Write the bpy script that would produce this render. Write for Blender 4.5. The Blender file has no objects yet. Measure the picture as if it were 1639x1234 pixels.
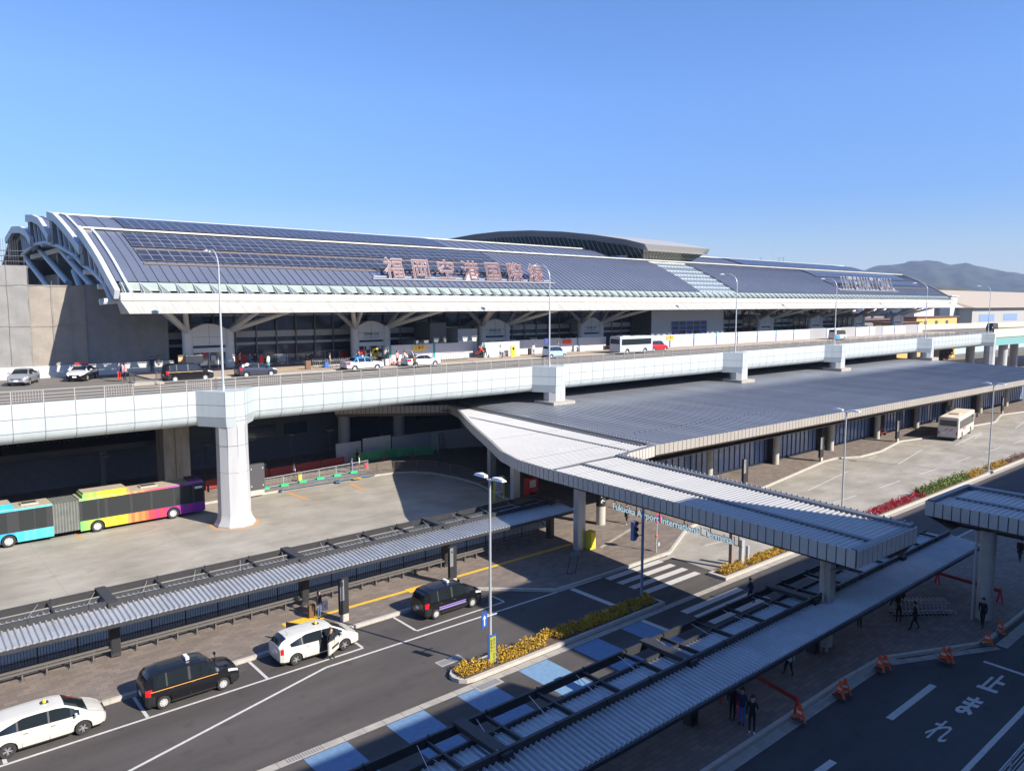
import bpy, bmesh, math, random
from mathutils import Vector, Matrix
random.seed(7)
R = math.radians
PI = math.pi
scene = bpy.context.scene
COL = scene.collection

# ---------------------------------------------------------------- camera
FPX, CXP, CYP, HORIZ, EYE = 1230.0, 819.5, 617.0, 487.0, 18.7
PITCH = math.atan((CYP - HORIZ) / FPX)
HEAD = math.atan2(1440.0, FPX / math.cos(PITCH))
cd = bpy.data.cameras.new('camera'); cam = bpy.data.objects.new('camera', cd); COL.objects.link(cam)
cd.sensor_width = 36; cd.lens = 36 * FPX / 1639.0; cd.clip_start = 0.3; cd.clip_end = 20000
cam.location = (0, 0, EYE); cam.rotation_euler = (PI / 2 - PITCH, 0, HEAD - PI / 2)
scene.camera = cam

# ---------------------------------------------------------------- light
SUN_EL = R(34.5); SUN_DIR = Vector((0.313 * math.cos(SUN_EL), -0.95 * math.cos(SUN_EL), math.sin(SUN_EL))).normalized()
world = bpy.data.worlds.new("World"); scene.world = world; world.use_nodes = True
wn = world.node_tree; bg = wn.nodes['Background']
sky = wn.nodes.new('ShaderNodeTexSky'); sky.sky_type = 'NISHITA'; sky.sun_disc = False
sky.sun_elevation = SUN_EL; sky.sun_rotation = math.atan2(SUN_DIR.x, SUN_DIR.y)
sky.air_density = 1.0; sky.dust_density = 0.3; sky.ozone_density = 5.0; sky.altitude = 20
hsv = wn.nodes.new('ShaderNodeHueSaturation'); hsv.inputs['Saturation'].default_value = 1.10; wn.links.new(sky.outputs[0], hsv.inputs['Color']); tint = wn.nodes.new('ShaderNodeMix'); tint.data_type = 'RGBA'; tint.blend_type = 'MULTIPLY'; tint.inputs[0].default_value = 1; tint.inputs[7].default_value = (1.02, .965, 1.12, 1); wn.links.new(hsv.outputs[0], tint.inputs[6]); 
tcw = wn.nodes.new('ShaderNodeTexCoord'); sxz = wn.nodes.new('ShaderNodeSeparateXYZ'); wn.links.new(tcw.outputs['Generated'], sxz.inputs[0])
hr_ = wn.nodes.new('ShaderNodeValToRGB'); cr_ = hr_.color_ramp
for _ in range(3): cr_.elements.new(.5)
for e_, (p_, c_) in zip(cr_.elements, [(0, (.78, .71, .62)), (.07, (.74, .73, .70)), (.13, (.66, .74, .82)), (.25, (.93, .96, .99)), (.4, (.98, 1.0, 1.0))]): e_.position = p_; e_.color = (*c_, 1)
wn.links.new(sxz.outputs[2], hr_.inputs[0]); t2 = wn.nodes.new('ShaderNodeMix'); t2.data_type = 'RGBA'; t2.blend_type = 'MULTIPLY'; t2.inputs[0].default_value = 1
wn.links.new(tint.outputs[2], t2.inputs[6]); wn.links.new(hr_.outputs[0], t2.inputs[7]); wn.links.new(t2.outputs[2], bg.inputs[0]); bg.inputs[1].default_value = 0.104
sl = bpy.data.lights.new('sun', 'SUN'); sl.energy = 5.0; sl.angle = R(0.5); sl.color = (1.0, 0.93, 0.83)
so = bpy.data.objects.new('sun', sl); COL.objects.link(so)
so.rotation_euler = SUN_DIR.to_track_quat('Z', 'Y').to_euler(); so.location = (0, -20, 60)
vs = scene.view_settings
vs.view_transform = 'Standard'; vs.look = 'None'; vs.exposure = 0.85; vs.gamma = 1.0; vs.use_curve_mapping = False
scene.cycles.max_bounces = 6; scene.cycles.diffuse_bounces = 3; scene.cycles.glossy_bounces = 3
scene.cycles.transparent_max_bounces = 12; scene.cycles.volume_bounces = 0

# ---------------------------------------------------------------- survey helpers: where a sight line meets a level, or a plane Y
_F = Vector((math.cos(HEAD), math.sin(HEAD), 0)); _Rt = Vector((math.sin(HEAD), -math.cos(HEAD), 0)); _U = Vector((0, 0, 1))
_fw = _F * math.cos(PITCH) - _U * math.sin(PITCH); _up = _F * math.sin(PITCH) + _U * math.cos(PITCH)
def ray(x, y): return _fw * FPX + _Rt * (x - CXP) + _up * (CYP - y)
def g(x, y, z=0.0):
    d = ray(x, y); t = (z - EYE) / d.z
    return (d.x * t, d.y * t)
def atY(x, y, Y):
    d = ray(x, y); t = Y / d.y
    return Vector((d.x * t, Y, EYE + d.z * t))
def atX(x, y, X):
    d = ray(x, y); t = X / d.x
    return Vector((X, d.y * t, EYE + d.z * t))
def gX(px, Y, py=520): return atY(px, py, Y).x

# ---------------------------------------------------------------- materials
MATS = {}
def mat(name, col, rough=0.6, metal=0.0, var=0.0, vscale=2.0, bump=0.0, bscale=20.0, col2=None, detail=4, emit=None, trans=None, spec=None, stretch=None, coat=0.0):
    if name in MATS: return MATS[name]
    m = bpy.data.materials.new(name); m.use_nodes = True; nt = m.node_tree; b = nt.nodes['Principled BSDF']
    b.inputs['Base Color'].default_value = (*col, 1); b.inputs['Roughness'].default_value = rough; b.inputs['Metallic'].default_value = metal
    if spec is not None: b.inputs['Specular IOR Level'].default_value = spec
    if coat: b.inputs['Coat Weight'].default_value = coat; b.inputs['Coat Roughness'].default_value = 0.08
    if var or bump or col2:
        tc = nt.nodes.new('ShaderNodeNewGeometry'); mp = nt.nodes.new('ShaderNodeMapping')
        nt.links.new(tc.outputs['Position'], mp.inputs[0])
        if stretch: mp.inputs['Scale'].default_value = stretch
    if var or col2:
        n = nt.nodes.new('ShaderNodeTexNoise'); n.inputs['Scale'].default_value = vscale; n.inputs['Detail'].default_value = detail; n.inputs['Roughness'].default_value = 0.65
        nt.links.new(mp.outputs[0], n.inputs['Vector'])
        r = nt.nodes.new('ShaderNodeValToRGB'); r.color_ramp.elements[0].position = 0.32; r.color_ramp.elements[1].position = 0.68
        c2 = col2 if col2 else tuple(max(0, c * (1 - var)) for c in col); c1 = col if col2 else tuple(min(1, c * (1 + var)) for c in col)
        r.color_ramp.elements[0].color = (*c2, 1); r.color_ramp.elements[1].color = (*c1, 1)
        nt.links.new(n.outputs['Fac'], r.inputs['Fac']); nt.links.new(r.outputs[0], b.inputs['Base Color'])
    if bump:
        n2 = nt.nodes.new('ShaderNodeTexNoise'); n2.inputs['Scale'].default_value = bscale; n2.inputs['Detail'].default_value = 3
        nt.links.new(mp.outputs[0], n2.inputs['Vector'])
        bp = nt.nodes.new('ShaderNodeBump'); bp.inputs['Strength'].default_value = bump; bp.inputs['Distance'].default_value = 0.05
        nt.links.new(n2.outputs['Fac'], bp.inputs['Height']); nt.links.new(bp.outputs[0], b.inputs['Normal'])
    if emit: b.inputs['Emission Color'].default_value = (*emit[0], 1); b.inputs['Emission Strength'].default_value = emit[1]
    if trans is not None:
        b.inputs['Alpha'].default_value = trans
    MATS[name] = m
    return m

M = {}
M['asphalt'] = mat('asphalt', (.072, .063, .056), .85, var=.28, vscale=.35, bump=.25, bscale=40, detail=8, stretch=(.25, 1, 1))
M['asphalt_dark'] = mat('asphalt_dark', (.062, .06, .06), .85, var=.2, vscale=.5, bump=.25, bscale=40, detail=8, stretch=(.3, 1, 1))
M['deck_asphalt'] = mat('deck_asphalt', (.16, .145, .125), .85, var=.15, vscale=.6, bump=.2, bscale=30, stretch=(.2, 1, 1))
M['deck_walk'] = mat('deck_walk', (.38, .31, .25), .8, var=.12, vscale=1.5)
M['concrete'] = mat('concrete', (.36, .335, .295), .85, var=.14, vscale=.4, bump=.1, bscale=20, detail=6)
M['kerb'] = mat('kerb', (.33, .305, .265), .8, var=.15, vscale=1.5)
M['kerb_light'] = mat('kerb_light', (.42, .39, .34), .8, var=.1, vscale=2.0)
M['white_paint'] = mat('white_paint', (.50, .485, .455), .7, var=.12, vscale=6)
M['worn_paint'] = mat('worn_paint', (.55, .53, .49), .75, var=.25, vscale=5)
M['orange_paint'] = mat('orange_paint', (.62, .26, .05), .7, var=.2, vscale=5, col2=(.42, .30, .18))
M['yellow_paint'] = mat('yellow_paint', (.75, .42, .03), .7, var=.15, vscale=6)
M['blue_paint'] = mat('blue_paint', (.13, .22, .34), .65, var=.12, vscale=4)
M['lightblue_paint'] = mat('lightblue_paint', (.15, .26, .38), .65, var=.12, vscale=4)
M['pad_grey'] = mat('pad_grey', (.14, .13, .12), .8, var=.1, vscale=3)
M['ground'] = mat('ground', (.20, .18, .14), .9, var=.3, vscale=.02, detail=8, col2=(.10, .11, .07))
M['clad'] = mat('clad', (.43, .475, .475), .4, var=.06, vscale=1.3, detail=7, spec=.4, stretch=(1, 1, .12))
M['clad2'] = mat('clad2', (.43, .43, .425), .5, var=.07, vscale=1.5, detail=7, stretch=(1, 1, .15))
M['seam'] = mat('seam', (.16, .17, .18), .7)
M['pier_conc'] = mat('pier_conc', (.50, .46, .38), .85, var=.35, vscale=.8, detail=8, stretch=(1, 1, .25), col2=(.26, .21, .14))
M['galv'] = mat('galv', (.50, .52, .54), .45, metal=.35)
M['galv_warm'] = mat('galv_warm', (.40, .375, .34), .5, metal=.3)
M['roof_blue'] = mat('roof_blue', (.165, .185, .245), .42, metal=.35, var=.07, vscale=.25)
M['roof_rib'] = mat('roof_rib', (.115, .13, .175), .5, metal=.3)
M['cream'] = mat('cream', (.52, .51, .46), .6, var=.06, vscale=.6, stretch=(1, 1, .3))
M['skirt'] = mat('skirt', (.38, .365, .33), .6, var=.14, vscale=1.2, detail=6, stretch=(1.4, .4, .4))
M['truss_grey'] = mat('truss_grey', (.50, .54, .57), .5, var=.04)
M['solar'] = mat('solar', (.038, .043, .068), .22, spec=.35, var=.25, vscale=.5)
M['solar_frame'] = mat('solar_frame', (.30, .32, .36), .5, metal=.2)
M['glass_pale'] = mat('glass_pale', (.31, .365, .32), .15, var=.08, vscale=.8)
M['glass_dark'] = mat('glass_dark', (.06, .07, .09), .08, spec=.9)
M['glass_green'] = mat('glass_green', (.05, .07, .06), .12, spec=.6)
M['glass_blue'] = mat('glass_blue', (.20, .30, .52), .10, spec=.8)
M['valley_glass'] = mat('valley_glass', (.30, .38, .40), .12, metal=.3, var=.15, vscale=.8)
M['dark'] = mat('dark', (.018, .018, .02), .8)
M['dark_grey'] = mat('dark_grey', (.06, .06, .065), .6)
M['mid_grey'] = mat('mid_grey', (.20, .20, .205), .6, var=.05)
M['portal'] = mat('portal', (.70, .70, .68), .6, var=.04, vscale=1.0)
M['facade'] = mat('facade', (.56, .56, .54), .6, var=.05, vscale=1.0)
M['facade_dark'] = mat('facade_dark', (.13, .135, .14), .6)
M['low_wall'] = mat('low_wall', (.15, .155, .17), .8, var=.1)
M['mesh_sheet'] = mat('mesh_sheet', (.22, .215, .205), .85, var=.10, vscale=.8, bump=.9, bscale=1.1, detail=6)
M['mesh_sheet_tan'] = mat('mesh_sheet_tan', (.27, .24, .20), .85, var=.10, vscale=1.2, bump=.8, bscale=1.4, detail=6)
M['barrier'] = mat('barrier', (.52, .50, .46), .8, var=.12, vscale=1.0)
M['hoard'] = mat('hoard', (.48, .48, .49), .45)
M['teal'] = mat('teal', (.02, .28, .28), .5)
M['navy'] = mat('navy', (.05, .07, .28), .5)
M['bus_roof'] = mat('bus_roof', (.25, .26, .28), .40, metal=.3, var=.15, vscale=.35, detail=8, stretch=(1, .12, 1))
M['walk_roof'] = mat('walk_roof', (.38, .375, .36), .42, metal=.25, var=.04, vscale=.5)
M['shelter_roof'] = mat('shelter_roof', (.42, .43, .44), .38, metal=.35, var=.1, vscale=.9)
M['flash'] = mat('flash', (.17, .175, .19), .45, metal=.4)
M['fascia_panel'] = mat('fascia_panel', (.33, .305, .27), .5, metal=.0, var=.06, vscale=.4)
M['fascia_shade_lift'] = mat('fascia_shade_lift', (.46, .43, .385), .5, var=.06, vscale=.4)  # same panels as fascia_panel, colour lightened to lift their shaded faces
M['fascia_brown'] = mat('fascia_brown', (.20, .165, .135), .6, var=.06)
M['shelter_steel'] = mat('shelter_steel', (.05, .05, .052), .5, metal=.3, var=.1)
M['black_steel'] = mat('black_steel', (.022, .022, .024), .5)
M['grey_steel'] = mat('grey_steel', (.14, .13, .12), .55, metal=.2)
M['light_col'] = mat('light_col', (.44, .42, .37), .6, var=.08)
M['lamp_white'] = mat('lamp_white', (.75, .76, .78), .3)
M['red'] = mat('red', (.62, .03, .03), .5)
M['dark_red'] = mat('dark_red', (.28, .03, .025), .6)
M['orange'] = mat('orange', (.85, .13, .03), .45)
M['green'] = mat('green', (.03, .48, .20), .5)
M['green_net'] = mat('green_net', (.05, .36, .14), .6, trans=.75)
M['yellow'] = mat('yellow', (.80, .60, .04), .5)
M['blue'] = mat('blue', (.025, .08, .34), .45)
M['text_white'] = mat('text_white', (.62, .63, .61), .5)
M['text_dark'] = mat('text_dark', (.02, .02, .03), .5)
M['letter_red'] = mat('letter_red', (.12, .038, .036), .45)
M['letter_edge'] = mat('letter_edge', (.36, .27, .28), .4)
M['letter_grey'] = mat('letter_grey', (.13, .125, .13), .45)
M['letter_pale_glow'] = mat('letter_pale_glow', (.80, .86, .83), .35, emit=((.75, .92, .86), .22))  # faint glow added so the shaded letters look bright
M['tyre'] = mat('tyre', (.025, .024, .023), .8)
M['rim'] = mat('rim', (.55, .55, .56), .3, metal=.7)
M['hubcap'] = mat('hubcap', (.62, .62, .62), .35, metal=.4)
M['car_glass'] = mat('car_glass', (.012, .016, .018), .04, spec=.8)
M['tail'] = mat('tail', (.50, .01, .015), .2, coat=.5)
M['headl'] = mat('headl', (.55, .58, .60), .12, coat=.5)
M['plate'] = mat('plate', (.75, .75, .72), .5)
M['plastic'] = mat('plastic', (.03, .03, .032), .5)
M['chrome'] = mat('chrome', (.6, .6, .6), .15, metal=1)
M['soil'] = mat('soil', (.09, .065, .045), .95, var=.3, vscale=6)
M['tan'] = mat('tan', (.55, .38, .22), .7)
M['beige'] = mat('beige', (.58, .50, .38), .7, var=.05)
M['skin'] = mat('skin', (.50, .30, .21), .6)
M['hair'] = mat('hair', (.02, .016, .014), .6)

def paver(name, c1, c2, sx, sy, lines=(.12, .10, .085)):
    m = bpy.data.materials.new(name); m.use_nodes = True; nt = m.node_tree; b = nt.nodes['Principled BSDF']
    tc = nt.nodes.new('ShaderNodeNewGeometry'); br = nt.nodes.new('ShaderNodeTexBrick')
    nt.links.new(tc.outputs['Position'], br.inputs['Vector'])
    br.inputs['Scale'].default_value = 1; br.inputs['Brick Width'].default_value = sx; br.inputs['Row Height'].default_value = sy
    br.inputs['Mortar Size'].default_value = .012; br.inputs['Mortar Smooth'].default_value = .3
    br.inputs['Color1'].default_value = (*c1, 1); br.inputs['Color2'].default_value = (*c2, 1); br.inputs['Mortar'].default_value = (*lines, 1)
    n = nt.nodes.new('ShaderNodeTexNoise'); n.inputs['Scale'].default_value = .6; n.inputs['Detail'].default_value = 6
    nt.links.new(tc.outputs['Position'], n.inputs['Vector'])
    mx = nt.nodes.new('ShaderNodeMix'); mx.data_type = 'RGBA'; mx.blend_type = 'MULTIPLY'; mx.inputs[0].default_value = .5
    rr = nt.nodes.new('ShaderNodeValToRGB'); rr.color_ramp.elements[0].position = .3; rr.color_ramp.elements[1].position = .7
    rr.color_ramp.elements[0].color = (.62, .6, .58, 1); rr.color_ramp.elements[1].color = (1, 1, 1, 1)
    nt.links.new(n.outputs['Fac'], rr.inputs[0])
    nt.links.new(br.outputs['Color'], mx.inputs[6]); nt.links.new(rr.outputs[0], mx.inputs[7]); nt.links.new(mx.outputs[2], b.inputs['Base Color'])
    b.inputs['Roughness'].default_value = .85
    MATS[name] = m
    return m
M['paver'] = paver('paver', (.235, .19, .155), (.17, .14, .12), .6, .3)
M['paver2'] = paver('paver2', (.27, .225, .185), (.21, .175, .145), .6, .6)

def add_spots(m, sc=1.6, lo=.60, amt=.72):
    nt = m.node_tree; b = nt.nodes['Principled BSDF']; src = b.inputs['Base Color'].links[0].from_socket
    ge = nt.nodes.new('ShaderNodeNewGeometry'); n = nt.nodes.new('ShaderNodeTexNoise'); n.inputs['Scale'].default_value = sc; n.inputs['Detail'].default_value = 5; nt.links.new(ge.outputs['Position'], n.inputs['Vector'])
    r = nt.nodes.new('ShaderNodeValToRGB'); r.color_ramp.elements[0].position = lo; r.color_ramp.elements[0].color = (1, 1, 1, 1); r.color_ramp.elements[1].position = lo + .12; r.color_ramp.elements[1].color = (amt, amt, amt, 1)
    nt.links.new(n.outputs['Fac'], r.inputs[0]); x = nt.nodes.new('ShaderNodeMix'); x.data_type = 'RGBA'; x.blend_type = 'MULTIPLY'; x.inputs[0].default_value = 1
    n3 = nt.nodes.new('ShaderNodeTexNoise'); n3.inputs['Scale'].default_value = 28; n3.inputs['Detail'].default_value = 2; nt.links.new(ge.outputs['Position'], n3.inputs['Vector'])
    r3 = nt.nodes.new('ShaderNodeValToRGB'); r3.color_ramp.elements[0].position = .3; r3.color_ramp.elements[0].color = (.82, .82, .82, 1); r3.color_ramp.elements[1].position = .7; r3.color_ramp.elements[1].color = (1.12, 1.12, 1.12, 1)
    nt.links.new(n3.outputs['Fac'], r3.inputs[0]); y = nt.nodes.new('ShaderNodeMix'); y.data_type = 'RGBA'; y.blend_type = 'MULTIPLY'; y.inputs[0].default_value = 1
    nt.links.new(src, x.inputs[6]); nt.links.new(r.outputs[0], x.inputs[7]); nt.links.new(x.outputs[2], y.inputs[6]); nt.links.new(r3.outputs[0], y.inputs[7]); nt.links.new(y.outputs[2], b.inputs['Base Color'])
add_spots(M['asphalt'], 1.1, .58, .80); add_spots(M['asphalt_dark'], 1.1, .58, .8)
def concrete_slabs():
    m = bpy.data.materials.new('yard_concrete'); m.use_nodes = True; nt = m.node_tree; b = nt.nodes['Principled BSDF']
    geo = nt.nodes.new('ShaderNodeNewGeometry')
    br = nt.nodes.new('ShaderNodeTexBrick'); br.offset = 0; br.inputs['Scale'].default_value = 1; br.inputs['Brick Width'].default_value = 9.5; br.inputs['Row Height'].default_value = 6.3
    br.inputs['Mortar Size'].default_value = .02; br.inputs['Color1'].default_value = (1, 1, 1, 1); br.inputs['Color2'].default_value = (.94, .94, .94, 1); br.inputs['Mortar'].default_value = (.78, .77, .75, 1)
    nt.links.new(geo.outputs['Position'], br.inputs['Vector'])
    mp = nt.nodes.new('ShaderNodeMapping'); mp.inputs['Scale'].default_value = (.22, .5, 1); nt.links.new(geo.outputs['Position'], mp.inputs[0])
    n = nt.nodes.new('ShaderNodeTexNoise'); n.inputs['Scale'].default_value = 1.2; n.inputs['Detail'].default_value = 9; n.inputs['Roughness'].default_value = .7; nt.links.new(mp.outputs[0], n.inputs['Vector'])
    r = nt.nodes.new('ShaderNodeValToRGB'); e = r.color_ramp.elements; e[0].position = .30; e[0].color = (.30, .275, .23, 1); e[1].position = .60; e[1].color = (.40, .365, .305, 1)
    nt.links.new(n.outputs['Fac'], r.inputs[0])
    n2 = nt.nodes.new('ShaderNodeTexNoise'); n2.inputs['Scale'].default_value = .25; n2.inputs['Detail'].default_value = 5; nt.links.new(geo.outputs['Position'], n2.inputs['Vector'])
    r2 = nt.nodes.new('ShaderNodeValToRGB'); r2.color_ramp.elements[0].position = .35; r2.color_ramp.elements[0].color = (.78, .77, .75, 1); r2.color_ramp.elements[1].position = .6; r2.color_ramp.elements[1].color = (1, 1, 1, 1)
    nt.links.new(n2.outputs['Fac'], r2.inputs[0])
    m1 = nt.nodes.new('ShaderNodeMix'); m1.data_type = 'RGBA'; m1.blend_type = 'MULTIPLY'; m1.inputs[0].default_value = 1
    m2 = nt.nodes.new('ShaderNodeMix'); m2.data_type = 'RGBA'; m2.blend_type = 'MULTIPLY'; m2.inputs[0].default_value = 1
    nt.links.new(r.outputs[0], m1.inputs[6]); nt.links.new(br.outputs['Color'], m1.inputs[7])
    nt.links.new(m1.outputs[2], m2.inputs[6]); nt.links.new(r2.outputs[0], m2.inputs[7]); nt.links.new(m2.outputs[2], b.inputs['Base Color'])
    b.inputs['Roughness'].default_value = .75
    return m
M['yard'] = concrete_slabs(); add_spots(M['yard'], .9, .60, .84)

# ---------------------------------------------------------------- mesh helpers
class MB:
    def __init__(s, mats): s.v = []; s.f = []; s.m = []; s.mats = mats if isinstance(mats, (list, tuple)) else [mats]; s.T = None
    def add(s, vs, fs, mi=0):
        o = len(s.v)
        if s.T is not None: vs = [s.T @ Vector(v) for v in vs]
        s.v += [tuple(v) for v in vs]; s.f += [tuple(i + o for i in f) for f in fs]; s.m += [mi] * len(fs)
        return s
    def box(s, x0, x1, y0, y1, z0, z1, mi=0):
        return s.add([(x0, y0, z0), (x1, y0, z0), (x1, y1, z0), (x0, y1, z0), (x0, y0, z1), (x1, y0, z1), (x1, y1, z1), (x0, y1, z1)],
                     [(0, 3, 2, 1), (4, 5, 6, 7), (0, 1, 5, 4), (1, 2, 6, 5), (2, 3, 7, 6), (3, 0, 4, 7)], mi)
    def prism(s, poly, z0, z1, mi=0, top=True):
        n = len(poly); a = sum(poly[i][0] * poly[(i + 1) % n][1] - poly[(i + 1) % n][0] * poly[i][1] for i in range(n))
        if a < 0: poly = poly[::-1]
        vs = [(p[0], p[1], z0) for p in poly] + [(p[0], p[1], z1) for p in poly]
        fs = [(i, (i + 1) % n, n + (i + 1) % n, n + i) for i in range(n)] + [tuple(range(n, 2 * n))] + [tuple(range(n - 1, -1, -1))]
        return s.add(vs, fs, mi)
    def sheet(s, poly, z, mi=0):
        n = len(poly); a = sum(poly[i][0] * poly[(i + 1) % n][1] - poly[(i + 1) % n][0] * poly[i][1] for i in range(n))
        if a < 0: poly = poly[::-1]
        return s.add([(p[0], p[1], z) for p in poly], [tuple(range(n))], mi)
    def tube(s, p0, p1, r, n=8, mi=0, r1=None):
        p0 = Vector(p0); p1 = Vector(p1); d = (p1 - p0)
        if d.length < 1e-6: return s
        d.normalize(); a = d.orthogonal().normalized(); b = d.cross(a); r1 = r if r1 is None else r1
        vs = [p0 + (a * math.cos(2 * PI * i / n) + b * math.sin(2 * PI * i / n)) * r for i in range(n)] + [p1 + (a * math.cos(2 * PI * i / n) + b * math.sin(2 * PI * i / n)) * r1 for i in range(n)]
        fs = [(i, (i + 1) % n, n + (i + 1) % n, n + i) for i in range(n)] + [tuple(range(n - 1, -1, -1)), tuple(range(n, 2 * n))]
        return s.add(vs, fs, mi)
    def path(s, pts, r, n=6, mi=0):
        for a, b in zip(pts[:-1], pts[1:]): s.tube(a, b, r, n, mi)
        return s
    def beam(s, p0, p1, w, h, mi=0):
        p0 = Vector(p0); p1 = Vector(p1); d = (p1 - p0).normalized(); up = Vector((0, 0, 1))
        if abs(d.z) > .98: up = Vector((0, 1, 0))
        sd = d.cross(up).normalized() * w / 2; u = sd.cross(d).normalized() * h / 2
        vs = [p0 - sd - u, p0 + sd - u, p0 + sd + u, p0 - sd + u, p1 - sd - u, p1 + sd - u, p1 + sd + u, p1 - sd + u]
        return s.add(vs, [(0, 3, 2, 1), (4, 5, 6, 7), (0, 1, 5, 4), (1, 2, 6, 5), (2, 3, 7, 6), (3, 0, 4, 7)], mi)
    def lathe(s, prof, c=(0, 0, 0), n=12, mi=0, sx=1, sy=1):
        vs = []; fs = []; k = len(prof)
        for i in range(n):
            a = 2 * PI * (i + .5) / n
            for (r, z) in prof: vs.append((c[0] + r * math.cos(a) * sx, c[1] + r * math.sin(a) * sy, c[2] + z))
        for i in range(n):
            j = (i + 1) % n
            for q in range(k - 1): fs.append((i * k + q, j * k + q, j * k + q + 1, i * k + q + 1))
        fs.append(tuple(i * k + k - 1 for i in range(n))); fs.append(tuple(i * k for i in range(n - 1, -1, -1)))
        return s.add(vs, fs, mi)
    def strip(s, A, B, mi=0):
        n = len(A)
        return s.add(list(A) + list(B), [(i, i + 1, n + i + 1, n + i) for i in range(n - 1)], mi)
    def parts(s, name, parent=None, world=False, smooth=None):
        """one object for every separate piece"""
        n = len(s.v); up = list(range(n))
        def find(a):
            while up[a] != a: up[a] = up[up[a]]; a = up[a]
            return a
        for f in s.f:
            for q in f[1:]: up[find(q)] = find(f[0])
        comp = {}
        for i, f in enumerate(s.f): comp.setdefault(find(f[0]), []).append(i)
        for fi in comp.values():
            b = MB(s.mats); ids = sorted({v for i in fi for v in s.f[i]}); mp = {v: k for k, v in enumerate(ids)}
            b.v = [s.v[v] for v in ids]; b.f = [tuple(mp[v] for v in s.f[i]) for i in fi]; b.m = [s.m[i] for i in fi]; b.build(name, parent, world, smooth)
    def build(s, name, parent=None, world=False, smooth=None, label=None, kind=None):
        me = bpy.data.meshes.new(name); off = Vector((0, 0, 0))
        if world:
            q = parent
            while q is not None: off = off + q.location; q = q.parent
        me.from_pydata([(v[0] - off[0], v[1] - off[1], v[2] - off[2]) for v in s.v], [], s.f)
        for m in s.mats: me.materials.append(m)
        me.polygons.foreach_set('material_index', s.m)
        me.validate()
        if smooth is not None:
            me.polygons.foreach_set('use_smooth', [True] * len(me.polygons)); me.set_sharp_from_angle(angle=R(smooth))
        o = bpy.data.objects.new(name, me); COL.objects.link(o)
        if parent is not None: o.parent = parent
        if label: o['label'] = label
        if kind: o['kind'] = kind
        return o

def thing(name, label, cat, loc=(0, 0, 0), rot=0.0, group=None):
    o = bpy.data.objects.new(name, None); COL.objects.link(o); o.location = loc; o.rotation_euler = (0, 0, rot)
    o['label'] = label; o['category'] = cat; o.empty_display_size = .3
    if group: o['group'] = group
    return o
def tag(o, label, cat, group=None, kind=None):
    o['label'] = label; o['category'] = cat
    if group: o['group'] = group
    if kind: o['kind'] = kind
    return o
KIDS = {}
def kids(o): return [c for c in bpy.data.objects if c.parent is o]
def copy_tree(o, parent=None):
    c = o.copy(); COL.objects.link(c)
    if parent is not None: c.parent = parent
    for ch in kids(o): copy_tree(ch, c)
    return c
def dup(o, loc, rot, label=None, group=None):
    c = copy_tree(o); c.location = loc; c.rotation_euler = (0, 0, rot)
    if label: c['label'] = label
    if group: c['group'] = group
    return c
def struct(o): o['kind'] = 'structure'; return o

_tc = {}
def text_geo(body, size, offset=0.0, spacing=1.0):
    key = (body, size, offset, spacing)
    if key in _tc: return _tc[key]
    cu = bpy.data.curves.new('t', 'FONT'); cu.body = body; cu.size = size; cu.offset = offset; cu.space_character = spacing
    cu.align_x = 'CENTER'; cu.resolution_u = 2
    ob = bpy.data.objects.new('t', cu); COL.objects.link(ob)
    dg = bpy.context.evaluated_depsgraph_get(); me = bpy.data.meshes.new_from_object(ob.evaluated_get(dg))
    vs = [v.co.copy() for v in me.vertices]; fs = [tuple(p.vertices) for p in me.polygons]
    bpy.data.objects.remove(ob); bpy.data.curves.remove(cu); bpy.data.meshes.remove(me)
    _tc[key] = (vs, fs); return vs, fs
def put_text(mb, body, size, org, xd, yd, offset=0.0, mi=0, thick=0.0, spacing=1.0, sx=1.0, sy=1.0):
    vs, fs = text_geo(body, size, offset, spacing); org = Vector(org); xd = Vector(xd).normalized(); yd = Vector(yd).normalized(); n = xd.cross(yd)
    P = [org + xd * v.x * sx + yd * v.y * sy for v in vs]
    if thick:
        k = len(P); P2 = [p + n * thick for p in P]; edges = {}
        for f in fs:
            for i in range(len(f)):
                a, b = f[i], f[(i + 1) % len(f)]
                if (b, a) in edges: del edges[(b, a)]
                else: edges[(a, b)] = 1
        F = [tuple(i + k for i in f) for f in fs] + [tuple(reversed(f)) for f in fs] + [(a, b, b + k, a + k) for a, b in edges]
        mb.add(P + P2, F, mi)
    else: mb.add(P, fs, mi)
# ================================================================ GROUND
Z1 = 0.0
gm = MB(M['ground']); gm.sheet([(-600, -400), (9000, -400), (9000, 9000), (-600, 9000)], -0.06); struct(gm.build('ground'))
rd = MB(M['asphalt']); rd.sheet([(-60, 22.4), (320, 22.4), (320, 28.5), (320, 30.5), (45, 30.5), (45, 34.8), (38, 34.8), (33.9, 34.8), (30.3, 38.4), (-60, 38.4)], 0.0); struct(rd.build('road'))
rd = MB(M['asphalt_dark']); rd.sheet([(-40, 9.0), (320, 9.0), (320, 14.0), (46.4, 13.6), (40.3, 16.7), (-40, 16.7)], 0.0); struct(rd.build('road'))
yd_ = MB(M['yard']); yd_.sheet([(-60, 46.2), (43.3, 46.2), (45.6, 50), (46.7, 56), (48.2, 62), (48.3, 66), (47.6, 69.2), (46.5, 70.9), (44.6, 71.9), (41.8, 72.3), (-60, 72.3)], 0.0); struct(yd_.build('bus_yard'))
yd_ = MB(M['yard']); yd_.sheet([(45.0, 30.4), (320, 30.4), (320, 44.6), (45.6, 44.6)], -0.004); struct(yd_.build('bus_yard'))

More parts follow.
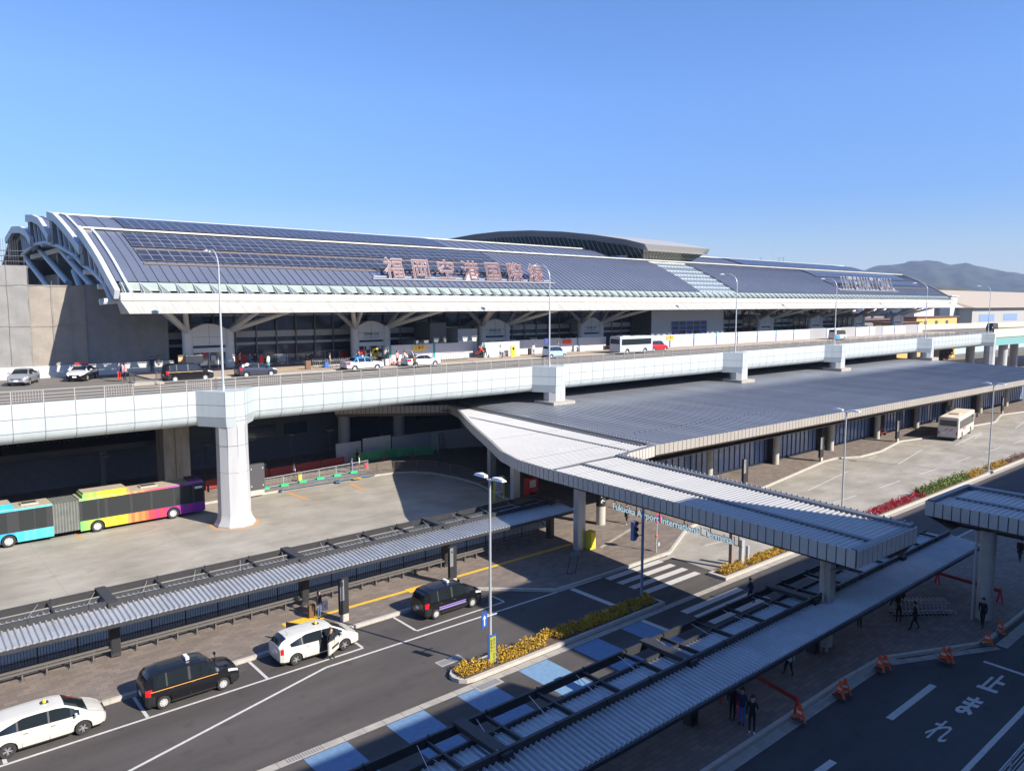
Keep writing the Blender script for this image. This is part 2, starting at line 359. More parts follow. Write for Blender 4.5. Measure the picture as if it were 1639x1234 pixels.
def slab(name, poly, z, m, kerb=True, kw=.18, only=None):
    mb = MB([m]); mb.prism(poly, -.05, z); o = struct(mb.build(name))
    if kerb:
        kb = MB(M['kerb_light']); n = len(poly)
        a = sum(poly[i][0] * poly[(i + 1) % n][1] - poly[(i + 1) % n][0] * poly[i][1] for i in range(n))
        P = poly if a > 0 else poly[::-1]
        for i in range(n):
            if only is not None and i not in only: continue
            p = Vector((*P[i], 0)); q = Vector((*P[(i + 1) % n], 0)); d = (q - p).normalized(); nn = Vector((d.y, -d.x, 0))
            L = (q - p).length; k = max(1, int(L / 1.0)); 
            for t in range(k):
                a0 = p + d * (L * t / k + .006); a1 = p + d * (L * (t + 1) / k - .006)
                b0 = a0 + nn * .02; b1 = a1 + nn * .02; c0 = a0 - nn * kw; c1 = a1 - nn * kw
                kb.add([(b0.x, b0.y, -.04), (b1.x, b1.y, -.04), (c1.x, c1.y, -.04), (c0.x, c0.y, -.04), (b0.x, b0.y, z + .012), (b1.x, b1.y, z + .012), (c1.x, c1.y, z + .015), (c0.x, c0.y, z + .015)],
                       [(0, 1, 5, 4), (4, 5, 6, 7), (0, 4, 7, 3), (1, 2, 6, 5), (2, 3, 7, 6)])
        struct(kb.build('kerb'))
    return o
# taxi pavement between the road and the bus yard, running on under the walkway canopy
slab('pavement', [(-60, 38.5), (30.1, 38.5), (33.9, 34.95), (38, 34.9), (45.8, 34.95), (51.5, 37.7), (69, 41.5), (87, 44.1), (90, 44.1), (93, 42.6), (98.4, 42.5), (107.8, 44.0), (112, 43.1), (124, 42.6), (131, 42.4), (137, 41.6), (147, 43.8), (154, 42.5), (180, 42.4), (320, 42.4), (320, 62), (48.5, 62), (46.9, 56), (45.8, 50), (43.5, 46.1), (-60, 46.1)],
     .15, M['paver'], only=set(range(0, 26)))
slab('pavement', [(-60, 72.5), (41.8, 72.5), (44.7, 72.1), (46.6, 71.1), (47.8, 69.3), (48.5, 66), (48.5, 62), (320, 62.0), (320, 92), (-60, 92)], .146, M['paver2'], only=set(range(0, 6)))
slab('pavement', [(-40, 16.9), (36.4, 16.9), (40.2, 16.7), (46.4, 13.8), (60, 13.8), (320, 13.8), (320, 22.3), (-40, 22.3)], .15, M['paver'], only={0, 1, 2, 3, 4, 6})
slab('pavement', [(-40, 1), (320, 1), (320, 8.8), (-40, 8.8)], .15, M['paver2'], only={2})
# gutters
gt = MB(M['kerb'])
x = -40.0
while x < 160:
    gt.box(x + .01, x + .99, 28.42, 28.86, -.02, .004 + .001 * (int(x) % 2)); x += 1.0
for i in range(80):
    xx = -30 + i
    gt.box(xx + .01, xx + .99, 16.32, 16.84, -.02, .012)
gt.beam((38.4, 34.45, .0), (45.6, 34.5, .0), .42, .01)
p0 = Vector((40.1, 16.35, 0)); p1 = Vector((46.5, 13.3, 0))
for t in range(7):
    gt.beam(p0 + (p1 - p0) * (t / 7 + .003), p0 + (p1 - p0) * ((t + 1) / 7 - .003), .45, .02)
gt.box(46.8, 120, 12.9, 13.5, -.02, .01)
struct(gt.build('gutter'))
# road paint
wp = MB(M['white_paint']); ZP = .006
def pl(a, b, w=.14, mb=None, z=ZP):
    a = Vector((*a, 0)); b = Vector((*b, 0)); d = (b - a).normalized(); n = Vector((-d.y, d.x, 0)) * w / 2
    (mb or wp).add([(a - n) + Vector((0, 0, z)), (b - n) + Vector((0, 0, z)), (b + n) + Vector((0, 0, z)), (a + n) + Vector((0, 0, z))], [(0, 1, 2, 3)])
pl((3.0, 35.95), (20.1, 35.9)); pl((23.55, 35.85), (30.2, 35.9)); pl((30.2, 35.98), (30.2, 37.2), .13)
for xx in (3.6, 9.06, 14.7, 20.1, 23.55): pl((xx, 35.99 if xx < 23 else 35.93), (xx + .02, 38.36), .15)
pl((-4, 28.9), (6.5, 31.95), .15); pl((6.5, 31.95), (17.5, 35.15), .15); pl((17.5, 35.15), (38.0, 35.2 - .35), .15)
pl((35.0, 34.7), (35.0, 30.75), .42)
for k in range(4):
    y = 34.35 - 1.08 * k
    wp.sheet([(38.1, y - .27), (43.9, y - .27), (43.9, y + .27), (38.1, y + .27)], .012)
for k in range(4):
    y = 27.45 - .98 * k
    wp.sheet([(37.4, y - .27), (43.5, y - .27), (43.5, y + .27), (37.4, y + .27)], ZP)
pl((34.55, 28.35), (34.55, 26.4), .38)
struct(wp.build('road_marking'))
pd = MB([M['blue_paint'], M['lightblue_paint'], M['pad_grey']])
xs = [13.0, 16.95, 20.9, 24.8, 28.75, 32.7]
for i, xx in enumerate(xs):
    pd.sheet([(xx, 24.4), (xx + (2.0 if i < 5 else 1.6), 24.4), (xx + (2.0 if i < 5 else 1.6), 28.36), (xx, 28.36)], .005, 1 if i in (3,) else 0)  # the pad in full sun gets a lighter blue, sunlight put into colour
pd.sheet([(9.0, 24.4), (11, 24.4), (11, 28.36), (9, 28.36)], .005, 0)
struct(pd.build('blue_marking'))
# bus yard markings
bm = MB(M['white_paint'])
def gl(p, q, w=.14):
    pl(g(*p), g(*q), w, bm, .004)
for p, q in [((1293, 785), (1358, 754)), ((1318, 747), (1352, 754)), ((1437, 743), (1477, 719)), ((1440, 714), (1474, 718)), ((1390, 735), (1403, 729)), ((1530, 785 - 73), (1571, 692)),
             ((1330, 806), (1370, 793)), ((1407, 781), (1441, 769)), ((1472, 759), (1503, 749)), ((1530, 740), (1554, 731)), ((1578, 724), (1602, 716)), ((1622, 710), (1639, 704)), ((1625, 686), (1639, 675)), ((1560, 702), (1572, 694)),
             ((1128, 873), (1158, 866)), ((1583, 682), (1590, 679))]: gl(p, q)
struct(bm.build('bay_marking'))
om = MB([M['orange_paint'], M['blue_paint'], M['white_paint'], M['yellow_paint']])
for p, q, w in [((460, 788), (493, 799), .45), ((560, 774), (582, 784), .45), ((120, 852), (131, 863), .3)]:
    pl(g(*p), g(*q), w, om, .004)
ob_ = MB(M['orange_paint'])
c0 = (23.9, 64.3)
for i in range(40):
    a0 = 2 * PI * i / 40; a1 = 2 * PI * (i + 1) / 40
    if 1.1 < a0 % (2 * PI) < 2.6: continue
    ob_.add([(c0[0] + r * math.cos(a), c0[1] + r * math.sin(a), .0045) for r, a in ((1.78, a0), (2.05 + .06 * math.sin(i * 2.1), a0), (2.05 + .06 * math.sin(i * 2.1 + 2.1), a1), (1.78, a1))], [(0, 1, 2, 3)])
struct(ob_.build('orange_marking'))
struct(om.build('orange_marking'))
bl = MB([M['lightblue_paint'], M['white_paint'], M['yellow_paint']])
def bq(p, q, w, mi):
    a = Vector((*g(*p, .15), 0)); b = Vector((*g(*q, .15), 0)); d = (b - a).normalized(); n = Vector((-d.y, d.x, 0)) * w / 2
    bl.add([(a - n) + Vector((0, 0, .17)), (b - n) + Vector((0, 0, .17)), (b + n) + Vector((0, 0, .17)), (a + n) + Vector((0, 0, .17))], [(0, 1, 2, 3)], mi)
bq((425, 781), (590, 756), .5, 0); bq((447, 785), (600, 760), .35, 0); bq((446, 785), (452, 784), 1.1, 0); bq((536, 771), (545, 770), 1.2, 0); bq((505, 773), (525, 770), .12, 1)
bq((460, 776), (480, 773), .12, 1); bq((565, 767), (578, 765), .5, 2)
struct(bl.build('pavement_marking'))
# yellow tactile strip
ty = MB(M['yellow_paint'])
ty.sheet([(19.0, 41.0), (43.5, 41.0), (43.5, 41.3), (19.0, 41.3)], .156)
ty.sheet([(17.9, 40.6), (20.2, 40.6), (20.2, 41.5), (17.9, 41.5)], .16); ty.sheet([(26.3, 40.7), (28.0, 40.7), (28.0, 41.4), (26.3, 41.4)], .16)
struct(ty.build('tactile_strip'))
ty = MB(M['kerb']); ty.sheet([(42.5, 38.9), (49.0, 40.9), (49.0, 41.2), (42.5, 39.2)], .156); struct(ty.build('tactile_strip'))
# road 3: lane marks and the word painted on the road
w3 = MB(M['white_paint'])
pl((34.55, 13.95), (39.4, 13.9), .32, w3); pl((27.0, 14.1), (29.5, 14.02), .32, w3)
pl((20, 10.25), (70, 10.2), .22, w3); pl((44.1, 13.2), (43.95, 10.35), .25, w3)
for ch, xx in (('止', 40.95), ('ま', 37.7), ('れ', 34.35)):
    put_text(w3, ch, 1.0, (xx, 12.03, .007), (0, -1, 0), (1, 0, 0), offset=(.032 if ch != 'れ' else .012), sx=.92, sy=2.45)
struct(w3.build('road_marking'))
# manholes and gratings
mh = MB([M['kerb'], M['mid_grey']])
for (px, py) in ((715 + 5, 1037 + 20), (782, 1095)):
    cx, cy = g(px + 0, py, 0)
    mh.box(cx - .75, cx + .75, cy - .32, cy + .32, 0, .012, 0); mh.box(cx - .65, cx + .65, cy - .22, cy + .22, 0, .018, 1)
for i in range(14):
    mh.box(13.0 + i * .12 - .6, 13.05 + i * .12 - .6, 28.5, 28.8, 0, .016, 1)
struct(mh.build('drain_cover'))

# ---------------------------------------------------------------- planted islands
def leafmat(name, c1, c2):
    m = bpy.data.materials.new(name); m.use_nodes = True; nt = m.node_tree; b = nt.nodes['Principled BSDF']
    ge = nt.nodes.new('ShaderNodeNewGeometry'); r = nt.nodes.new('ShaderNodeValToRGB')
    r.color_ramp.elements[0].color = (*c1, 1); r.color_ramp.elements[1].color = (*c2, 1)
    nt.links.new(ge.outputs['Random Per Island'], r.inputs[0]); nt.links.new(r.outputs[0], b.inputs['Base Color']); b.inputs['Roughness'].default_value = .6
    return m
LM = {'yellow': leafmat('leaf_yellow', (.26, .15, .01), (.60, .37, .03)), 'red': leafmat('leaf_red', (.22, .01, .02), (.50, .03, .05)),
      'green': leafmat('leaf_green', (.08, .13, .02), (.22, .26, .05)), 'brown': leafmat('leaf_brown', (.10, .03, .02), (.24, .07, .04)), 'tree': leafmat('leaf_tree', (.10, .10, .03), (.30, .17, .06))}
def leaves(mb, x0, x1, y0, y1, z0, h, n, size=.11, seed=1):
    rr = random.Random(seed)
    cl = [(rr.uniform(x0, x1), rr.uniform(y0, y1), rr.uniform(.4, 1.1)) for _ in range(max(3, int((x1 - x0) * (y1 - y0) * 8)))]
    for _ in range(n):
        c = rr.choice(cl); a = rr.uniform(0, 2 * PI); q = rr.random() ** .5 * .38
        px = min(max(c[0] + q * math.cos(a), x0), x1); py = min(max(c[1] + q * math.sin(a), y0), y1)
        pz = z0 + h * c[2] * math.sqrt(max(0.05, 1 - (q / .42) ** 2)) * rr.uniform(.35, 1.0)
        s = size * rr.uniform(.6, 1.3); d = Vector((rr.uniform(-1, 1), rr.uniform(-1, 1), rr.uniform(.2, 1.3))).normalized(); e = d.orthogonal().normalized()
        e = (Matrix.Rotation(rr.uniform(0, PI), 3, d) @ e) * s * .45; d = d * s; p = Vector((px, py, pz))
        mb.add([p - e, p + d * .5 - e * .2 + e * 0, p + d, p + e + d * .2], [(0, 1, 2, 3)])
def island(poly, beds, seed):
    kb = MB(M['kerb_light']); soil = MB(M['soil'])
    kb.prism(poly, -.03, .2); cx = sum(p[0] for p in poly) / len(poly); cy = sum(p[1] for p in poly) / len(poly)
    struct(kb.build('planter_kerb'))
    xs_ = [p[0] for p in poly]; ys_ = [p[1] for p in poly]
    soil.box(min(xs_) + .35, max(xs_) - .3, min(ys_) + .22, max(ys_) - .22, .15, .23); struct(soil.build('soil'))
    for i, (c, a, b, n, h, lab) in enumerate(beds):
        lb = MB(LM[c]); leaves(lb, a, b, min(ys_) + .27, max(ys_) - .27, .18, h, n, seed=seed + i, size=.10 if c != 'green' else .15)
        o = lb.build('shrub_bed'); tag(o, lab, 'shrubs', kind='stuff')
def capsule(x0, x1, y0, y1, k=6):
    r = (y1 - y0) / 2; c = (y0 + y1) / 2
    return [(x0 + r - r * math.sin(PI * i / k) * 1.0, c + r * math.cos(PI * i / k)) for i in range(k + 1)] + [(x1, y0), (x1, y1)]
island(capsule(21.6, 37.5, 28.92, 30.5), [('yellow', 21.95, 37.1, 15000, .45, 'yellow shrubs in the rounded planted island beside the taxi road')], 11)
island([(44.0, 28.9), (66, 28.9), (66, 30.35), (44.0, 30.35)], [('yellow', 44.4, 65.5, 12000, .45, 'yellow shrubs in the planter just beyond the zebra crossing')], 21)
island([(66.01, 28.9), (94.6, 28.9), (94.6, 30.35), (66.01, 30.35)], [('red', 66.5, 77.5, 6500, .62, 'crimson shrubs in the planter along the bus yard'), ('green', 77.6, 89.2, 5200, .95, 'green leafy shrubs between the crimson and the yellow ones along the bus yard'), ('yellow', 89.3, 94.2, 1800, .7, 'yellow shrubs just before the farther bus yard lamp post')], 31)
island([(95.6, 28.9), (150, 28.9), (150, 30.35), (95.6, 30.35)], [('yellow', 96, 101.0, 2200, .65, 'yellow shrubs just beyond the farther bus yard lamp post'), ('brown', 101.1, 149, 6000, .6, 'maroon shrubs at the far right end of the planters')], 41)
# ================================================================ ELEVATED ROAD
ZD = 11.48
def yf(X): return 65.25 + .0145 * X          # front edge of the elevated road
dk = MB(M['deck_asphalt'])
dk.add([(-60, yf(-60) + .3, ZD - .02), (222, yf(222) + .3, ZD - .02), (222, 92, ZD - .02), (-60, 92, ZD - .02)], [(0, 1, 2, 3)]); struct(dk.build('elevated_road'))
dw = MB([M['deck_walk'], M['kerb']])
dw.prism([(21.5, 75.9), (215, 75.9), (215, 92), (21.5, 92)], ZD - .03, ZD + .13, 0); dw.box(21.4, 215, 75.7, 75.9, ZD - .03, ZD + .135, 1)
dw.box(18.8, 21.4, 73.6, 75.6, ZD - .03, ZD + .1, 0)
struct(dw.build('pavement'))
dm = MB([M['yellow_paint'], M['white_paint'], M['orange_paint']])
for a, b in ((34, 39.5), (52, 60), (66, 72)): dm.box(a, b, 79.8, 80.1, ZD + .131, ZD + .137, 0)
dm.box(20, 215, 71.1, 71.2, ZD - .019, ZD - .014, 1)
struct(dm.build('road_marking'))

via = thing('viaduct', 'white panelled viaduct carrying the departures road past the terminal', 'viaduct', (23.9, 66, 0))
PX_ = [24.0, 62.4, 101.5, 133.2, 174.0, 213.5]
prof = [(0, ZD), (0, 9.35), (.10, 8.98), (.34, 8.68), (.75, 8.5), (1.3, 8.45), (24, 8.45)]
gd = MB(M['clad'])
for a, b in zip([-60] + PX_, PX_ + [222]):
    A = [(a, yf(a) + p[0], p[1]) for p in prof]; B = [(b, yf(b) + p[0], p[1]) for p in prof]
    gd.strip(A, B, 0)
gd.add([(-60, yf(-60), ZD), (222, yf(222), ZD), (222, yf(222) + .32, ZD), (-60, yf(-60) + .32, ZD)], [(0, 1, 2, 3)], 0)
gd.build('girder_cladding', via, True, smooth=30)
sm = MB(M['seam'])
xx = 4.32
while xx < 218:
    if min(abs(xx - p) for p in PX_) > 2.6:
        for (q0, q1) in zip(prof[:-2], prof[1:-1]):
            sm.beam((xx, yf(xx) + q0[0] - .002, q0[1] - .002), (xx, yf(xx) + q1[0] - .002, q1[1]), .05, .014)
    xx += 2.06
for z in (10.35, 9.33):
    for a, b in zip([-60] + PX_, PX_ + [222]):
        sm.beam((a + 2.4, yf(a + 2.4) - .001, z), (b - 2.4, yf(b - 2.4) - .001, z), .014, .045)
sm.build('panel_joint', via, True)
ud = MB(M['mid_grey']); ud.box(-60, 222, 70, 92, 8.2, ZD - .1); ud.build('deck_slab', via, True)
# piers with flared heads
def pier(X, zb):
    yc = yf(X) - 1.25
    hd = MB(M['clad']); T = [(X - 2.55, yf(X) + .8), (X - 2.55, yf(X) - .01), (X - .95, yc - 1.15), (X - .2, yc - 1.3), (X + .75, yc - 1.0), (X + 1.25, yc - .3), (X + 2.55, yf(X) - .01), (X + 2.55, yf(X) + .8)]
    hd.prism(T[::-1], 9.3, ZD + .004)
    T2 = [(X + (p[0] - X) * (.9 if i not in (0, 7, 1, 6) else .92), p[1] + .12) for i, p in enumerate(T)]
    n = len(T); vs = [(p[0], p[1], 9.3) for p in T] + [(p[0], p[1], 8.5) for p in T2]
    hd.add(vs, [(i, i + 1, n + i + 1, n + i) for i in range(n - 1)] + [tuple(range(n, 2 * n))])
    hd.build('pier_head', via, True, smooth=20)
    col = MB([M['clad2'], M['seam']])
    prf = [(1.72, zb), (1.72, zb + .12), (1.45, zb + .55), (1.34, zb + 1.0), (1.27, 8.3), (1.3, 9.4)] if zb < 1 else [(1.3, zb), (1.3, 9.4)]
    col.lathe(prf, (X - .05, yc + .05, 0), 10)
    for z in (2.3, 4.6, 6.9, 9.0):
        if z > zb + .5: col.lathe([(1.325 if zb < 1 and z < 3 else (1.31 if zb < 1 else 1.308), z), (1.325 if zb < 1 and z < 3 else (1.31 if zb < 1 else 1.308), z + .03)], (X - .05, yc + .05, 0), 10, 1)
    for k in range(10):
        a = 2 * PI * (k + .5) / 10 
        col.tube((X - .05 + 1.275 * math.cos(a), yc + .05 + 1.275 * math.sin(a), zb + 1.0), (X - .05 + 1.275 * math.cos(a), yc + .05 + 1.275 * math.sin(a), 8.6), .022, 4, 1)
    col.build('pier', via, True, smooth=20)
    hs = MB(M['seam'])
    for z in (10.35, 9.33):
        for i in range(1, 6): hs.beam((T[i][0], T[i][1] - .004, z), (T[i + 1][0], T[i + 1][1] - .004, z), .012, .03)
    for i in range(2, 6): hs.beam((T[i][0], T[i][1] - .004, 9.3), (T[i][0], T[i][1] - .004, ZD), .02, .012)
    hs.build('panel_joint', via, True)
for i, X in enumerate(PX_): pier(X, 0.0 if i in (0, 5) else 7.0)
for X in PX_:
    rp = MB(M['pier_conc']); rp.box(X - 1.35, X + 1.15, 79.2, 81.6, 0, 8.4); rp.tube((X - .2, 79.12, 0), (X - .2, 79.12, 8.4), .06); rp.build('rear_pier', via, True)
pb = MB(M['kerb'])
for X in PX_[1:5]: pb.box(X - 1.75, X + 1.75, yf(X) - 2.9, yf(X) + .4, 6.6, 7.45)
pb.build('pier_collar', via, True)

# railing along the front edge: four rails, posts, panels of bars in every third bay
ral = thing('guard_railing', 'long pale metal railing on the edge of the elevated road', 'railing', (24, 66, ZD))
def yr(x): return yf(x) + .16
for z, r in ((.92, .038), (.62, .028), (.38, .024), (.14, .024)):
    b = MB(M['galv_warm']); b.tube((-20, yr(-20), ZD + z), (214, yr(214), ZD + z), r, 6); b.build('rail', ral, True)
for k in range(100):
    x = 4.32 + 2.06 * k
    b = MB(M['galv_warm']); b.box(x - .03, x + .03, yr(x) - .05, yr(x) + .05, ZD, ZD + .9); b.build('post', ral, True)
for k in range(-1, 32):
    x = 4.32 + 2.06 * (3 * k + 2); b = MB(M['galv_warm'])
    for j in range(11): b.tube((x + .12 + .18 * j, yr(x) - .06, ZD + .1), (x + .12 + .18 * j, yr(x) - .06, ZD + .9), .018, 4)
    b.build('bar_panel', ral, True)

# curved lamps on the pier heads
def make_deck_lamp():
    t = thing('street_lamp', '', 'street lamp', (0, 0, 0))
    b = MB(M['galv']); b.tube((0, 0, 0), (0, 0, .45), .13, 10); b.tube((0, 0, .4), (0, 0, 10.2), .10, 10, 0, .065)
    pts = [(0, 2.3 * (1 - math.cos(a)) * .75, 10.2 + 1.6 * math.sin(a)) for a in [i * PI / 2 / 7 for i in range(8)]]
    b.path(pts, .055, 8); b.tube(pts[-1], (0, 2.5, 11.72), .05, 8); b.build('pole', t, smooth=40)
    h = MB(M['lamp_white']); h.lathe([(.02, 0), (.30, .03), (.33, .10), (.18, .2), (.03, .24)], (0, 2.65, 11.6), 12, 0, 1, 1.5); h.build('lamp_head', t, smooth=40)
    return t
LL = ['curved grey street lamp on the first white pier head from the left', 'curved grey street lamp on the second white pier head, right of the red roof letters', 'curved grey street lamp on the third white pier head from the left', 'curved grey street lamp on the fourth white pier head, beside the white and blue van', 'curved grey street lamp on the fifth white pier head, by the hoarding end', 'curved grey street lamp at the ramp where the railing ends, before the hangar']
l0 = make_deck_lamp()
for i, X in enumerate(PX_):
    o = l0 if i == 0 else copy_tree(l0)
    o.location = (X - .45, yf(X) - .75, ZD); o['label'] = LL[i]; o['group'] = 'street lamps on the viaduct'
ns = thing('road_sign', 'small round blue sign fixed to the lamp above the light blue van', 'road sign', (gX(874, 67.0, 548) , 65.4, 0))
b = MB(M['navy']); p = atY(874, 546, 65.4); b.tube((p.x, 65.4, p.z), (p.x, 65.34, p.z), .32, 14); b.tube((p.x, 65.4, p.z), (p.x + .55, 65.5, p.z), .03, 5); b.build('disc', ns, True)

# ramp at the far end
rp = thing('ramp', 'beige and turquoise ramp curving off the far end of the viaduct', 'ramp', (222, 68, 0))
cur = [(220, yf(220)), (238, 67.5), (262, 64.5), (300, 58), (350, 48), (420, 30)]
a = MB([M['beige'], M['clad'], M['deck_asphalt']])
for p, q in zip(cur[:-1], cur[1:]):
    for (w0, z0, z1, mi) in ((0, ZD - 1.2, ZD + .9, 0),):
        a.add([(p[0], p[1], z0), (q[0], q[1], z0), (q[0], q[1], z1), (p[0], p[1], z1)], [(0, 1, 2, 3)], mi)
        a.add([(p[0], p[1] + .3, z1), (q[0], q[1] + .3, z1), (q[0], q[1], z1), (p[0], p[1], z1)], [(0, 1, 2, 3)], mi)
        a.add([(p[0], p[1] + .3, ZD), (q[0], q[1] + .3, ZD), (q[0], q[1] + .3, z1), (p[0], p[1] + .3, z1)], [(0, 1, 2, 3)], mi)
    a.add([(p[0], p[1] + .3, ZD - .05), (q[0], q[1] + .3, ZD - .05), (q[0], q[1] + 22, ZD - .05), (p[0], p[1] + 22, ZD - .05)], [(0, 1, 2, 3)], 2)
    a.add([(p[0], p[1] + 22, ZD - .05), (q[0], q[1] + 22, ZD - .05), (q[0], q[1] + 22, ZD + 1.5), (p[0], p[1] + 22, ZD + 1.5)], [(0, 1, 2, 3)], 0)
a.build('parapet', rp, True)
tq = MB(mat('turquoise', (.16, .34, .33), .5))
for p, q in zip(cur[:-1], cur[1:]): tq.add([(p[0], p[1] + .25, ZD - 3.3), (q[0], q[1] + .25, ZD - 3.3), (q[0], q[1] + .25, ZD - 1.2), (p[0], p[1] + .25, ZD - 1.2)], [(0, 1, 2, 3)])
tq.build('girder', rp, True)
for (x, y) in ((236, 71), (236, 79), (262, 67), (262, 76), (205, 82)):
    c = MB(M['clad2']); c.lathe([(1.1, 0), (1.1, 8.3)], (x, y, 0), 12); c.build('ramp_column', rp, True, smooth=40)
bw = MB(M['barrier']); bw.add([(184, 86, ZD - .2), (224, 88, ZD - .2), (224, 88, ZD + 1.2), (184, 86, ZD + 1.2)], [(0, 1, 2, 3)])
o = bw.build('barrier_wall'); tag(o, 'low pale wall behind the departures road at the far end, below the yellow building', 'barrier wall')
# ================================================================ TERMINAL
T = thing('terminal_building', 'long airport terminal with curved blue grey roof covered in solar panels', 'terminal', (18.7, 76, 0))
S1 = [(77.9, 20.8), (78.5, 21.12), (80, 21.98), (81.6, 22.86), (83.2, 23.66), (84.9, 24.44), (87.2, 25.5), (89.8, 26.45)]
S2 = [(88.9, 24.3), (92, 25.6), (95.1, 26.75), (98.5, 27.9), (101, 28.65), (104.4, 29.15)]
S3 = [(104.5, 26.5), (106.7, 27.6), (109.8, 28.87), (113.7, 29.57), (118.4, 29.97)]
S4 = [(116, 26.84), (119.1, 28.1), (123.1, 28.87), (129.6, 29.3), (136, 28.2), (144, 25.0), (150, 21.5)]
XL, XR = 18.7, 214.0
def off(prof, d):
    out = []
    for i, p in enumerate(prof):
        a = prof[max(0, i - 1)]; b = prof[min(len(prof) - 1, i + 1)]; t = Vector((b[0] - a[0], b[1] - a[1])).normalized()
        out.append((p[0] - t.y * d, p[1] + t.x * d))
    return out
def shell(name, prof, x0, x1, m, th=.35, ribs=None, step=.94, rm=None):
    b = MB([m, rm or M['roof_rib']]); n = len(prof); lo = off(prof, -th)
    b.strip([(x0, *p) for p in prof], [(x1, *p) for p in prof], 0); b.strip([(x1, *p) for p in lo], [(x0, *p) for p in lo], 0)
    for x, s in ((x0, 1), (x1, -1)):
        for i in range(n - 1):
            q = [(x, *prof[i]), (x, *prof[i + 1]), (x, *lo[i + 1]), (x, *lo[i])]; b.add(q if s > 0 else q[::-1], [(0, 1, 2, 3)], 0)
    if ribs:
        hi = off(prof, .075); k = int((x1 - x0) / step)
        for j in range(k + 1):
            x = x0 + .2 + j * step
            if x > x1 - .1: break
            A = [(x - .02, *p) for p in hi]; B = [(x + .02, *p) for p in hi]
            b.strip(B, A, 1) if False else b.strip(A, B, 1)
            b.strip([(x - .03, *p) for p in prof], A, 1); b.strip(B, [(x + .03, *p) for p in prof], 1)
    return b.build(name, T, True, smooth=25)
VX0b, VX0t, VX1b, VX1t = 108.3, 110.4, 119.3, 120.6
shell('roof', S1, XL - .04, 108.6, M['roof_blue'], ribs=True)
shell('roof', S1, 119.6, XR, M['roof_blue'], ribs=True)
shell('roof', S2, XL - .04, 107.5, M['roof_blue'], ribs=True, step=1.9)
shell('roof', S2, 126, XR - 3, M['roof_blue'], ribs=True, step=1.9)
shell('roof', S3, XL - .04, XR - 10, M['roof_blue']); shell('roof', S4, XL - .04, XR - 12, M['roof_blue'])
shell('skylight', [(p[0], p[1] - .25) for p in S1], 108.6, 119.6, M['valley_glass'], .1)
vb = MB(M['galv'])
for k in range(9):
    i = k / 8 * 6.99; j = int(i); f = i - j; y = S1[j][0] * (1 - f) + S1[j + 1][0] * f; z = S1[j][1] * (1 - f) + S1[j + 1][1] * f
    vb.box(108.65, 119.55, y - .04, y + .04, z - .26, z - .1)
for k in range(12):
    x = 108.9 + k * .93
    for p, q in zip(S1[:-1], S1[1:]): vb.beam((x, p[0], p[1] - .2), (x, q[0], q[1] - .2), .06, .1)
vb.build('glazing_bar', T, True)
# pale ridge flashings (white strips) at the top edge of each roof step
for pr, x1 in ((S1, XR + .2), (S2, XR - 2.8), (S3, XR - 10)):
    b = MB([M['cream'], M['mid_grey']]); y, z = pr[-1]
    spans = [(XL, x1)] if pr is not S2 else [(XL, 107.5), (126, x1)]
    for a, c in spans:
        b.box(a, c, y - .55, y + .45, z - .02, z + .16, 0); b.box(a, c, y + .1, y + .4, z - 1.6, z - .05, 1)
    b.build('ridge_flashing', T, True)
# solar arrays
def array(Y0, Y1, rows, x0, x1, prof, name='solar_array', cols=1.05):
    def zz(y):
        for p, q in zip(prof[:-1], prof[1:]):
            if p[0] <= y <= q[0]: return p[1] + (q[1] - p[1]) * (y - p[0]) / (q[0] - p[0])
        return prof[-1][1]
    b = MB([M['solar_frame'], M['solar']]); H = .17
    ys = [Y0 + (Y1 - Y0) * i / rows for i in range(rows + 1)]
    for i in range(rows):
        ya, yb = ys[i], ys[i + 1]; za, zb = zz(ya) + H, zz(yb) + H
        b.add([(x0, ya, za), (x1, ya, za), (x1, yb, zb), (x0, yb, zb)], [(0, 1, 2, 3)], 0)
        n = int((x1 - x0) / cols)
        for k in range(n):
            xa = x0 + k * (x1 - x0) / n + .035; xb = x0 + (k + 1) * (x1 - x0) / n - .035; f = .045
            b.add([(xa, ya + f, zz(ya + f) + H + .012), (xb, ya + f, zz(ya + f) + H + .012), (xb, yb - f, zz(yb - f) + H + .012), (xa, yb - f, zz(yb - f) + H + .012)], [(0, 1, 2, 3)], 1)
    b.build(name, T, True)
array(84.75, 88.8, 4, 22.2, 70.0, S1); array(81.6, 83.95, 2, 22.2, 70.6, S1)
array(96.4, 103.6, 7, 24.6, 70.0, S2)
array(85.2, 89.1, 4, 160.8, 207, S1); array(82.0, 84.2, 2, 160.5, 209, S1); array(96.4, 103.4, 7, 150, 205, S2)
wk = MB(mat('rail_brown', (.16, .12, .10), .6)); 
for (x0, x1) in ((22.2, 72), (160.5, 209)):
    wk.box(x0, x1, 84.1, 84.6, 24.14, 24.3); wk.box(x0, x1, 80.95, 81.45, 22.58, 22.72)
wk.box(108, 119, 80, 80.05, 21.5, 21.6)
wk.parts('walkway_rail', T, True)
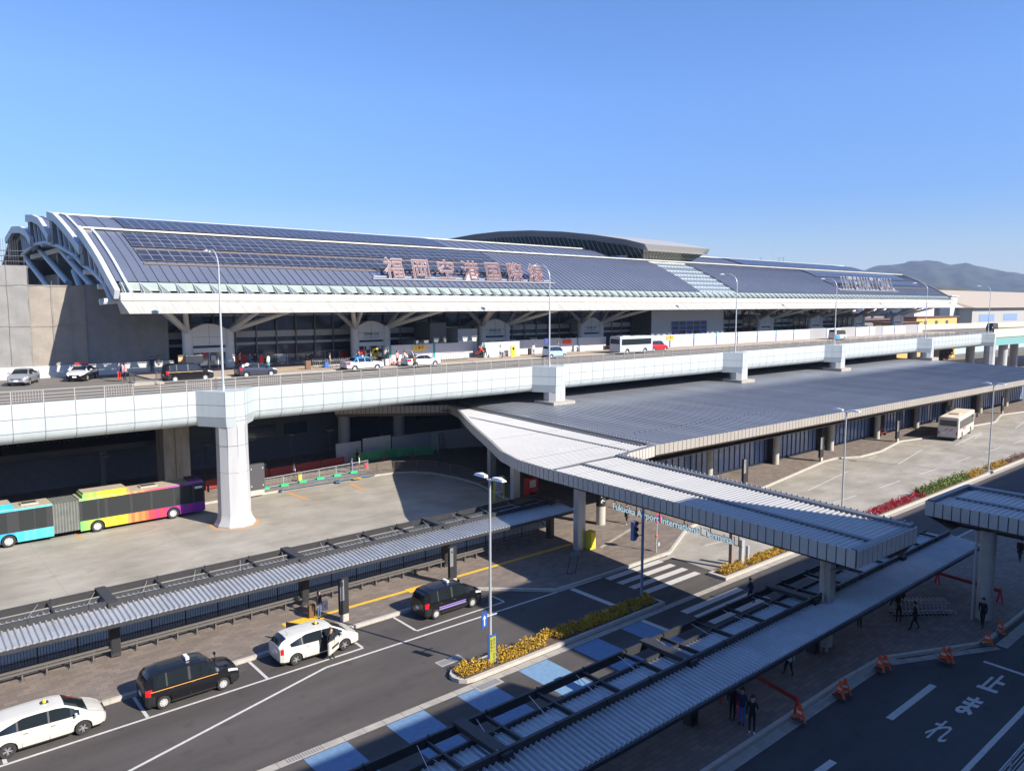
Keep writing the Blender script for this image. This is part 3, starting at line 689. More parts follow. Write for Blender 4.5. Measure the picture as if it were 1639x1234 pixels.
# eave: white band, sloping skirt, glazed strip with triangular brackets
eb = MB([M['cream'], M['seam']])
eb.add([(XL, 76.0, 19.02), (XR, 76.0, 19.02), (XR, 76.0, 19.72), (XL, 76.0, 19.72), (XL, 76.5, 19.72), (XR, 76.5, 19.72)], [(0, 1, 2, 3), (3, 2, 5, 4)], 0)
eb.add([(XL, 76.0, 19.02), (XL, 76.0, 19.72), (XL, 76.5, 19.72), (XL, 76.5, 19.02)], [(0, 1, 2, 3)], 0)
k = XL + 1.0
while k < XR: eb.box(k - .02, k + .02, 75.994, 76.0, 19.02, 19.72, 1); k += 3.24
eb.build('eave_band', T, True)
sk = MB([M['skirt'], M['seam']])
sk.add([(XL, 76.1, 19.0), (XR + .3, 76.1, 19.0), (XR + 2.6, 74.5, 17.85), (XL + .3, 74.5, 17.85)], [(3, 2, 1, 0)], 0)
sk.add([(XL + .3, 74.5, 17.85), (XR + 2.6, 74.5, 17.85), (XR + 2.6, 77.5, 17.8), (XL + .3, 77.5, 17.8)], [(3, 2, 1, 0)], 0)
sk.add([(XL, 76.1, 19.0), (XL + .3, 74.5, 17.85), (XL + .3, 77.5, 17.8), (XL, 77.5, 19.0)], [(0, 1, 2, 3)], 0)
sk.add([(XR + .3, 76.1, 19.0), (XR + 2.6, 74.5, 17.85), (XR + 2.6, 77.5, 17.8), (XR + .3, 77.5, 19.0)], [(3, 2, 1, 0)], 0)
k = XL + 1.0
while k < XR: sk.beam((k, 76.095, 18.99), (k + .3, 74.495, 17.845), .03, .01, 1); k += 1.62
sk.build('eave_skirt', T, True)
gs = MB(M['glass_pale']); gs.add([(XL + .4, 77.85, 20.72), (XR, 77.85, 20.72), (XR, 77.0, 20.02), (XL + .4, 77.0, 20.02)], [(3, 2, 1, 0)]); gs.build('glazed_strip', T, True)
br = MB([M['galv'], mat('bracket_plate', (.16, .20, .18), .6)])
k = XL + .5
while k < XR:
    br.beam((k, 77.8, 20.7), (k, 76.3, 19.75), .07, .14, 0); br.beam((k + .02, 77.75, 20.65), (k + .62, 76.35, 19.76), .06, .1, 0); br.add([(k, 77.78, 20.65), (k + .45, 76.9, 20.08), (k + .8, 76.45, 19.78), (k - .25, 76.45, 19.78)], [(0, 3, 2, 1)], 1)
    k += 1.62
br.box(XL + .3, XR, 76.85, 76.95, 19.95, 20.02, 0)
br.build('eave_bracket', T, True)
# gable trusses at the left end
def gable(X, sg):
    for pr, dep in ((S1, 0), (S2, 0), (S3, 0), (S4[:5], 0)):
        P = ([(76.0, 19.72)] if pr is S1 else []) + list(pr)
        hi = off(P, .28); lo = off(P, -.62)
        b = MB([M['truss_grey'], M['mid_grey']]); n = len(P)
        for x0, x1 in ((X - .5 * sg, X - .05 * sg), (X + .75 * sg, X + 1.0 * sg)):
            a, c = (min(x0, x1), max(x0, x1)); h2 = hi if x0 == X - .5 * sg else off(P, .2)
            for i in range(n - 1):
                b.add([(a, *lo[i]), (a, *lo[i + 1]), (a, *h2[i + 1]), (a, *h2[i]), (c, *lo[i]), (c, *lo[i + 1]), (c, *h2[i + 1]), (c, *h2[i])], [(0, 3, 2, 1), (4, 5, 6, 7), (3, 7, 6, 2), (0, 1, 5, 4)], 0)
            for i in (0, n - 1): b.add([(a, *lo[i]), (a, *h2[i]), (c, *h2[i]), (c, *lo[i])], [(0, 1, 2, 3), (3, 2, 1, 0)], 0)
        b.build('gable_beam', T, True)
    ch = [(79.4, 18.9), (82.0, 20.67), (85, 21.6), (87.5, 22.2), (90.1, 22.7), (94.2, 23.94), (101, 25.19), (108.7, 26.14), (116.1, 26.38), (126.2, 25.47)]
    b = MB(M['truss_grey']); b.path([(X + .1 * sg, *p) for p in ch], .24, 8)
    for y, z in ((82, 20.67), (87.5, 22.2), (94.2, 23.94), (108.7, 26.1)): b.tube((X - .5 * sg, y, z - .3), (X + 1.2 * sg, y, z - .3), .26, 8)
    b.tube((X - .9 * sg, 79.8, 18.9), (X + 1.0 * sg, 79.8, 19.1), .3, 8)
    b.build('lower_chord', T, True, smooth=40)
    lt = MB([M['truss_grey'], M['mid_grey']])
    def cz(y):
        for p, q in zip(ch[:-1], ch[1:]):
            if p[0] <= y <= q[0]: return p[1] + (q[1] - p[1]) * (y - p[0]) / (q[0] - p[0])
        return ch[-1][1]
    for pr in (S1, S2, S3, S4[:5]):
        lo = off(pr, -.55); y0, y1 = pr[0][0] + 2.2, min(pr[-1][0], 126)
        for k in range(6):
            y = y0 + (y1 - y0) * k / 5
            for p, q in zip(lo[:-1], lo[1:]):
                if p[0] <= y <= q[0] + .01:
                    z = p[1] + (q[1] - p[1]) * (y - p[0]) / (q[0] - p[0]); zb = cz(y - .8)
                    if z - zb > .3: lt.beam((X + .1 * sg, y, z), (X + .1 * sg, y - 1.0, zb), .22, .22, 0)
                    break
        y, z = pr[-1]
        if z - 1 > cz(min(y, 126)): lt.box(X - .2, X + .8, y - 1.3, y + .2, cz(min(y, 126)), z - .2, 1)
    lt.parts('gable_strut', T, True)
    dp = MB(M['mid_grey']); pc = [(y, z) for y, z in ch]
    for pr in (S1, S2, S3, S4[:4]):
        lo = off(pr, -.3)
        for p, q in zip(lo[:-1], lo[1:]):
            if q[0] > 126: continue
            dp.add([(X + .85 * sg, p[0], max(p[1], cz(max(79.4, p[0])) + .02)), (X + .85 * sg, q[0], max(q[1], cz(max(79.4, q[0])) + .02)), (X + .85 * sg, q[0], cz(max(79.4, q[0]))), (X + .85 * sg, p[0], cz(max(79.4, p[0])))], [(0, 1, 2, 3)])
    dp.build('gable_panel', T, True)
gable(XL, 1)
for pts in (((131, 25.2), (113, 20.0)), ((121.2, 26.2), (104, 21.2)), ((106.4, 25.0), (91.8, 20.5)), ((100.5, 22.5), (97, 20.0))):
    b = MB(M['truss_grey']); b.tube((20, *pts[0]), (20, *pts[1]), .38, 10); b.build('brace', T, True, smooth=40)
# end body under the gable: dark wall, window band
eb = MB([M['facade_dark'], M['mid_grey'], M['beige']])
eb.box(24, 26, 91, 150, 0, 23.2, 0); eb.box(20.5, 23.8, 92, 93.2, 20, 26, 1); eb.box(20.5, 23.9, 112, 113.2, 20, 26, 1)
eb.box(20.0, 24.2, 96, 128, 25.0, 25.6, 2)
eb.build('end_wall', T, True)
gr = []
for pr in (S1,):   # right gable edge
    hi = off(pr, .25); lo = off(pr, -.5); b = MB(M['mid_grey']); n = len(pr)
    for i in range(n - 1): b.add([(XR, *lo[i]), (XR, *lo[i + 1]), (XR, *hi[i + 1]), (XR, *hi[i]), (XR + .5, *lo[i]), (XR + .5, *lo[i + 1]), (XR + .5, *hi[i + 1]), (XR + .5, *hi[i])], [(0, 3, 2, 1), (4, 5, 6, 7), (3, 7, 6, 2), (0, 1, 5, 4)], 0)
    b.build('gable_beam', T, True)

# ---- hall with the arched lookout roof in the middle
lp = [(89.6, 29.35), (94.2, 30.45), (102, 31.8), (110.5, 32.95), (119.7, 33.85), (129.8, 34.35), (138.6, 34.35), (149.3, 33.9), (156, 33.0)]
hr = MB([mat('hall_fascia', (.26, .265, .28), .5, metal=.2), mat('hall_roof', (.46, .44, .40), .45, metal=.3)])
for i in range(len(lp) - 1):
    (ya, za), (yb, zb) = lp[i], lp[i + 1]
    for x, s, xi in ((108.0, 1, 109.0), (127.6, -1, 126.6)):
        q = [(x, ya, za), (x, yb, zb), (xi, yb, zb - 1.25), (xi, ya, za - 1.15)]
        hr.add(q if s > 0 else q[::-1], [(3, 2, 1, 0)], 0)
    hr.add([(108.0, ya, za), (127.6, ya, za), (127.6, yb, zb), (108.0, yb, zb)], [(0, 1, 2, 3)], 1)
    hr.add([(109, ya, za - 1.15), (126.6, ya, za - 1.15), (126.6, yb, zb - 1.25), (109, yb, zb - 1.25)], [(3, 2, 1, 0)], 0)
hr.add([(108.0, 89.6, 29.35), (109.0, 90.6, 28.2), (126.6, 90.6, 28.2), (127.6, 89.6, 29.35)], [(0, 1, 2, 3)], 1)
hr.build('hall_roof', T, True)
hg = MB([M['glass_green'], M['cream'], M['facade'], M['glass_dark']])
def zt(y):
    for p, q in zip(lp[:-1], lp[1:]):
        if p[0] <= y <= q[0]: return p[1] + (q[1] - p[1]) * (y - p[0]) / (q[0] - p[0])
    return lp[-1][1]
ys = [90.62 + i * 2.6 for i in range(25)]
for ya, yb in zip(ys[:-1], ys[1:]):
    for xo, xi, s in ((109.02, 111.3, 1), (126.58, 124.6, -1)):
        da = max(0, 92.4 - ya); db = 0
        q = [(xo, ya, zt(ya) - 1.2), (xo, yb, zt(yb) - 1.25), (xi, yb, 26.6 + (yb - 92) * .075), (xi, ya + da, 26.6 + (ya + da - 92) * .075)]
        hg.add(q if s > 0 else q[::-1], [(3, 2, 1, 0)], 0)
        for t in (0, .5):
            y = ya + (yb - ya) * t
            hg.beam((xo - .03 * s, y, zt(y) - 1.2), (xi - .03 * s, y + (da if t == 0 else 0), 26.6 + (y - 92) * .075), .06, .06, 2)
hg.add([(109.02, 90.62, 28.2), (126.58, 90.62, 28.2), (124.6, 92.4, 26.65), (111.3, 92.4, 26.65)], [(3, 2, 1, 0)], 0)
for i in range(18):
    t = i / 17; hg.beam((109.02 + 17.56 * t, 90.59, 28.2), (111.3 + 13.3 * t, 92.37, 26.65), .07, .07, 1)
hg.beam((110.2, 91.5, 27.4), (125.6, 91.5, 27.4), .07, .05, 1)
hg.build('hall_glazing', T, True)
hb = MB([M['cream'], M['facade'], M['glass_blue']])
hb.box(108.8, 122.6, 89.4, 92.0, 25.5, 26.28, 0); hb.box(110.8, 124.6, 92.0, 92.6, 25.5, 26.62, 0); hb.box(110.8, 125, 92.5, 150, 24, 27.1, 1); hb.box(109.6, 110.3, 95.5, 112, 24, 27.7, 1)
for k in range(7): hb.box(109.56, 109.6, 97 + k * 1.8, 98.2 + k * 1.8, 26.7, 27.5, 2)
hb.build('hall_base', T, True)

# ---- departures front under the roof
YW = 91.0
fw = MB([M['glass_dark'], M['facade'], M['facade_dark'], M['mid_grey']])
fw.box(26.5, 190, YW, YW + .3, ZD + .1, 21, 0)
for z0, z1 in ((14.75, 15.5), (13.85, 14.15), (19.2, 21), (17.3, 17.5)): fw.box(26.5, 190, YW - .12, YW - .005, z0, z1, 1 if z0 < 19 else 2)
x = 27.0
while x < 190:
    fw.box(x - .07, x + .07, YW - .28, YW - .13, ZD + .1, 20, 3); x += 2.55
fw.build('glass_front', T, True)
inn = MB([M['tan'], M['facade'], M['red'], M['beige']])
lob = random.Random(5)
def portal(X, k):
    w = 5.7
    c = MB([M['portal'], M['seam']])
    for s in (0, 1):
        xc = X + .55 + s * (w - 1.1)
        c.lathe([(.55, ZD + .1), (.55, 15.9)], (xc, 87.2, 0), 14)
    c.parts('portal_column', T, True, smooth=40)
    f = MB([M['portal'], M['seam'], M['glass_dark'], M['text_white'], M['red'], M['yellow']])
    for q in range(4): f.box(X + 1.2 + q * .9, X + 1.7 + q * .9, 87.1, 87.14, ZD + .9 + (q % 2) * .5, ZD + 1.5 + (q % 2) * .5, (3, 4, 3, 5)[(q + k) % 4])
    arc = [(X + .3 + (w - .6) * i / 10, 15.6 + .95 * math.sin(PI * i / 10)) for i in range(11)]
    f.add([(p[0], 87.0, p[1]) for p in arc] + [(X + w - .3, 87.0, 14.15), (X + .3, 87.0, 14.15)], [tuple(range(12, -1, -1))], 0)
    f.add([(p[0], 87.0, p[1]) for p in arc] + [(p[0], 91, p[1]) for p in arc], [(i, i + 1, 12 + i, 11 + i) for i in range(10)], 0)
    f.box(X + w / 2 - .015, X + w / 2 + .015, 86.985, 87.0, 14.15, 16.5, 1); f.box(X + .3, X + w - .3, 86.985, 87.0, 15.05, 15.08, 1)
    f.box(X + .9, X + w - .9, 86.95, 87.2, 13.35, 13.85, 0); f.box(X + .9, X + w - .9, 87.3, 87.35, ZD + .1, 14.1, 2)
    for t in range(5): f.box(X + .9 + t * (w - 1.8) / 4 - .04, X + .9 + t * (w - 1.8) / 4 + .04, 87.2, 87.29, ZD + .1, 13.4, 0)
    f.build('portal', T, True)
    tx = MB(M['text_dark']); 
    if k in (1, 2, 3): put_text(tx, '国際線 出発', .42, (X + w / 2, 86.97, 14.72), (1, 0, 0), (0, 0, 1)); put_text(tx, 'International Departures', .24, (X + w / 2, 86.97, 14.4), (1, 0, 0), (0, 0, 1)); tx.build('portal_lettering', T, True)
    # tubular struts to the eave and back
    for s, xc in ((-1, X + .5), (1, X + w - .5)):
        for dx, yy, zz in ((5.2, 78.2, 18.6), (2.4, 80.0, 19.2), (5.0, 88.5, 20.5)):
            b = MB(M['facade']); b.tube((xc, 87.0, 15.7), (xc + s * dx, yy, zz), .30, 8, 0, .24); b.build('strut', T, True, smooth=40)
for k, X in enumerate([27.4, 48.0, 68.6, 89.0, 141.3, 162.0, 182.8, 204.2]): portal(X, k)
# soft furnishing of the front: low shop fronts, screens
for k in range(70):
    x = lob.uniform(28, 205); w = lob.uniform(.5, 2.2); h = lob.uniform(.6, 2.0)
    inn.box(x, x + w, 90.3 + lob.uniform(0, .4), 90.72, ZD + .1, ZD + .1 + h, lob.choice([1, 1, 3, 0, 2]))
inn.build('shop_counter', T, True)
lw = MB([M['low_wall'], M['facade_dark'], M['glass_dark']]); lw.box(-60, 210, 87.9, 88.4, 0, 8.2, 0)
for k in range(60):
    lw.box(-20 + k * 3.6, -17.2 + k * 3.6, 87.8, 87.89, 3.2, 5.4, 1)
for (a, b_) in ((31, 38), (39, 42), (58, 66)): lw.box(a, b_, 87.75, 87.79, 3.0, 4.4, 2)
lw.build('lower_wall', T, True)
# arrivals entrance below
en = MB([M['facade_dark'], M['facade'], M['glass_dark']])
for (x, r) in ((45.3, .75), (53.2, .75)): en.lathe([(r, 0.1), (r, 8.3)], (x, 84.5, 0), 14, 1)
en.box(46.2, 52.6, 85.6, 86.4, 4.6, 6.0, 1); en.box(46.8, 51.5, 86.5, 86.7, .1, 4.6, 2)
put_text(en, 'International Arrivals', .5, (49.4, 85.58, 5.2), (1, 0, 0), (0, 0, 1), mi=0)
en.build('arrivals_porch', T, True, smooth=40)

# ---- roof letters
def roof_sign(name, label, txt, x0, x1, Y, z, size, red, sp):
    t = thing(name, label, 'sign', (x0, Y, z)); n = len(txt)
    fr = MB([M['solar_frame'], M['navy']])
    fr.box(x0 - 1.3, x1 + 1.3, Y - .2, Y + .1, z - .35, z - .2, 0); fr.box(x0 - .9, x1 + .9, Y + .35, Y + .45, z - .1, z + .1, 0)
    k = x0 - 1.0
    while k < x1 + 1: fr.tube((k, Y - .1, z - .3), (k, Y + .2, z - 1.0), .03, 5, 0); k += 1.7
    fr.build('support_frame', t, True)
    for i, ch in enumerate(txt):
        xc = x0 + (x1 - x0) * (i + .5) / n
        b = MB([M['letter_edge'] if red else mat('letter_rim', (.52, .50, .49), .4), M['letter_red'] if red else M['letter_grey']])
        put_text(b, ch, size, (xc, Y, z), (1, 0, 0), (0, .32, 1), offset=(.048 if red else .06) * size / 2.6, mi=0, thick=.05, sx=1 if red else .66)
        put_text(b, ch, size, (xc, Y - .07, z), (1, 0, 0), (0, .32, 1), offset=(-.012 if red else -.03) * size / 2.6, mi=1, thick=.05, sx=1 if red else .66)
        b.build('letter', t, True)
    bk = MB(mat('sign_back', (.02, .06, .25), .5, metal=.3)); 
    bk.add([(x0 - .9, Y + .55, z - .25), (x1 + .9, Y + .55, z - .25), (x1 + .9, Y + 1.6, z + .9 - .35), (x0 - .9, Y + 1.6, z + .9 - .35)], [(0, 1, 2, 3)])
    if red: bk.build('sign_backing', t, True)
roof_sign('roof_sign', 'red and white Japanese characters standing on the terminal roof slope', '福岡空港国際線', 47.9, 74.6, 79.3, 21.95, 2.85, True, 0)
roof_sign('roof_sign', 'grey capital letters reading INTERNATIONAL at the right end of the terminal roof', 'INTERNATIONAL', 160.6, 186.8, 79.3, 21.95, 3.9, False, 0)

# ---- scaffold sheeting and concrete barrier at the left
ms = thing('scaffold_sheeting', 'tall grey mesh sheeting on scaffolding beside the terminal end', 'scaffold', (18, 87.7, ZD))
b = MB([M['mesh_sheet'], M['mesh_sheet_tan'], M['mid_grey']])
def rip(x0, x1, z0, z1, Y, mi):
    n = int((x1 - x0) / .35); m_ = int((z1 - z0) / .5) + 1; rr = random.Random(3)
    G = [[(x0 + (x1 - x0) * i / n, Y - .12 * math.sin(i * .7 + j * .4) * math.sin(j * .9) * .6 - .05 * rr.random() + (.08 if i % 5 == 0 else 0), z0 + (z1 - z0) * j / m_) for i in range(n + 1)] for j in range(m_ + 1)]
    vs = [p for r_ in G for p in r_]; fs = [(j * (n + 1) + i, j * (n + 1) + i + 1, (j + 1) * (n + 1) + i + 1, (j + 1) * (n + 1) + i) for j in range(m_) for i in range(n)]
    b.add(vs, fs, mi)
rip(-4, 13.3, ZD + 1.15, 22.4, 87.55, 0); rip(13.3, 18.2, ZD + 1.15, 20.55, 87.6, 1); rip(18.2, 26.1, ZD + 1.15, 20.7, 87.65, 0)
for x in (11.6, 13.35, 15.3, 16.9, 18.3, 20.2, 22.0, 24.0, 25.6): b.tube((x, 87.42, ZD + 1.3), (x, 87.42, 22.8 if x < 13.4 else 21.0), .018, 5, 2)
for z in (16.6, 20.55): b.tube((-4, 87.42, z), (26, 87.42, z), .018, 5, 2)
b.box(25.95, 26.1, 87.7, 91, ZD + .1, 19, 0)
b.build('mesh_sheet', ms, True, smooth=60)
sc = MB(M['dark_grey'])
for x in (7, 9, 11, 13.2): sc.tube((x, 88.0, 20), (x, 88.0, 24.0), .04, 5)
for z in (22.8, 23.3, 23.8): sc.tube((-4, 88.0, z), (13.4, 88.0, z), .04, 5)
for k in range(24): sc.tube((8.5 + k * .2, 90.5, 22.5), (8.5 + k * .2, 90.5, 25.1), .02, 4)
sc.box(-4, 13.6, 88.2, 95, 22.2, 22.4)
sc.build('scaffold_tube', ms, True)
cb = MB(M['barrier']); cb.add([(-30, 87.0, ZD), (26.5, 87.0, ZD), (26.5, 87.28, ZD + 1.15), (-30, 87.28, ZD + 1.15), (-30, 87.6, ZD + 1.15), (26.5, 87.6, ZD + 1.15), (26.5, 87.6, ZD)], [(0, 1, 2, 3), (3, 2, 5, 4), (1, 6, 5, 2)])
o = cb.build('concrete_barrier', smooth=None); tag(o, 'long pale concrete barrier wall at the foot of the mesh sheeting', 'barrier wall')
# ================================================================ BUS TERMINAL WITH THE DARK ROOF
BT = thing('bus_terminal', 'bus terminal hall with a wide flat dark ribbed roof beside the viaduct', 'bus terminal', (107, 50, 0))
def zr(x, y):
    a = 6.87 - .006 * (x - 55); b = 7.1 - .0024 * (x - 60)
    return a + (b - a) * min(1.25, (y - 40.5) / 22.5)
def xl(y): return 50.6 + (y - 40.5) * .12
XE = 174.0
rb = MB([M['bus_roof'], M['flash']])
ysr = [40.5, 46, 52, 58, 64, 70, 76.5]
for ya, yb in zip(ysr[:-1], ysr[1:]):
    xs_ = [0, .25, .5, .75, 1]
    for s0, s1 in zip(xs_[:-1], xs_[1:]):
        p = [(xl(y) + (XE - xl(y)) * s, y) for s, y in ((s0, ya), (s1, ya), (s1, yb), (s0, yb))]
        rb.add([(x, y, zr(x, y)) for x, y in p], [(0, 1, 2, 3)], 0)
x = 52.0
while x < XE - .2:
    y0 = 40.5; y1 = min(76.5, 40.5 + (x - 50.6) / .12)
    for (a, c) in zip([y0, (y0 + y1) / 2], [(y0 + y1) / 2, y1]):
        rb.add([(x - .05, a, zr(x, a)), (x - .02, a, zr(x, a) + .06), (x + .02, a, zr(x, a) + .06), (x + .05, a, zr(x, a)),
                (x - .05, c, zr(x, c)), (x - .02, c, zr(x, c) + .06), (x + .02, c, zr(x, c) + .06), (x + .05, c, zr(x, c))], [(0, 4, 5, 1), (1, 5, 6, 2), (2, 6, 7, 3)], 0)
    if x > 53: rb.box(x + .1, x + .3, 45.3, 45.38, zr(x, 45) + .02, zr(x, 45) + .12, 1)
    x += .78
for yy in (52.3, 58.2, 70.4): rb.box(56, XE - .5, yy, yy + .12, zr(100, yy) - .02 + .14, zr(100, yy) + .17, 1) if False else None
rb.build('roof', BT, True)
ed = MB(M['barrier']); ed.beam((XE, 40.5, zr(XE, 40.5) + .03), (XE, 76.5, zr(XE, 76.5) + .03), .3, .12); ed.build('roof_edge', BT, True)
def fascia(path, h, drop_in, drop, parent, name='fascia', pitch=.5, zt=None, soff=1.6, mi=None, pm='fascia_shade_lift'):
    """panelled vertical fascia along a path of (x, y, ztop), panels with dark joints, and a sloping underside going inwards (to the left of the path)"""
    b = MB([M[pm], M['black_steel'], M['fascia_brown'], M['flash']])
    P = [Vector(p) for p in path]
    for p, q in zip(P[:-1], P[1:]):
        d = q - p; L = d.length; d.normalize(); hd = Vector((d.x, d.y, 0)).normalized(); n = Vector((hd.y, -hd.x, 0)); k = max(1, round(L / pitch))
        b.add([p, q, q - Vector((0, 0, h)), p - Vector((0, 0, h))], [(0, 3, 2, 1)], 1)
        for t in range(k):
            a = p + d * (L * t / k + .03); c = p + d * (L * (t + 1) / k - .03); o1 = n * .08; dn = Vector((0, 0, h - .01)); up = Vector((0, 0, .03))
            v = [a + o1 + up, c + o1 + up, c + o1 - dn, a + o1 - dn, a + up, c + up, c - dn, a - dn]
            b.add(v, [(0, 3, 2, 1), (0, 1, 5, 4), (3, 7, 6, 2), (0, 4, 7, 3), (1, 2, 6, 5)], 0)
        i1 = -n * .3 - Vector((0, 0, h)); i2 = -n * soff - Vector((0, 0, h + drop))
        b.add([p - Vector((0, 0, h)), q - Vector((0, 0, h)), q + i2, p + i2], [(0, 3, 2, 1)], 2)
    return b.build(name, parent, True)
fascia([(50.5, 40.42, 6.92), (75, 40.42, 6.78), (100, 40.42, 6.63), (125, 40.42, 6.48), (150, 40.42, 6.33), (174.2, 40.42, 6.18)], .82, 1.5, .62, BT, pitch=.62, soff=1.5, pm='fascia_panel')
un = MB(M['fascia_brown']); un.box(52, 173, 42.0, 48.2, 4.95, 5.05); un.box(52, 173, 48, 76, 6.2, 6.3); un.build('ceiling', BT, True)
gw = MB([M['glass_blue'], M['black_steel'], M['solar_frame']])
gw.box(58, 173, 48.2, 48.3, .3, 5.4, 0)
x = 58.0
while x < 173: gw.box(x - .04, x + .04, 48.12, 48.19, .3, 5.4, 1); x += 1.02
gw.box(58, 173, 48.0, 48.35, .15, .3, 1); gw.box(58, 173, 48.16, 48.19, 2.6, 2.63, 2)
for (a, c) in ((92.5, 95), (107.5, 108.6), (81, 82.2), (121, 122), (133, 134.5), (146, 147)): gw.box(a, c, 47.4, 48.1, .15, 5.0, 1)
gw.build('glass_wall', BT, True)
iw = MB([M['dark_grey'], M['mid_grey']]); iw.box(58, 173, 60, 60.3, .1, 6.0, 0); iw.build('back_wall', BT, True)
for k in range(9):
    x = 67.75 + 13.1 * k
    if x > 172: break
    c = MB(M['light_col']); c.lathe([(.36, .15), (.36, 5.0)], (x, 46.9, 0), 14); c.build('column', BT, True, smooth=40)
dr = MB([M['dark'], M['text_white']])
for x in (94, 108.6): dr.box(x, x + 3.0, 48.0, 48.1, .2, 3.5, 0)
dr.build('door_recess', BT, True)

# ================================================================ WALKWAY CANOPY (white ribbed roof) with the airport name under its eave
WC = thing('walkway_canopy', 'flared walkway canopy with a white ribbed metal roof crossing the bus yard', 'canopy', (41, 40, 0))
ZW = 6.82
LEFT = [(36.0, 16.45), (36.6, 24), (37.15, 31.5), (37.5, 37.5), (37.65, 40.2), (38.1, 43.6), (39.4, 47.2), (42.0, 52.0), (46.2, 60.0), (51.3, 69.0), (52.7, 72.6), (53.2, 76)]
RIGHT_A = [(42.45, 16.3), (45.05, 39.6)]
def lx(y):
    for p, q in zip(LEFT[:-1], LEFT[1:]):
        if p[1] <= y <= q[1]: return p[0] + (q[0] - p[0]) * (y - p[1]) / (q[1] - p[1])
    return LEFT[0][0] if y < 17 else LEFT[-1][0]
def rx(y): return 42.45 + (45.05 - 42.45) * (y - 16.3) / 23.3 if y < 39.65 else 50.45 + (y - 40.5) * .115
def ribbed(b, y0, y1, xa, xb, z, pitch=.33, mi=0, wr=.1):
    y = y0
    b.add([(xa(y0), y0, z), (xb(y0), y0, z)] + [(xb(y1), y1, z), (xa(y1), y1, z)], [(0, 1, 2, 3)], mi)
    while y < y1 - pitch * .5:
        a0, a1 = xa(y + wr), xb(y + wr)
        if a1 - a0 > .3: b.add([(a0, y, z + .003), (a0, y + wr * .4, z + .055), (a0, y + wr * 1.2, z + .055), (a0, y + wr * 1.6, z + .003), (a1, y, z + .003), (a1, y + wr * .4, z + .055), (a1, y + wr * 1.2, z + .055), (a1, y + wr * 1.6, z + .003)],
                  [(0, 4, 5, 1), (1, 5, 6, 2), (2, 6, 7, 3), (0, 1, 2, 3), (7, 6, 5, 4)], mi)
        y += pitch
def ridge(y): return 38.35 + (40.8 - 38.35) * (y - 16.4) / 23.1
rf = MB([M['walk_roof'], M['flash']])
seg = [16.8, 24, 31.5, 37.5, 39.45]
for ya, yb in zip(seg[:-1], seg[1:]):
    ribbed(rf, ya, yb, lambda y: lx(y) + .12, lambda y: ridge(y) - .14, ZW - .06)
    ribbed(rf, ya, yb, lambda y: ridge(y) + .16, lambda y: rx(y) - .4, ZW + .02)
rf.beam((ridge(16.8), 16.8, ZW + .02), (ridge(39.4), 39.4, ZW + .02), .3, .1, 1)
rf.add([(36.1, 16.5, ZW - .07), (42.3, 16.4, ZW - .07), (42.4, 17.2, ZW - .07), (36.2, 17.2, ZW - .07)], [(0, 1, 2, 3)], 0); rf.beam((36.1, 16.62, ZW), (42.2, 16.5, ZW), .35, .2, 1)
rf.build('ribbed_roof', WC, True)
rf2 = MB([M['walk_roof'], M['flash']])
def rg2(y): return 47.3 + (48.8 - 47.3) * (y - 41) / 21.6
seg = [39.65, 40.6, 43.6, 47.2, 52, 60, 64]
for ya, yb in zip(seg[:-1], seg[1:]):
    if ya < 40.5: ribbed(rf2, ya, yb, lambda y: lx(y) + .12, lambda y: 44.9 + (y - 39.65) * 5.5, ZW, pitch=.36)
    else:
        ribbed(rf2, ya, yb, lambda y: lx(y) + .12, lambda y: max(lx(y) + .2, rg2(y) - .12), ZW, pitch=.36)
        ribbed(rf2, ya, yb, lambda y: max(lx(y) + .1, rg2(y) + .12), lambda y: rx(y) - .4, ZW + .02, pitch=.36)
for ya, yb in ((64, 69), (69, 72.6), (72.6, 76)): ribbed(rf2, ya, yb, lambda y: lx(y) + .12, lambda y: rx(y) - .4, ZW, pitch=.36)
rf2.beam((rg2(41), 41, ZW + .02), (rg2(62), 62, ZW + .02), .24, .12, 1)
rf2.beam((37.9, 39.35, ZW + .01), (44.6, 39.75, ZW + .01), .16, .12, 1)
rf2.build('ribbed_roof', WC, True)
gtr = MB([M['flash'], M['walk_roof']])
gtr.beam((42.25, 16.4, ZW + .08), (44.85, 39.55, ZW + .08), .5, .22, 0); gtr.beam((rx(41) - .05, 41, ZW + .1), (rx(76) - .05, 76, ZW + .1), .55, .26, 0); gtr.beam((rx(41) - .75, 41.2, ZW + .08), (rx(76) - .75, 76, ZW + .08), .3, .16, 0)
gtr.beam((44.9, 39.62, ZW + .06), (50.4, 40.55, ZW + .06), .3, .16, 0)
for k in range(60): gtr.box(42.5 + .1124 * (k * .39), 42.58 + .1124 * (k * .39), 16.5 + k * .39, 16.6 + k * .39, ZW + .1, ZW + .27, 1)
for k in range(90): gtr.box(rx(41 + k * .39) + .12, rx(41 + k * .39) + .2, 41 + k * .39, 41.1 + k * .39, ZW + .15, ZW + .3, 1)
gtr.build('gutter', WC, True)
fascia([(p[0], p[1], ZW + .05) for p in [(42, 80.5), (52.75, 73.0)] + LEFT[::-1][2:]], .85, 1, .55, WC, pitch=.5, soff=1.5)
fascia([(36.0, 16.45, ZW + .05), (42.45, 16.3, ZW + .05)], .85, 1, .5, WC, pitch=.5, soff=1.4)
fascia([(42.45, 16.3, ZW + .05), (45.05, 39.6, ZW + .05), (50.4, 40.4, ZW + .05)], .85, 1, .5, WC, pitch=.5, soff=1.4)
uc = MB(M['fascia_brown'])
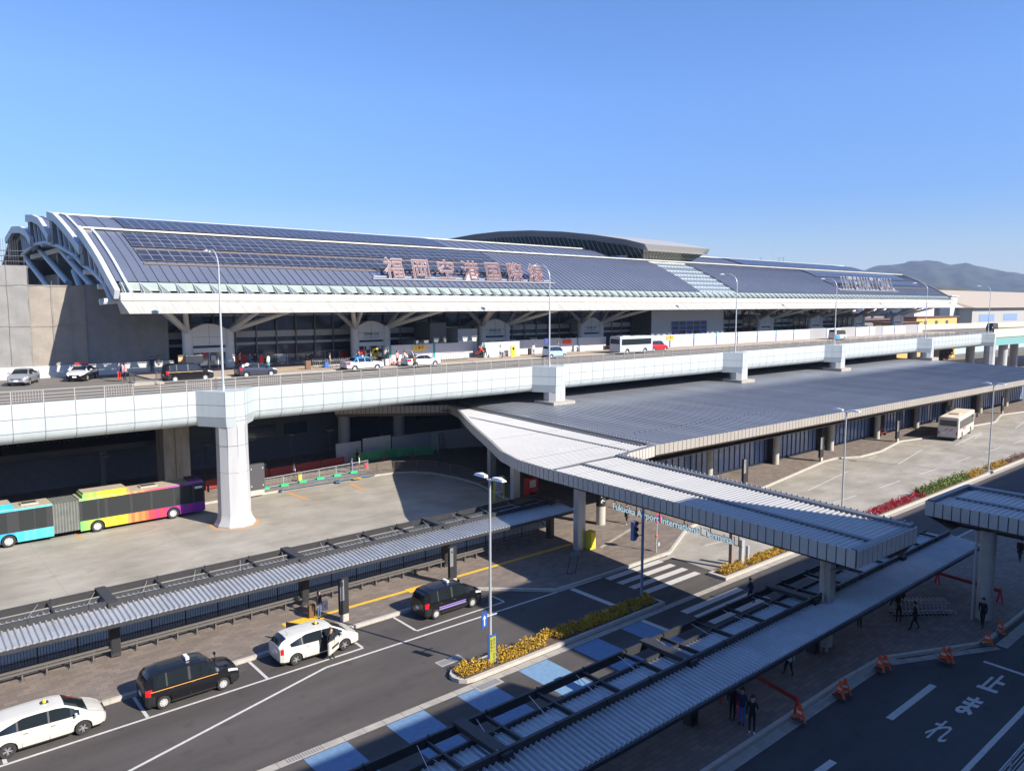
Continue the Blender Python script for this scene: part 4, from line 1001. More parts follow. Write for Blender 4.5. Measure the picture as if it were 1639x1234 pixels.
for ya, yb in ((17.6, 24), (24, 31.5), (31.5, 38.5)): uc.add([(lx(ya) + 1.3, ya, 5.45), (rx(ya) - 1.3, ya, 5.45), (rx(yb) - 1.3, yb, 5.45), (lx(yb) + 1.3, yb, 5.45)], [(3, 2, 1, 0)])
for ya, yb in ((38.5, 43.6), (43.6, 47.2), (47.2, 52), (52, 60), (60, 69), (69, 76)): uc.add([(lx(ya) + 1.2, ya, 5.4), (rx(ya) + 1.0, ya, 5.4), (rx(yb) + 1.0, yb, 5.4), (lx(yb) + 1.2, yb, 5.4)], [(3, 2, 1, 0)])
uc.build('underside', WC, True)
for (x, y) in ((41.05, 39.85), (47.0, 54.2), (51.3, 63.0)):
    c = MB([M['galv'], M['mid_grey'], mat('reflect_yellow', (.62, .66, .05), .5)]); c.box(x - .42, x + .12, y - .2, y + .3, .15, 5.4, 0); c.box(x + .18, x + .42, y - .16, y + .26, .15, 5.4, 0); c.box(x + .12, x + .18, y - .1, y + .2, .15, 5.4, 1); c.box(x + .02, x + .115, y - .215, y - .2, .15, 1.9, 2)
    c.build('steel_column', WC, True)
c = MB([M['light_col'], M['dark'], M['text_white']]); c.lathe([(.4, .15), (.4, 5.4)], (47.2, 43.4, 0), 16, 0); c.lathe([(.41, 1.75), (.41, 3.9)], (47.2, 43.4, 0), 16, 1)
put_text(c, '↑', .5, (47.0, 42.97, 3.1), (1, -.2, 0), (0, 0, 1), mi=2, offset=.02); put_text(c, 'Bus', .3, (47.0, 42.97, 2.6), (1, -.2, 0), (0, 0, 1), mi=2); put_text(c, '←', .45, (47.0, 42.97, 2.1), (1, -.2, 0), (0, 0, 1), mi=2, offset=.02)
c.build('round_column', WC, True, smooth=40)
c = MB(M['light_col']); c.lathe([(.40, .15), (.40, 5.6)], (39.35, 19.5, 0), 16); c.tube((38.6, 19.0, .15), (38.6, 19.0, 5.6), .07, 6); c.tube((38.35, 19.2, .15), (38.35, 19.2, 5.6), .05, 6); c.build('round_column', WC, True, smooth=40)
# hanging name sign
ns = thing('name_sign', 'long hanging sign reading Fukuoka Airport International Terminal under the canopy eave', 'sign', (36.7, 28.5, 4.6))
b = MB([M['letter_pale_glow'], M['dark_grey']])
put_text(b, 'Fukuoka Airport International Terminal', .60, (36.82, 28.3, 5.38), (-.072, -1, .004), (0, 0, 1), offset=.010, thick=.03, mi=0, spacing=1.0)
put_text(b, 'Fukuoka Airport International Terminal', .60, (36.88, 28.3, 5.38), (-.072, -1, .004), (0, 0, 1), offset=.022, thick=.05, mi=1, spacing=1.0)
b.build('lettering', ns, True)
b = MB([M['black_steel']]); b.beam((37.25, 33.6, 5.36), (36.5, 23.0, 5.38), .03, .03)
for k in range(6): b.box(37.24 - .14 * k, 37.28 - .14 * k, 33.0 - 1.95 * k, 33.04 - 1.95 * k, 5.36, 6.0)
b.build('sign_rail', ns, True)

# second walkway canopy at the right
W2 = thing('walkway_canopy', 'second ribbed walkway canopy entering the picture at the right edge', 'canopy', (51.5, 12, 0))
r2 = MB([M['walk_roof'], M['flash']]); L2 = lambda y: 48.6 - (18.15 - y) * .06; R2 = lambda y: 54.6 - (18.1 - y) * .06; RG = lambda y: 51.2 - (18.1 - y) * .06
ribbed(r2, -.2, 17.9, lambda y: L2(y) + .12, lambda y: RG(y) - .12, ZW - .06); ribbed(r2, -.2, 17.4, lambda y: RG(y) + .14, lambda y: R2(y) - .4, ZW + .02)
r2.add([(48.7, 17.2, ZW - .07), (54.2, 17.2, ZW - .07), (54.4, 18.0, ZW - .07), (48.7, 18.05, ZW - .07)], [(0, 1, 2, 3)], 0)
r2.build('ribbed_roof', W2, True)
g2 = MB(M['flash']); g2.beam((R2(-.2) - .1, -.2, ZW + .08), (R2(18) - .1, 18.0, ZW + .08), .5, .22); g2.beam((RG(-.2), -.2, ZW), (RG(17.4), 17.4, ZW), .26, .1); g2.beam((L2(18) + .1, 17.95, ZW + .08), (R2(18) - .2, 17.9, ZW + .08), .35, .2); g2.build('gutter', W2, True)
fascia([(L2(18.15), 18.15, ZW + .05), (L2(-.2), -.2, ZW + .05)], .85, 1, .6, W2, pitch=.5, soff=1.5)
fascia([(R2(18.15), 18.15, ZW + .05), (L2(18.15), 18.15, ZW + .05)], .85, 1, .6, W2, pitch=.5, soff=1.5)
fascia([(R2(-.2), -.2, ZW + .05), (R2(18.15), 18.15, ZW + .05)], .85, 1, .6, W2, pitch=.5, soff=1.5)
u2 = MB(M['fascia_brown']); u2.add([(L2(16.8) + 1.3, 16.8, 5.4), (R2(16.8) - 1.3, 16.8, 5.4), (R2(0) - 1.3, 0, 5.4), (L2(0) + 1.3, 0, 5.4)], [(0, 1, 2, 3)]); u2.build('underside', W2, True)
c = MB(M['light_col']); c.lathe([(.42, .15), (.42, 5.5)], (49.9, 15.1, 0), 16); c.tube((49.2, 15.5, .15), (49.2, 15.5, 5.5), .07, 6); c.build('round_column', W2, True, smooth=40)
c = MB(M['light_col']); c.lathe([(.42, .15), (.42, 5.5)], (49.6, 4.1, 0), 16); c.build('round_column', W2, True, smooth=40)

# ================================================================ LOW SHELTERS (two long taxi and bus stop roofs)
def shelter(name, label, x0, x1, y0, posts, zf=2.62, ycol=2.9, end_cut=0):
    t = thing(name, label, 'shelter', ((x0 + x1) / 2, y0 + 2, 0))
    m = MB([M['shelter_roof'], M['shelter_steel']])
    ya, yb, za, zb = y0, y0 + 1.95, zf, zf + .22
    m.add([(x0, ya, za), (x1, ya, za), (x1, yb, zb), (x0, yb, zb)], [(0, 1, 2, 3)], 0)
    x = x0
    while x < x1 - .1:
        m.add([(x, ya, za + .002), (x + .05, ya, za + .10), (x + .11, ya, za + .10), (x + .15, ya, za + .002), (x, yb, zb + .002), (x + .05, yb, zb + .10), (x + .11, yb, zb + .10), (x + .15, yb, zb + .002)],
              [(4, 5, 1, 0), (5, 6, 2, 1), (6, 7, 3, 2), (0, 1, 2, 3), (7, 6, 5, 4)], 0); x += .27
    m.build('ribbed_roof', t, True)
    s = MB(M['shelter_steel'])
    s.box(x0, x1, ya - .13, ya - .01, za - .14, za + .02); s.build('front_beam', t, True)
    s = MB(M['shelter_steel']); s.box(x0, x1, yb + .02, yb + .16, zb - .1, zb + .34)
    k = x0 + 1.5
    while k < x1: s.box(k - .03, k + .03, yb - .02, yb + .18, zb - .1, zb + .36); k += 2.7
    s.build('middle_beam', t, True)
    s = MB(M['shelter_steel']); s.box(x0, x1 - end_cut, y0 + 4.55, y0 + 4.67, zf + .05, zf + .42)
    k = x0 + .2
    while k < x1 - end_cut: s.box(k - .025, k + .025, y0 + 4.5, y0 + 4.69, zf + .05, zf + .46); k += 2.7
    s.build('rear_beam', t, True)
    s2 = MB([M['shelter_roof'], M['shelter_steel']])
    y2, y3, z2 = y0 + 2.3, y0 + 3.45, zf + .1
    k = x0 + .12
    while k < x1 - .4:
        e = min(k + 2.62, x1 - .1); s2.add([(k, y2, z2), (e, y2, z2), (e, y3, z2 + .02), (k, y3, z2 + .02)], [(0, 1, 2, 3)], 0)
        q = k
        while q < e - .15: s2.add([(q, y2, z2 + .002), (q + .05, y2, z2 + .06), (q + .11, y2, z2 + .06), (q + .15, y2, z2 + .002), (q, y3, z2 + .022), (q + .05, y3, z2 + .08), (q + .11, y3, z2 + .08), (q + .15, y3, z2 + .022)], [(4, 5, 1, 0), (5, 6, 2, 1), (6, 7, 3, 2)], 0); q += .27
        s2.box(k - .11, k - .01, y0 + 2.1, y0 + 4.55, zf + .18, zf + .34, 1); k += 2.7
    s2.box(x0, x1, y3 + .03, y3 + .13, z2 - .05, z2 + .22, 1)
    s2.build('rear_roof', t, True)
    cb = MB(M['galv'])
    k = x0 + 1.4
    while k < x1: 
        cb.tube((k, y0 + 2.1, zf + .5), (k + .9, y0 + 4.5, zf + .35), .015, 4); cb.tube((k + 1.2, y0 + 1.0, zf + .3), (k + .9, y0 + 3.5, zf + .3), .01, 4); k += 2.7
    cb.parts('tie_rod', t, True)
    for px in posts:
        c = MB([M['shelter_steel'], M['black_steel']]); c.box(px - .25, px + .25, y0 + 1.8, y0 + 4.75, zf + .3, zf + .5, 0); c.box(px - .24, px + .24, y0 + 1.75, y0 + 2.2, .15, zf + .3, 0); c.box(px - .2, px + .2, y0 + 1.7, y0 + 1.76, .4, 2.2, 1); c.build('post', t, True)
    return t
shelter('taxi_shelter', 'long low ribbed shelter roof between the taxi pavement and the bus yard', -12, 42.3, 41.45, (-1.3, 9.5, 20.25, 31.05, 41.3))
shelter('bus_shelter', 'long low ribbed shelter roof in the shade at the lower right', 4, 56.5, 17.5, (16.4, 27.2, 38.0, 48.8), zf=2.62)
# fence and leaning rail
fn = thing('bar_fence', 'long black fence of upright bars under the taxi shelter', 'fence', (15, 44.75, .15))
for k in range(28):
    x = -10.5 + 1.85 * k; b = MB(M['black_steel'])
    b.box(x, x + .05, 44.72, 44.78, .15, 1.35); b.box(x, x + 1.85, 44.73, 44.77, 1.24, 1.28); b.box(x, x + 1.85, 44.73, 44.77, .27, .31)
    for j in range(13): b.box(x + .14 * (j + 1), x + .14 * (j + 1) + .022, 44.74, 44.76, .28, 1.26)
    b.build('bar_panel', fn, True)
bn = thing('leaning_rail', 'long low grey leaning rail in front of the black fence', 'rail', (15, 43.5, .15))
for (y, z) in ((43.28, .60), (43.46, .70)):
    b = MB(M['grey_steel']); b.box(-10.5, 40.6, y - .07, y + .07, z - .04, z + .04); b.build('rail', bn, True)
for k in range(48):
    x = -9.5 + 1.055 * k; b = MB(M['grey_steel']); b.box(x - .035, x + .035, 43.3, 43.56, .15, .66); b.box(x - .1, x + .1, 43.2, 43.6, .15, .19); b.build('post', bn, True)
kb = MB(M['kerb']); kb.box(-12, 42.5, 45.8, 46.12, .05, .22); struct(kb.build('kerb'))
# ================================================================ STREET FURNITURE
def make_twin_lamp():
    t = thing('street_lamp', '', 'street lamp', (0, 0, 0)); b = MB(M['galv']); b.tube((0, 0, 0), (0, 0, 1.0), .1, 10); b.tube((0, 0, 1), (0, 0, 9.75), .08, 10, 0, .055); b.box(-.18, .18, -.18, .18, 0, .03); b.build('pole', t, smooth=40)
    for s in (1, -1):
        h = MB([M['lamp_white'], M['galv']]); h.tube((0, 0, 9.6), (0, s * .35, 9.8), .04, 6, 1)
        h.add([(-.14, s * .3, 9.76), (.14, s * .3, 9.76), (.19, s * .75, 9.78), (.15, s * 1.15, 9.78), (-.15, s * 1.15, 9.78), (-.19, s * .75, 9.78), (-.1, s * .3, 9.88), (.1, s * .3, 9.88), (.14, s * .75, 9.93), (.1, s * 1.1, 9.86), (-.1, s * 1.1, 9.86), (-.14, s * .75, 9.93)],
              [(0, 1, 2, 3, 4, 5), (6, 7, 8, 9, 10, 11), (0, 1, 7, 6), (1, 2, 8, 7), (2, 3, 9, 8), (3, 4, 10, 9), (4, 5, 11, 10), (5, 0, 6, 11)], 0)
        h.build('lamp_head', t, smooth=50)
    return t
tl = make_twin_lamp(); tl.location = (23.95, 29.6, .2); tl['label'] = 'twin headed grey street lamp in the near planted island by the taxi road'; tl['group'] = 'twin headed street lamps'
dup(tl, (61.7, 29.6, .2), 0, 'twin headed grey street lamp in the bus yard planter left of the white coach', 'twin headed street lamps'); dup(tl, (94.9, 29.2, .2), 0, 'twin headed grey street lamp at the far right beyond the white coach', 'twin headed street lamps')
s = thing('arrow_sign', 'blue one way arrow sign hung on the near twin headed lamp post', 'road sign', (23.95, 29.6, 2.6))
b = MB([M['blue'], M['text_white'], M['galv']]); b.box(23.25, 23.6, 29.42, 29.45, 2.35, 3.15, 0); b.tube((23.45, 29.5, 2.85), (24.3, 29.5, 2.85), .03, 6, 2)
b.add([(23.425, 29.412, 3.02), (23.32, 29.412, 2.82), (23.39, 29.412, 2.82), (23.39, 29.412, 2.45), (23.46, 29.412, 2.45), (23.46, 29.412, 2.82), (23.53, 29.412, 2.82)], [(0, 1, 2, 3, 4, 5, 6)], 1); b.build('sign_plate', s, True)
s = thing('banner_sign', 'yellow upright banner with dark writing at the foot of the near lamp post', 'sign', (23.9, 29.3, .2))
b = MB([mat('banner', (.30, .31, .03), .6), M['text_dark'], M['blue']]); b.box(23.72, 24.12, 29.35, 29.38, .35, 1.75, 0)
for x in (23.62, 24.2): b.tube((x, 29.36, .2), (x, 29.36, 1.85), .03, 5, 2)
b.box(23.6, 24.2, 29.34, 29.39, 1.8, 1.86, 2)
for i, ch in enumerate('タクシーのりば'): put_text(b, ch, .20, (24.0, 29.342, 1.5 - i * .19), (1, 0, 0), (0, 0, 1), mi=1)
for i, ch in enumerate('駐車禁止'): put_text(b, ch, .15, (23.82, 29.342, 1.5 - i * .17), (1, 0, 0), (0, 0, 1), mi=1)
b.build('banner', s, True)

def pillar(x, y, lab, num, h=2.6, w=.55, base=True, dirn=0, letters='タクシー'):
    t = thing('sign_pillar', lab, 'sign', (x, y, .15), dirn, 'pillar signs at the stops')
    b = MB([M['dark'], M['mid_grey'], M['kerb_light'], M['text_dark']]); z0 = .45 if base else 0
    b.box(-w / 2, w / 2, -.09, .16, z0, h, 0); b.box(-w / 2, -.02, -.1, -.091, h * .5, h - .05, 1)
    if base: b.box(-.18, .25, -.1, .18, 0, z0, 2)
    b.build('pillar_body', t)
    c = MB([M['text_dark'], M['text_white']]); put_text(c, num, .3, (-w / 4, -.104, h - .42), (1, 0, 0), (0, 0, 1), offset=.01)
    for i, ch in enumerate(letters): put_text(c, ch, .14, (-w / 4, -.104, h - .66 - .17 * i), (1, 0, 0), (0, 0, 1))
    c.build('lettering', t); return t
pillar(20.9, 39.5, 'tall black pillar sign numbered 3 behind the white taxi with an open door', '3')
pillar(29.25, 40.1, 'tall black pillar sign numbered 4 behind the black taxi with lilac stripes', '4')
for i, (px, py, lab, num) in enumerate([(1192, 779, 'black and grey pillar sign numbered 6 behind the canopy gutter in the bus yard', '6'), (1314, 738, 'black and grey pillar sign numbered 7 at the kerb of the bus yard', '7'), (1436, 707, 'black and grey pillar sign numbered 8 left of the white coach', '8'), (1604, 662, 'black and grey pillar sign numbered 10 at the far right stop', '10')]):
    x, y = g(px, py, .15); pillar(x, y, lab, num, 2.9, .8, True, 0, 'のりば')
def hang(px, py, num, lab):
    x, y = g(px, py, .15); t = thing('gate_sign', lab, 'sign', (x, y, .15), 0, 'black gate signs of the bus terminal')
    b = MB([M['dark'], M['text_white']]); b.box(-.9, .9, 0, .25, 0, 3.1, 0); b.box(-1.1, 1.0, -.25, .3, 2.5, 4.0, 0)
    if num: put_text(b, num, 1.0, (0, -.27, 2.75), (1, 0, 0), (0, 0, 1), mi=1, offset=.02)
    b.lathe([(.0, 1.6), (.16, 1.62), (.16, 1.9), (.0, 1.95)], (-.1, -.02, 0), 8, 1, 1, .2); b.box(-.3, .1, -.012, 0, 1.2, 1.5, 1)
    b.build('sign_body', t)
hang(1113, 757, '6・7', 'black gate sign with the white numerals 6 and 7 by the bus terminal glass'); hang(1287, 723, '8', 'black gate sign numbered 8 by the bus terminal glass'); hang(1323, 708, '9', 'black gate sign behind the stop 7 pillar by the bus terminal glass'); hang(1515, 676, '11', 'black gate sign hidden behind the white coach at the terminal glass')
# traffic light
t = thing('traffic_light', 'blue grey traffic light on a tall pole at the zebra crossing', 'traffic light', (36.9, 30.35, .2))
b = MB(mat('blue_pole', (.20, .24, .34), .5)); b.tube((36.9, 30.35, .2), (36.9, 30.35, 6.0), .09, 10); b.tube((36.9, 30.35, 5.1), (36.1, 30.4, 5.1), .03, 5); b.tube((36.9, 30.35, 4.3), (36.1, 30.4, 4.3), .03, 5); b.build('pole', t, True, smooth=40)
b = MB([mat('signal_case', (.14, .18, .34), .5), M['dark'], mat('lens_red', (.40, .10, .16), .3), mat('lens_teal', (.02, .20, .26), .3)]); b.T = Matrix.Translation((36.1, 30.4, 0)) @ Matrix.Rotation(R(8), 4, 'Z'); b.box(-.18, .18, -.12, .12, 4.1, 5.3, 0)
for i, mi in enumerate((3, 3, 2)): b.tube((0, -.12, 4.32 + i * .38), (0, -.2, 4.32 + i * .38), .13, 12, mi); b.tube((0, -.12, 4.45 + i * .38), (0, -.28, 4.47 + i * .38), .12, 8, 1)
b.build('signal_head', t, True)
t = thing('road_sign', 'round blue and red no entry sign on a post at the pavement corner', 'road sign', (44.9, 35.6, .15))
b = MB([M['galv'], M['navy'], M['red'], M['orange']]); b.tube((44.9, 35.6, .15), (44.9, 35.6, 3.0), .05, 8, 0); b.tube((44.9, 35.53, 2.75), (44.9, 35.5, 2.75), .36, 16, 2); b.tube((44.9, 35.52, 2.75), (44.9, 35.49, 2.75), .29, 16, 1); b.tube((44.9, 35.6, 1.3), (44.9, 35.6, 1.45), .11, 8, 3); b.box(45.0, 45.2, 35.5, 35.6, .6, .85, 0); b.build('post', t, True)
t = thing('control_post', 'brown post with two pale cabinets in the yellow planter beyond the crossing', 'post', (46.3, 30.0, .2))
b = MB([mat('brown_post', (.26, .21, .17), .6), M['lamp_white'], M['galv']]); b.box(46.15, 46.45, 29.9, 30.15, .2, 3.0, 0); b.build('post', t, True)
b = MB([M['galv']]); b.box(47.1, 47.45, 29.7, 29.95, .2, 2.0); b.build('cabinet', t, True); b = MB([M['galv']]); b.box(47.9, 48.1, 29.7, 29.9, .2, 1.4); b.build('cabinet', t, True)
t = thing('yellow_box', 'yellow protective cover at the foot of the canopy column', 'cover', (41.75, 39.55, .15)); b = MB(M['yellow']); b.box(41.5, 42.1, 39.2, 39.75, .15, 1.5); b.box(41.55, 42.05, 39.15, 39.2, .3, 1.4); b.build('cover', t, True)
t = thing('folding_sign', 'white board on crossed black legs on the pavement before the crossing', 'sign board', (37.6, 36.8, .15))
b = MB([M['mid_grey'], M['black_steel']]); b.T = Matrix.Translation((37.4, 36.8, .15)) @ Matrix.Rotation(R(-15), 4, 'Z'); b.box(-.35, .35, -.03, .03, 1.0, 1.35, 0)
for a, c in (((-.35, 0, 1.05), (-.9, -.5, 0)), ((.3, 0, 1.05), (-.2, -.45, 0)), ((-.9, -.5, .02), (-.2, -.45, .02))): b.tube(a, c, .025, 5, 1)
b.build('board', t, True)
# lower yard dark display box and railings on the far pavement
x, y = g(411, 792, .15)
t = thing('display_case', 'dark upright display case on a white plinth beside the big white pier', 'display case', (x, y, .15))
b = MB([M['dark_grey'], M['kerb_light'], M['lamp_white']]); b.box(-.75, .75, -.25, .25, .55, 3.1, 0); b.box(-.7, .7, -.22, .22, 0, .55, 1)
for sx in (-.6, .55):
    for z in (.9, 2.6): b.box(sx, sx + .06, -.262, -.25, z, z + .12, 2)
b.build('case', t)
def rail_run(name, label, cat, pts, h, m, mats, z=.15, foot=None, bars=True, net=None, step=2.1, group=None):
    t = thing(name, label, cat, (pts[0][0], pts[0][1], z), 0, group)
    for (a, c) in zip(pts[:-1], pts[1:]):
        A = Vector((*a, 0)); C = Vector((*c, 0)); L = (C - A).length; n = max(1, round(L / step)); d = (C - A) / n
        for k in range(n):
            b = MB(mats); p = A + d * k; q = p + d * .96; b.tube((p.x, p.y, z), (p.x, p.y, z + h), .025, 6, 0); b.tube((q.x, q.y, z), (q.x, q.y, z + h), .025, 6, 0); b.tube((p.x, p.y, z + h), (q.x, q.y, z + h), .03, 6, 0); b.tube((p.x, p.y, z + .15), (q.x, q.y, z + .15), .02, 6, 0)
            if bars:
                nb = int(d.length / .16)
                for j in range(1, nb): r_ = p + (q - p) * j / nb; b.tube((r_.x, r_.y, z + .15), (r_.x, r_.y, z + h), .010, 4, 0)
            if net is not None: b.add([(p.x, p.y, z + .1), (q.x, q.y, z + .1), (q.x, q.y, z + h), (p.x, p.y, z + h)], [(0, 1, 2, 3)], net)
            b.build(m, t, True)
            if foot is not None: f = MB(foot); f.box(p.x - .4, p.x + .4, p.y - .25, p.y + .1, z, z + .22); f.build('base_block', t, True)
    return t
P = [g(420, 775, .15), g(555, 752, .15), (41.0, 75.2)]
rail_run('crowd_barrier', 'pale crowd barriers standing on green feet along the blue floor marks', 'barrier', [g(424, 783, .15), g(590, 752, .15)], 1.1, 'barrier_panel', [M['galv']], foot=M['green'])
rail_run('crowd_barrier', 'grey railing by the dark display case left of the green feet', 'barrier', [g(395, 790, .15), g(418, 785, .15)], 1.1, 'barrier_panel', [M['galv']])
rail_run('red_barrier', 'dark red net barriers behind the crowd barriers under the viaduct', 'barrier', [g(330, 785, .15), g(432, 765, .15), g(553, 744, .15)], 1.0, 'barrier_panel', [M['dark_red'], M['dark_red']], bars=False, net=1, step=3)
rail_run('kerb_fence', 'dark thin fence curving along the kerb of the bus yard', 'fence', [(40.9, 72.9), (44.9, 72.45), (47.2, 71.2), (48.6, 69.4), (49.0, 65), (48.3, 60), (47.2, 55)], 1.15, 'bar_panel', [M['grey_steel']])
rail_run('green_barrier', 'green netted barriers in front of the white hoarding under the viaduct', 'barrier', [(43.6, 79.3), (49.5, 79.0), (53.8, 77.4)], 1.15, 'barrier_panel', [M['green'], M['green_net']], bars=False, net=1, step=1.9)
hw = thing('lower_hoarding', 'white site hoarding with a corrugated gate under the viaduct', 'hoarding', (48, 80.5, .15))
b = MB([M['hoard']]); b.box(42.0, 45.3, 80.4, 80.5, .15, 2.5); b.box(49.5, 55.4, 80.4, 80.5, .15, 2.5); b.add([(55.4, 80.4, .15), (68, 76.4, .15), (68, 76.4, 3.0), (55.4, 80.4, 2.5)], [(0, 1, 2, 3)]); b.parts('panel', hw, True)
b = MB([M['galv'], M['black_steel']])
for k in range(14):
    x = 45.5 + k * .28; b.add([(x, 80.4, .15), (x + .14, 80.25, .15), (x + .28, 80.4, .15), (x, 80.4, 2.75), (x + .14, 80.25, 2.75), (x + .28, 80.4, 2.75)], [(0, 1, 4, 3), (1, 2, 5, 4)], 0)
for x in (45.4, 49.45): b.tube((x, 80.3, .15), (x, 80.3, 2.8), .05, 6, 1)
b.build('corrugated_gate', hw, True)
gv = thing('ground_net', 'bright green net laid over the floor behind the green barriers', 'net', (47, 79.8, .15)); b = MB(M['green']); b.add([(43.8, 79.6, .3), (51.5, 79.4, .2), (53.0, 79.2, .7), (44, 80.2, .5)], [(0, 1, 2, 3)]); b.add([(43.8, 79.6, .18), (51.5, 79.4, .18), (51.5, 79.4, .5), (43.8, 79.6, .45)], [(0, 1, 2, 3)]); b.build('net', gv, True)
ld = thing('step_ladder', 'folded step ladders leaning by the white hoarding under the viaduct', 'ladder', (55.4, 78.6, .15)); b = MB([M['galv'], M['dark_grey']])
for dx in (0, .45, .9, 1.3): b.tube((55 + dx, 78.4, .15), (55.25 + dx * .7, 78.9, 2.5), .05, 5, int(dx > .4))
for z in (.6, 1.1, 1.6, 2.1): b.tube((55.1, 78.5, z), (55.9, 78.6, z), .03, 4, 0)
b.build('ladder', ld, True)
cn = thing('traffic_cone', 'red cone between the green netted barriers', 'cone', (47.3, 78.6, .15)); b = MB(M['red']); b.lathe([(.25, 0), (.25, .04), (.15, .05), (.03, .7)], (0, 0, 0), 10); b.build('cone_body', cn, smooth=40)
dup(cn, (51.0, 78.2, .15), 0, 'red cone near the ladders by the green netted barriers')
# small park lamps under the viaduct
pl_ = thing('park_lamp', '', 'lamp', (0, 0, 0)); b = MB([M['dark_grey'], M['mid_grey']]); b.tube((0, 0, 0), (0, 0, 4.0), .05, 8, 0); b.lathe([(.05, 3.9), (.5, 4.02), (.5, 4.08), (.05, 4.16)], (0, 0, 0), 12, 1); b.build('pole', pl_)
first = True
for (px, pyb, lab) in ((168, 800, 'slim disc topped lamp behind the roof of the rainbow bus'), (331, 775, 'slim disc topped lamp just left of the big white pier'), (403, 762, 'slim disc topped lamp above the dark display case'), (467, 755, 'slim disc topped lamp in the middle of the red barriers'), (529, 742, 'slim disc topped lamp at the left end of the white hoarding')):
    x, y = g(px, 783 if px < 200 else pyb - 12, .15); y = 80.6; x = gX(px, 80.6, 740)
    if first: pl_.location = (x, y, .15); pl_['label'] = lab; pl_['group'] = 'lamps under the viaduct'; first = False
    else: dup(pl_, (x, y, .15), 0, lab, 'lamps under the viaduct')
# covered way along the lower wall at the left
lc = thing('lower_canopy', 'dark ribbed canopy over the lower pavement behind the rainbow bus', 'canopy', (8, 84, 0)); b = MB([M['dark_grey'], M['mid_grey'], M['facade_dark']])
b.add([(-25, 82.5, 4.9), (25, 82.5, 4.7), (25, 87.5, 5.5), (-25, 87.5, 5.7)], [(0, 1, 2, 3)], 0)
for k in range(110): b.box(-24 + k * .42, -23.9 + k * .42, 84.6, 86.6, 5.32, 5.45, 1)
b.box(-25, 25, 82.4, 82.55, 4.4, 4.95, 0)
for x in (-2, 8.2, 18): b.box(x, x + .5, 84, 84.5, .1, 4.9, 2)
b.build('roof', lc, True)

# ---- hoarding and things on the departures level
hd = thing('site_hoarding', 'long white site hoarding with teal posts along the departures pavement', 'hoarding', (60, 80, ZD + .13))
hz0, hz1 = ZD + .13, ZD + 2.15
k = 0; x = gX(636, 80, 575)
while x < 204:
    HY = 82.0 if (x < gX(768, 80) or gX(812, 80) < x < gX(968, 80)) else 80.0; w = 3.3; gate = any(a < x < c for a, c in ((73.5, 77.5), (149, 153), (162, 167), (176, 181), (193, 201)))
    b = MB([M['hoard'], M['facade'], M['teal'], M['navy'], M['galv']])
    if gate:
        for j in range(10): xx = x + j * w / 10; b.add([(xx, HY + .05, hz0), (xx + w / 20, HY - .1, hz0), (xx + w / 10, HY + .05, hz0), (xx, HY + .05, hz1 + .1), (xx + w / 20, HY - .1, hz1 + .1), (xx + w / 10, HY + .05, hz1 + .1)], [(0, 1, 4, 3), (1, 2, 5, 4)], 0)
    else:
        b.box(x, x + w - .015, HY, HY + .05, hz0, hz1, 0)
        if k % 2 == 0: b.box(x + .1, x + .42, HY - .015, HY, hz0, hz1 + .02, 2 if x < 90 else 3); b.box(x + .1, x + .42, HY - .02, HY, (hz0 + hz1) / 2 + .3, hz1 + .02, 2)
    b.build('gate_panel' if gate else 'panel', hd, True); x += w; k += 1
for (px, py, col, txt, lab) in ((671, 557, 'yellow', '工事中', 'yellow and red construction notice on the hoarding behind the white sedan'), (908, 547, 'orange', '安全第一', 'orange construction notice on the hoarding left of the minibus'), (1073, 541, 'yellow', '工事中', 'yellow construction notice on the hoarding above the red taxi')):
    ny = 81.9 if px < 1000 else 79.9; p = atY(px, py, ny); t = thing('notice', lab, 'notice', (p.x, ny, p.z)); b = MB([M[col], M['red']]); b.box(p.x - .9, p.x + .9, ny, ny + .04, p.z - .35, p.z + .35, 0); put_text(b, txt, .5, (p.x, ny - .01, p.z - .12), (1, 0, 0), (0, 0, 1), mi=1, offset=.01); b.build('board', t, True)
# enclosure boxes
en = thing('site_enclosure', 'tall grey and white temporary enclosure with a dark gridded window', 'enclosure', (116, 88, ZD))
b = MB([mat('encl_white', (.62, .62, .62), .6), M['facade_dark'], M['glass_dark'], M['navy'], M['seam']]); b.box(105.9, 127.5, 86.0, 90.5, ZD + .1, 17.6, 0); b.box(105.75, 105.9, 86.0, 90.6, ZD + .1, 17.6, 1)  # dark sheet on the left side paints in the shade of the white box
b.build('box', en, True)
b = MB([M['navy'], M['glass_dark'], M['galv']]); b.box(111.4, 122.0, 85.93, 85.99, 13.2, 15.7, 1)
for i in range(5):
    for j in range(3):
        if (i + j) % 2 == 0: b.box(111.5 + i * 2.1, 113.4 + i * 2.1, 85.9, 85.93, 13.25 + j * .83, 14.0 + j * .83, 0)
for i in range(6): b.box(111.35 + i * 2.12, 111.45 + i * 2.12, 85.88, 85.93, 13.2, 15.7, 2)
for j in range(4): b.box(111.4, 122.0, 85.88, 85.93, 13.15 + j * .83, 13.22 + j * .83, 2)
b.build('grid_window', en, True)
for (a, c, z0, z1, lab, mm) in ((688, 714, ZD + .1, 16.2, 'tall blue grey site box left of the third entrance', 'facade_dark'), (733, 764, ZD + .1, 15.3, 'broad pale grey site box beside the third entrance', 'facade'), (662, 690, ZD + .1, 13.9, 'small grey site box behind the hoarding', 'mid_grey')):
    xa, xb = gX(a, 85), gX(c, 85); b = MB(M[mm]); b.box(xa, xb, 85.0, 88.8, z0, z1); b.box(xa - .03, xb + .03, 84.97, 88.83, z1 - .08, z1 + .02); o = b.build('site_box'); tag(o, lab, 'enclosure')
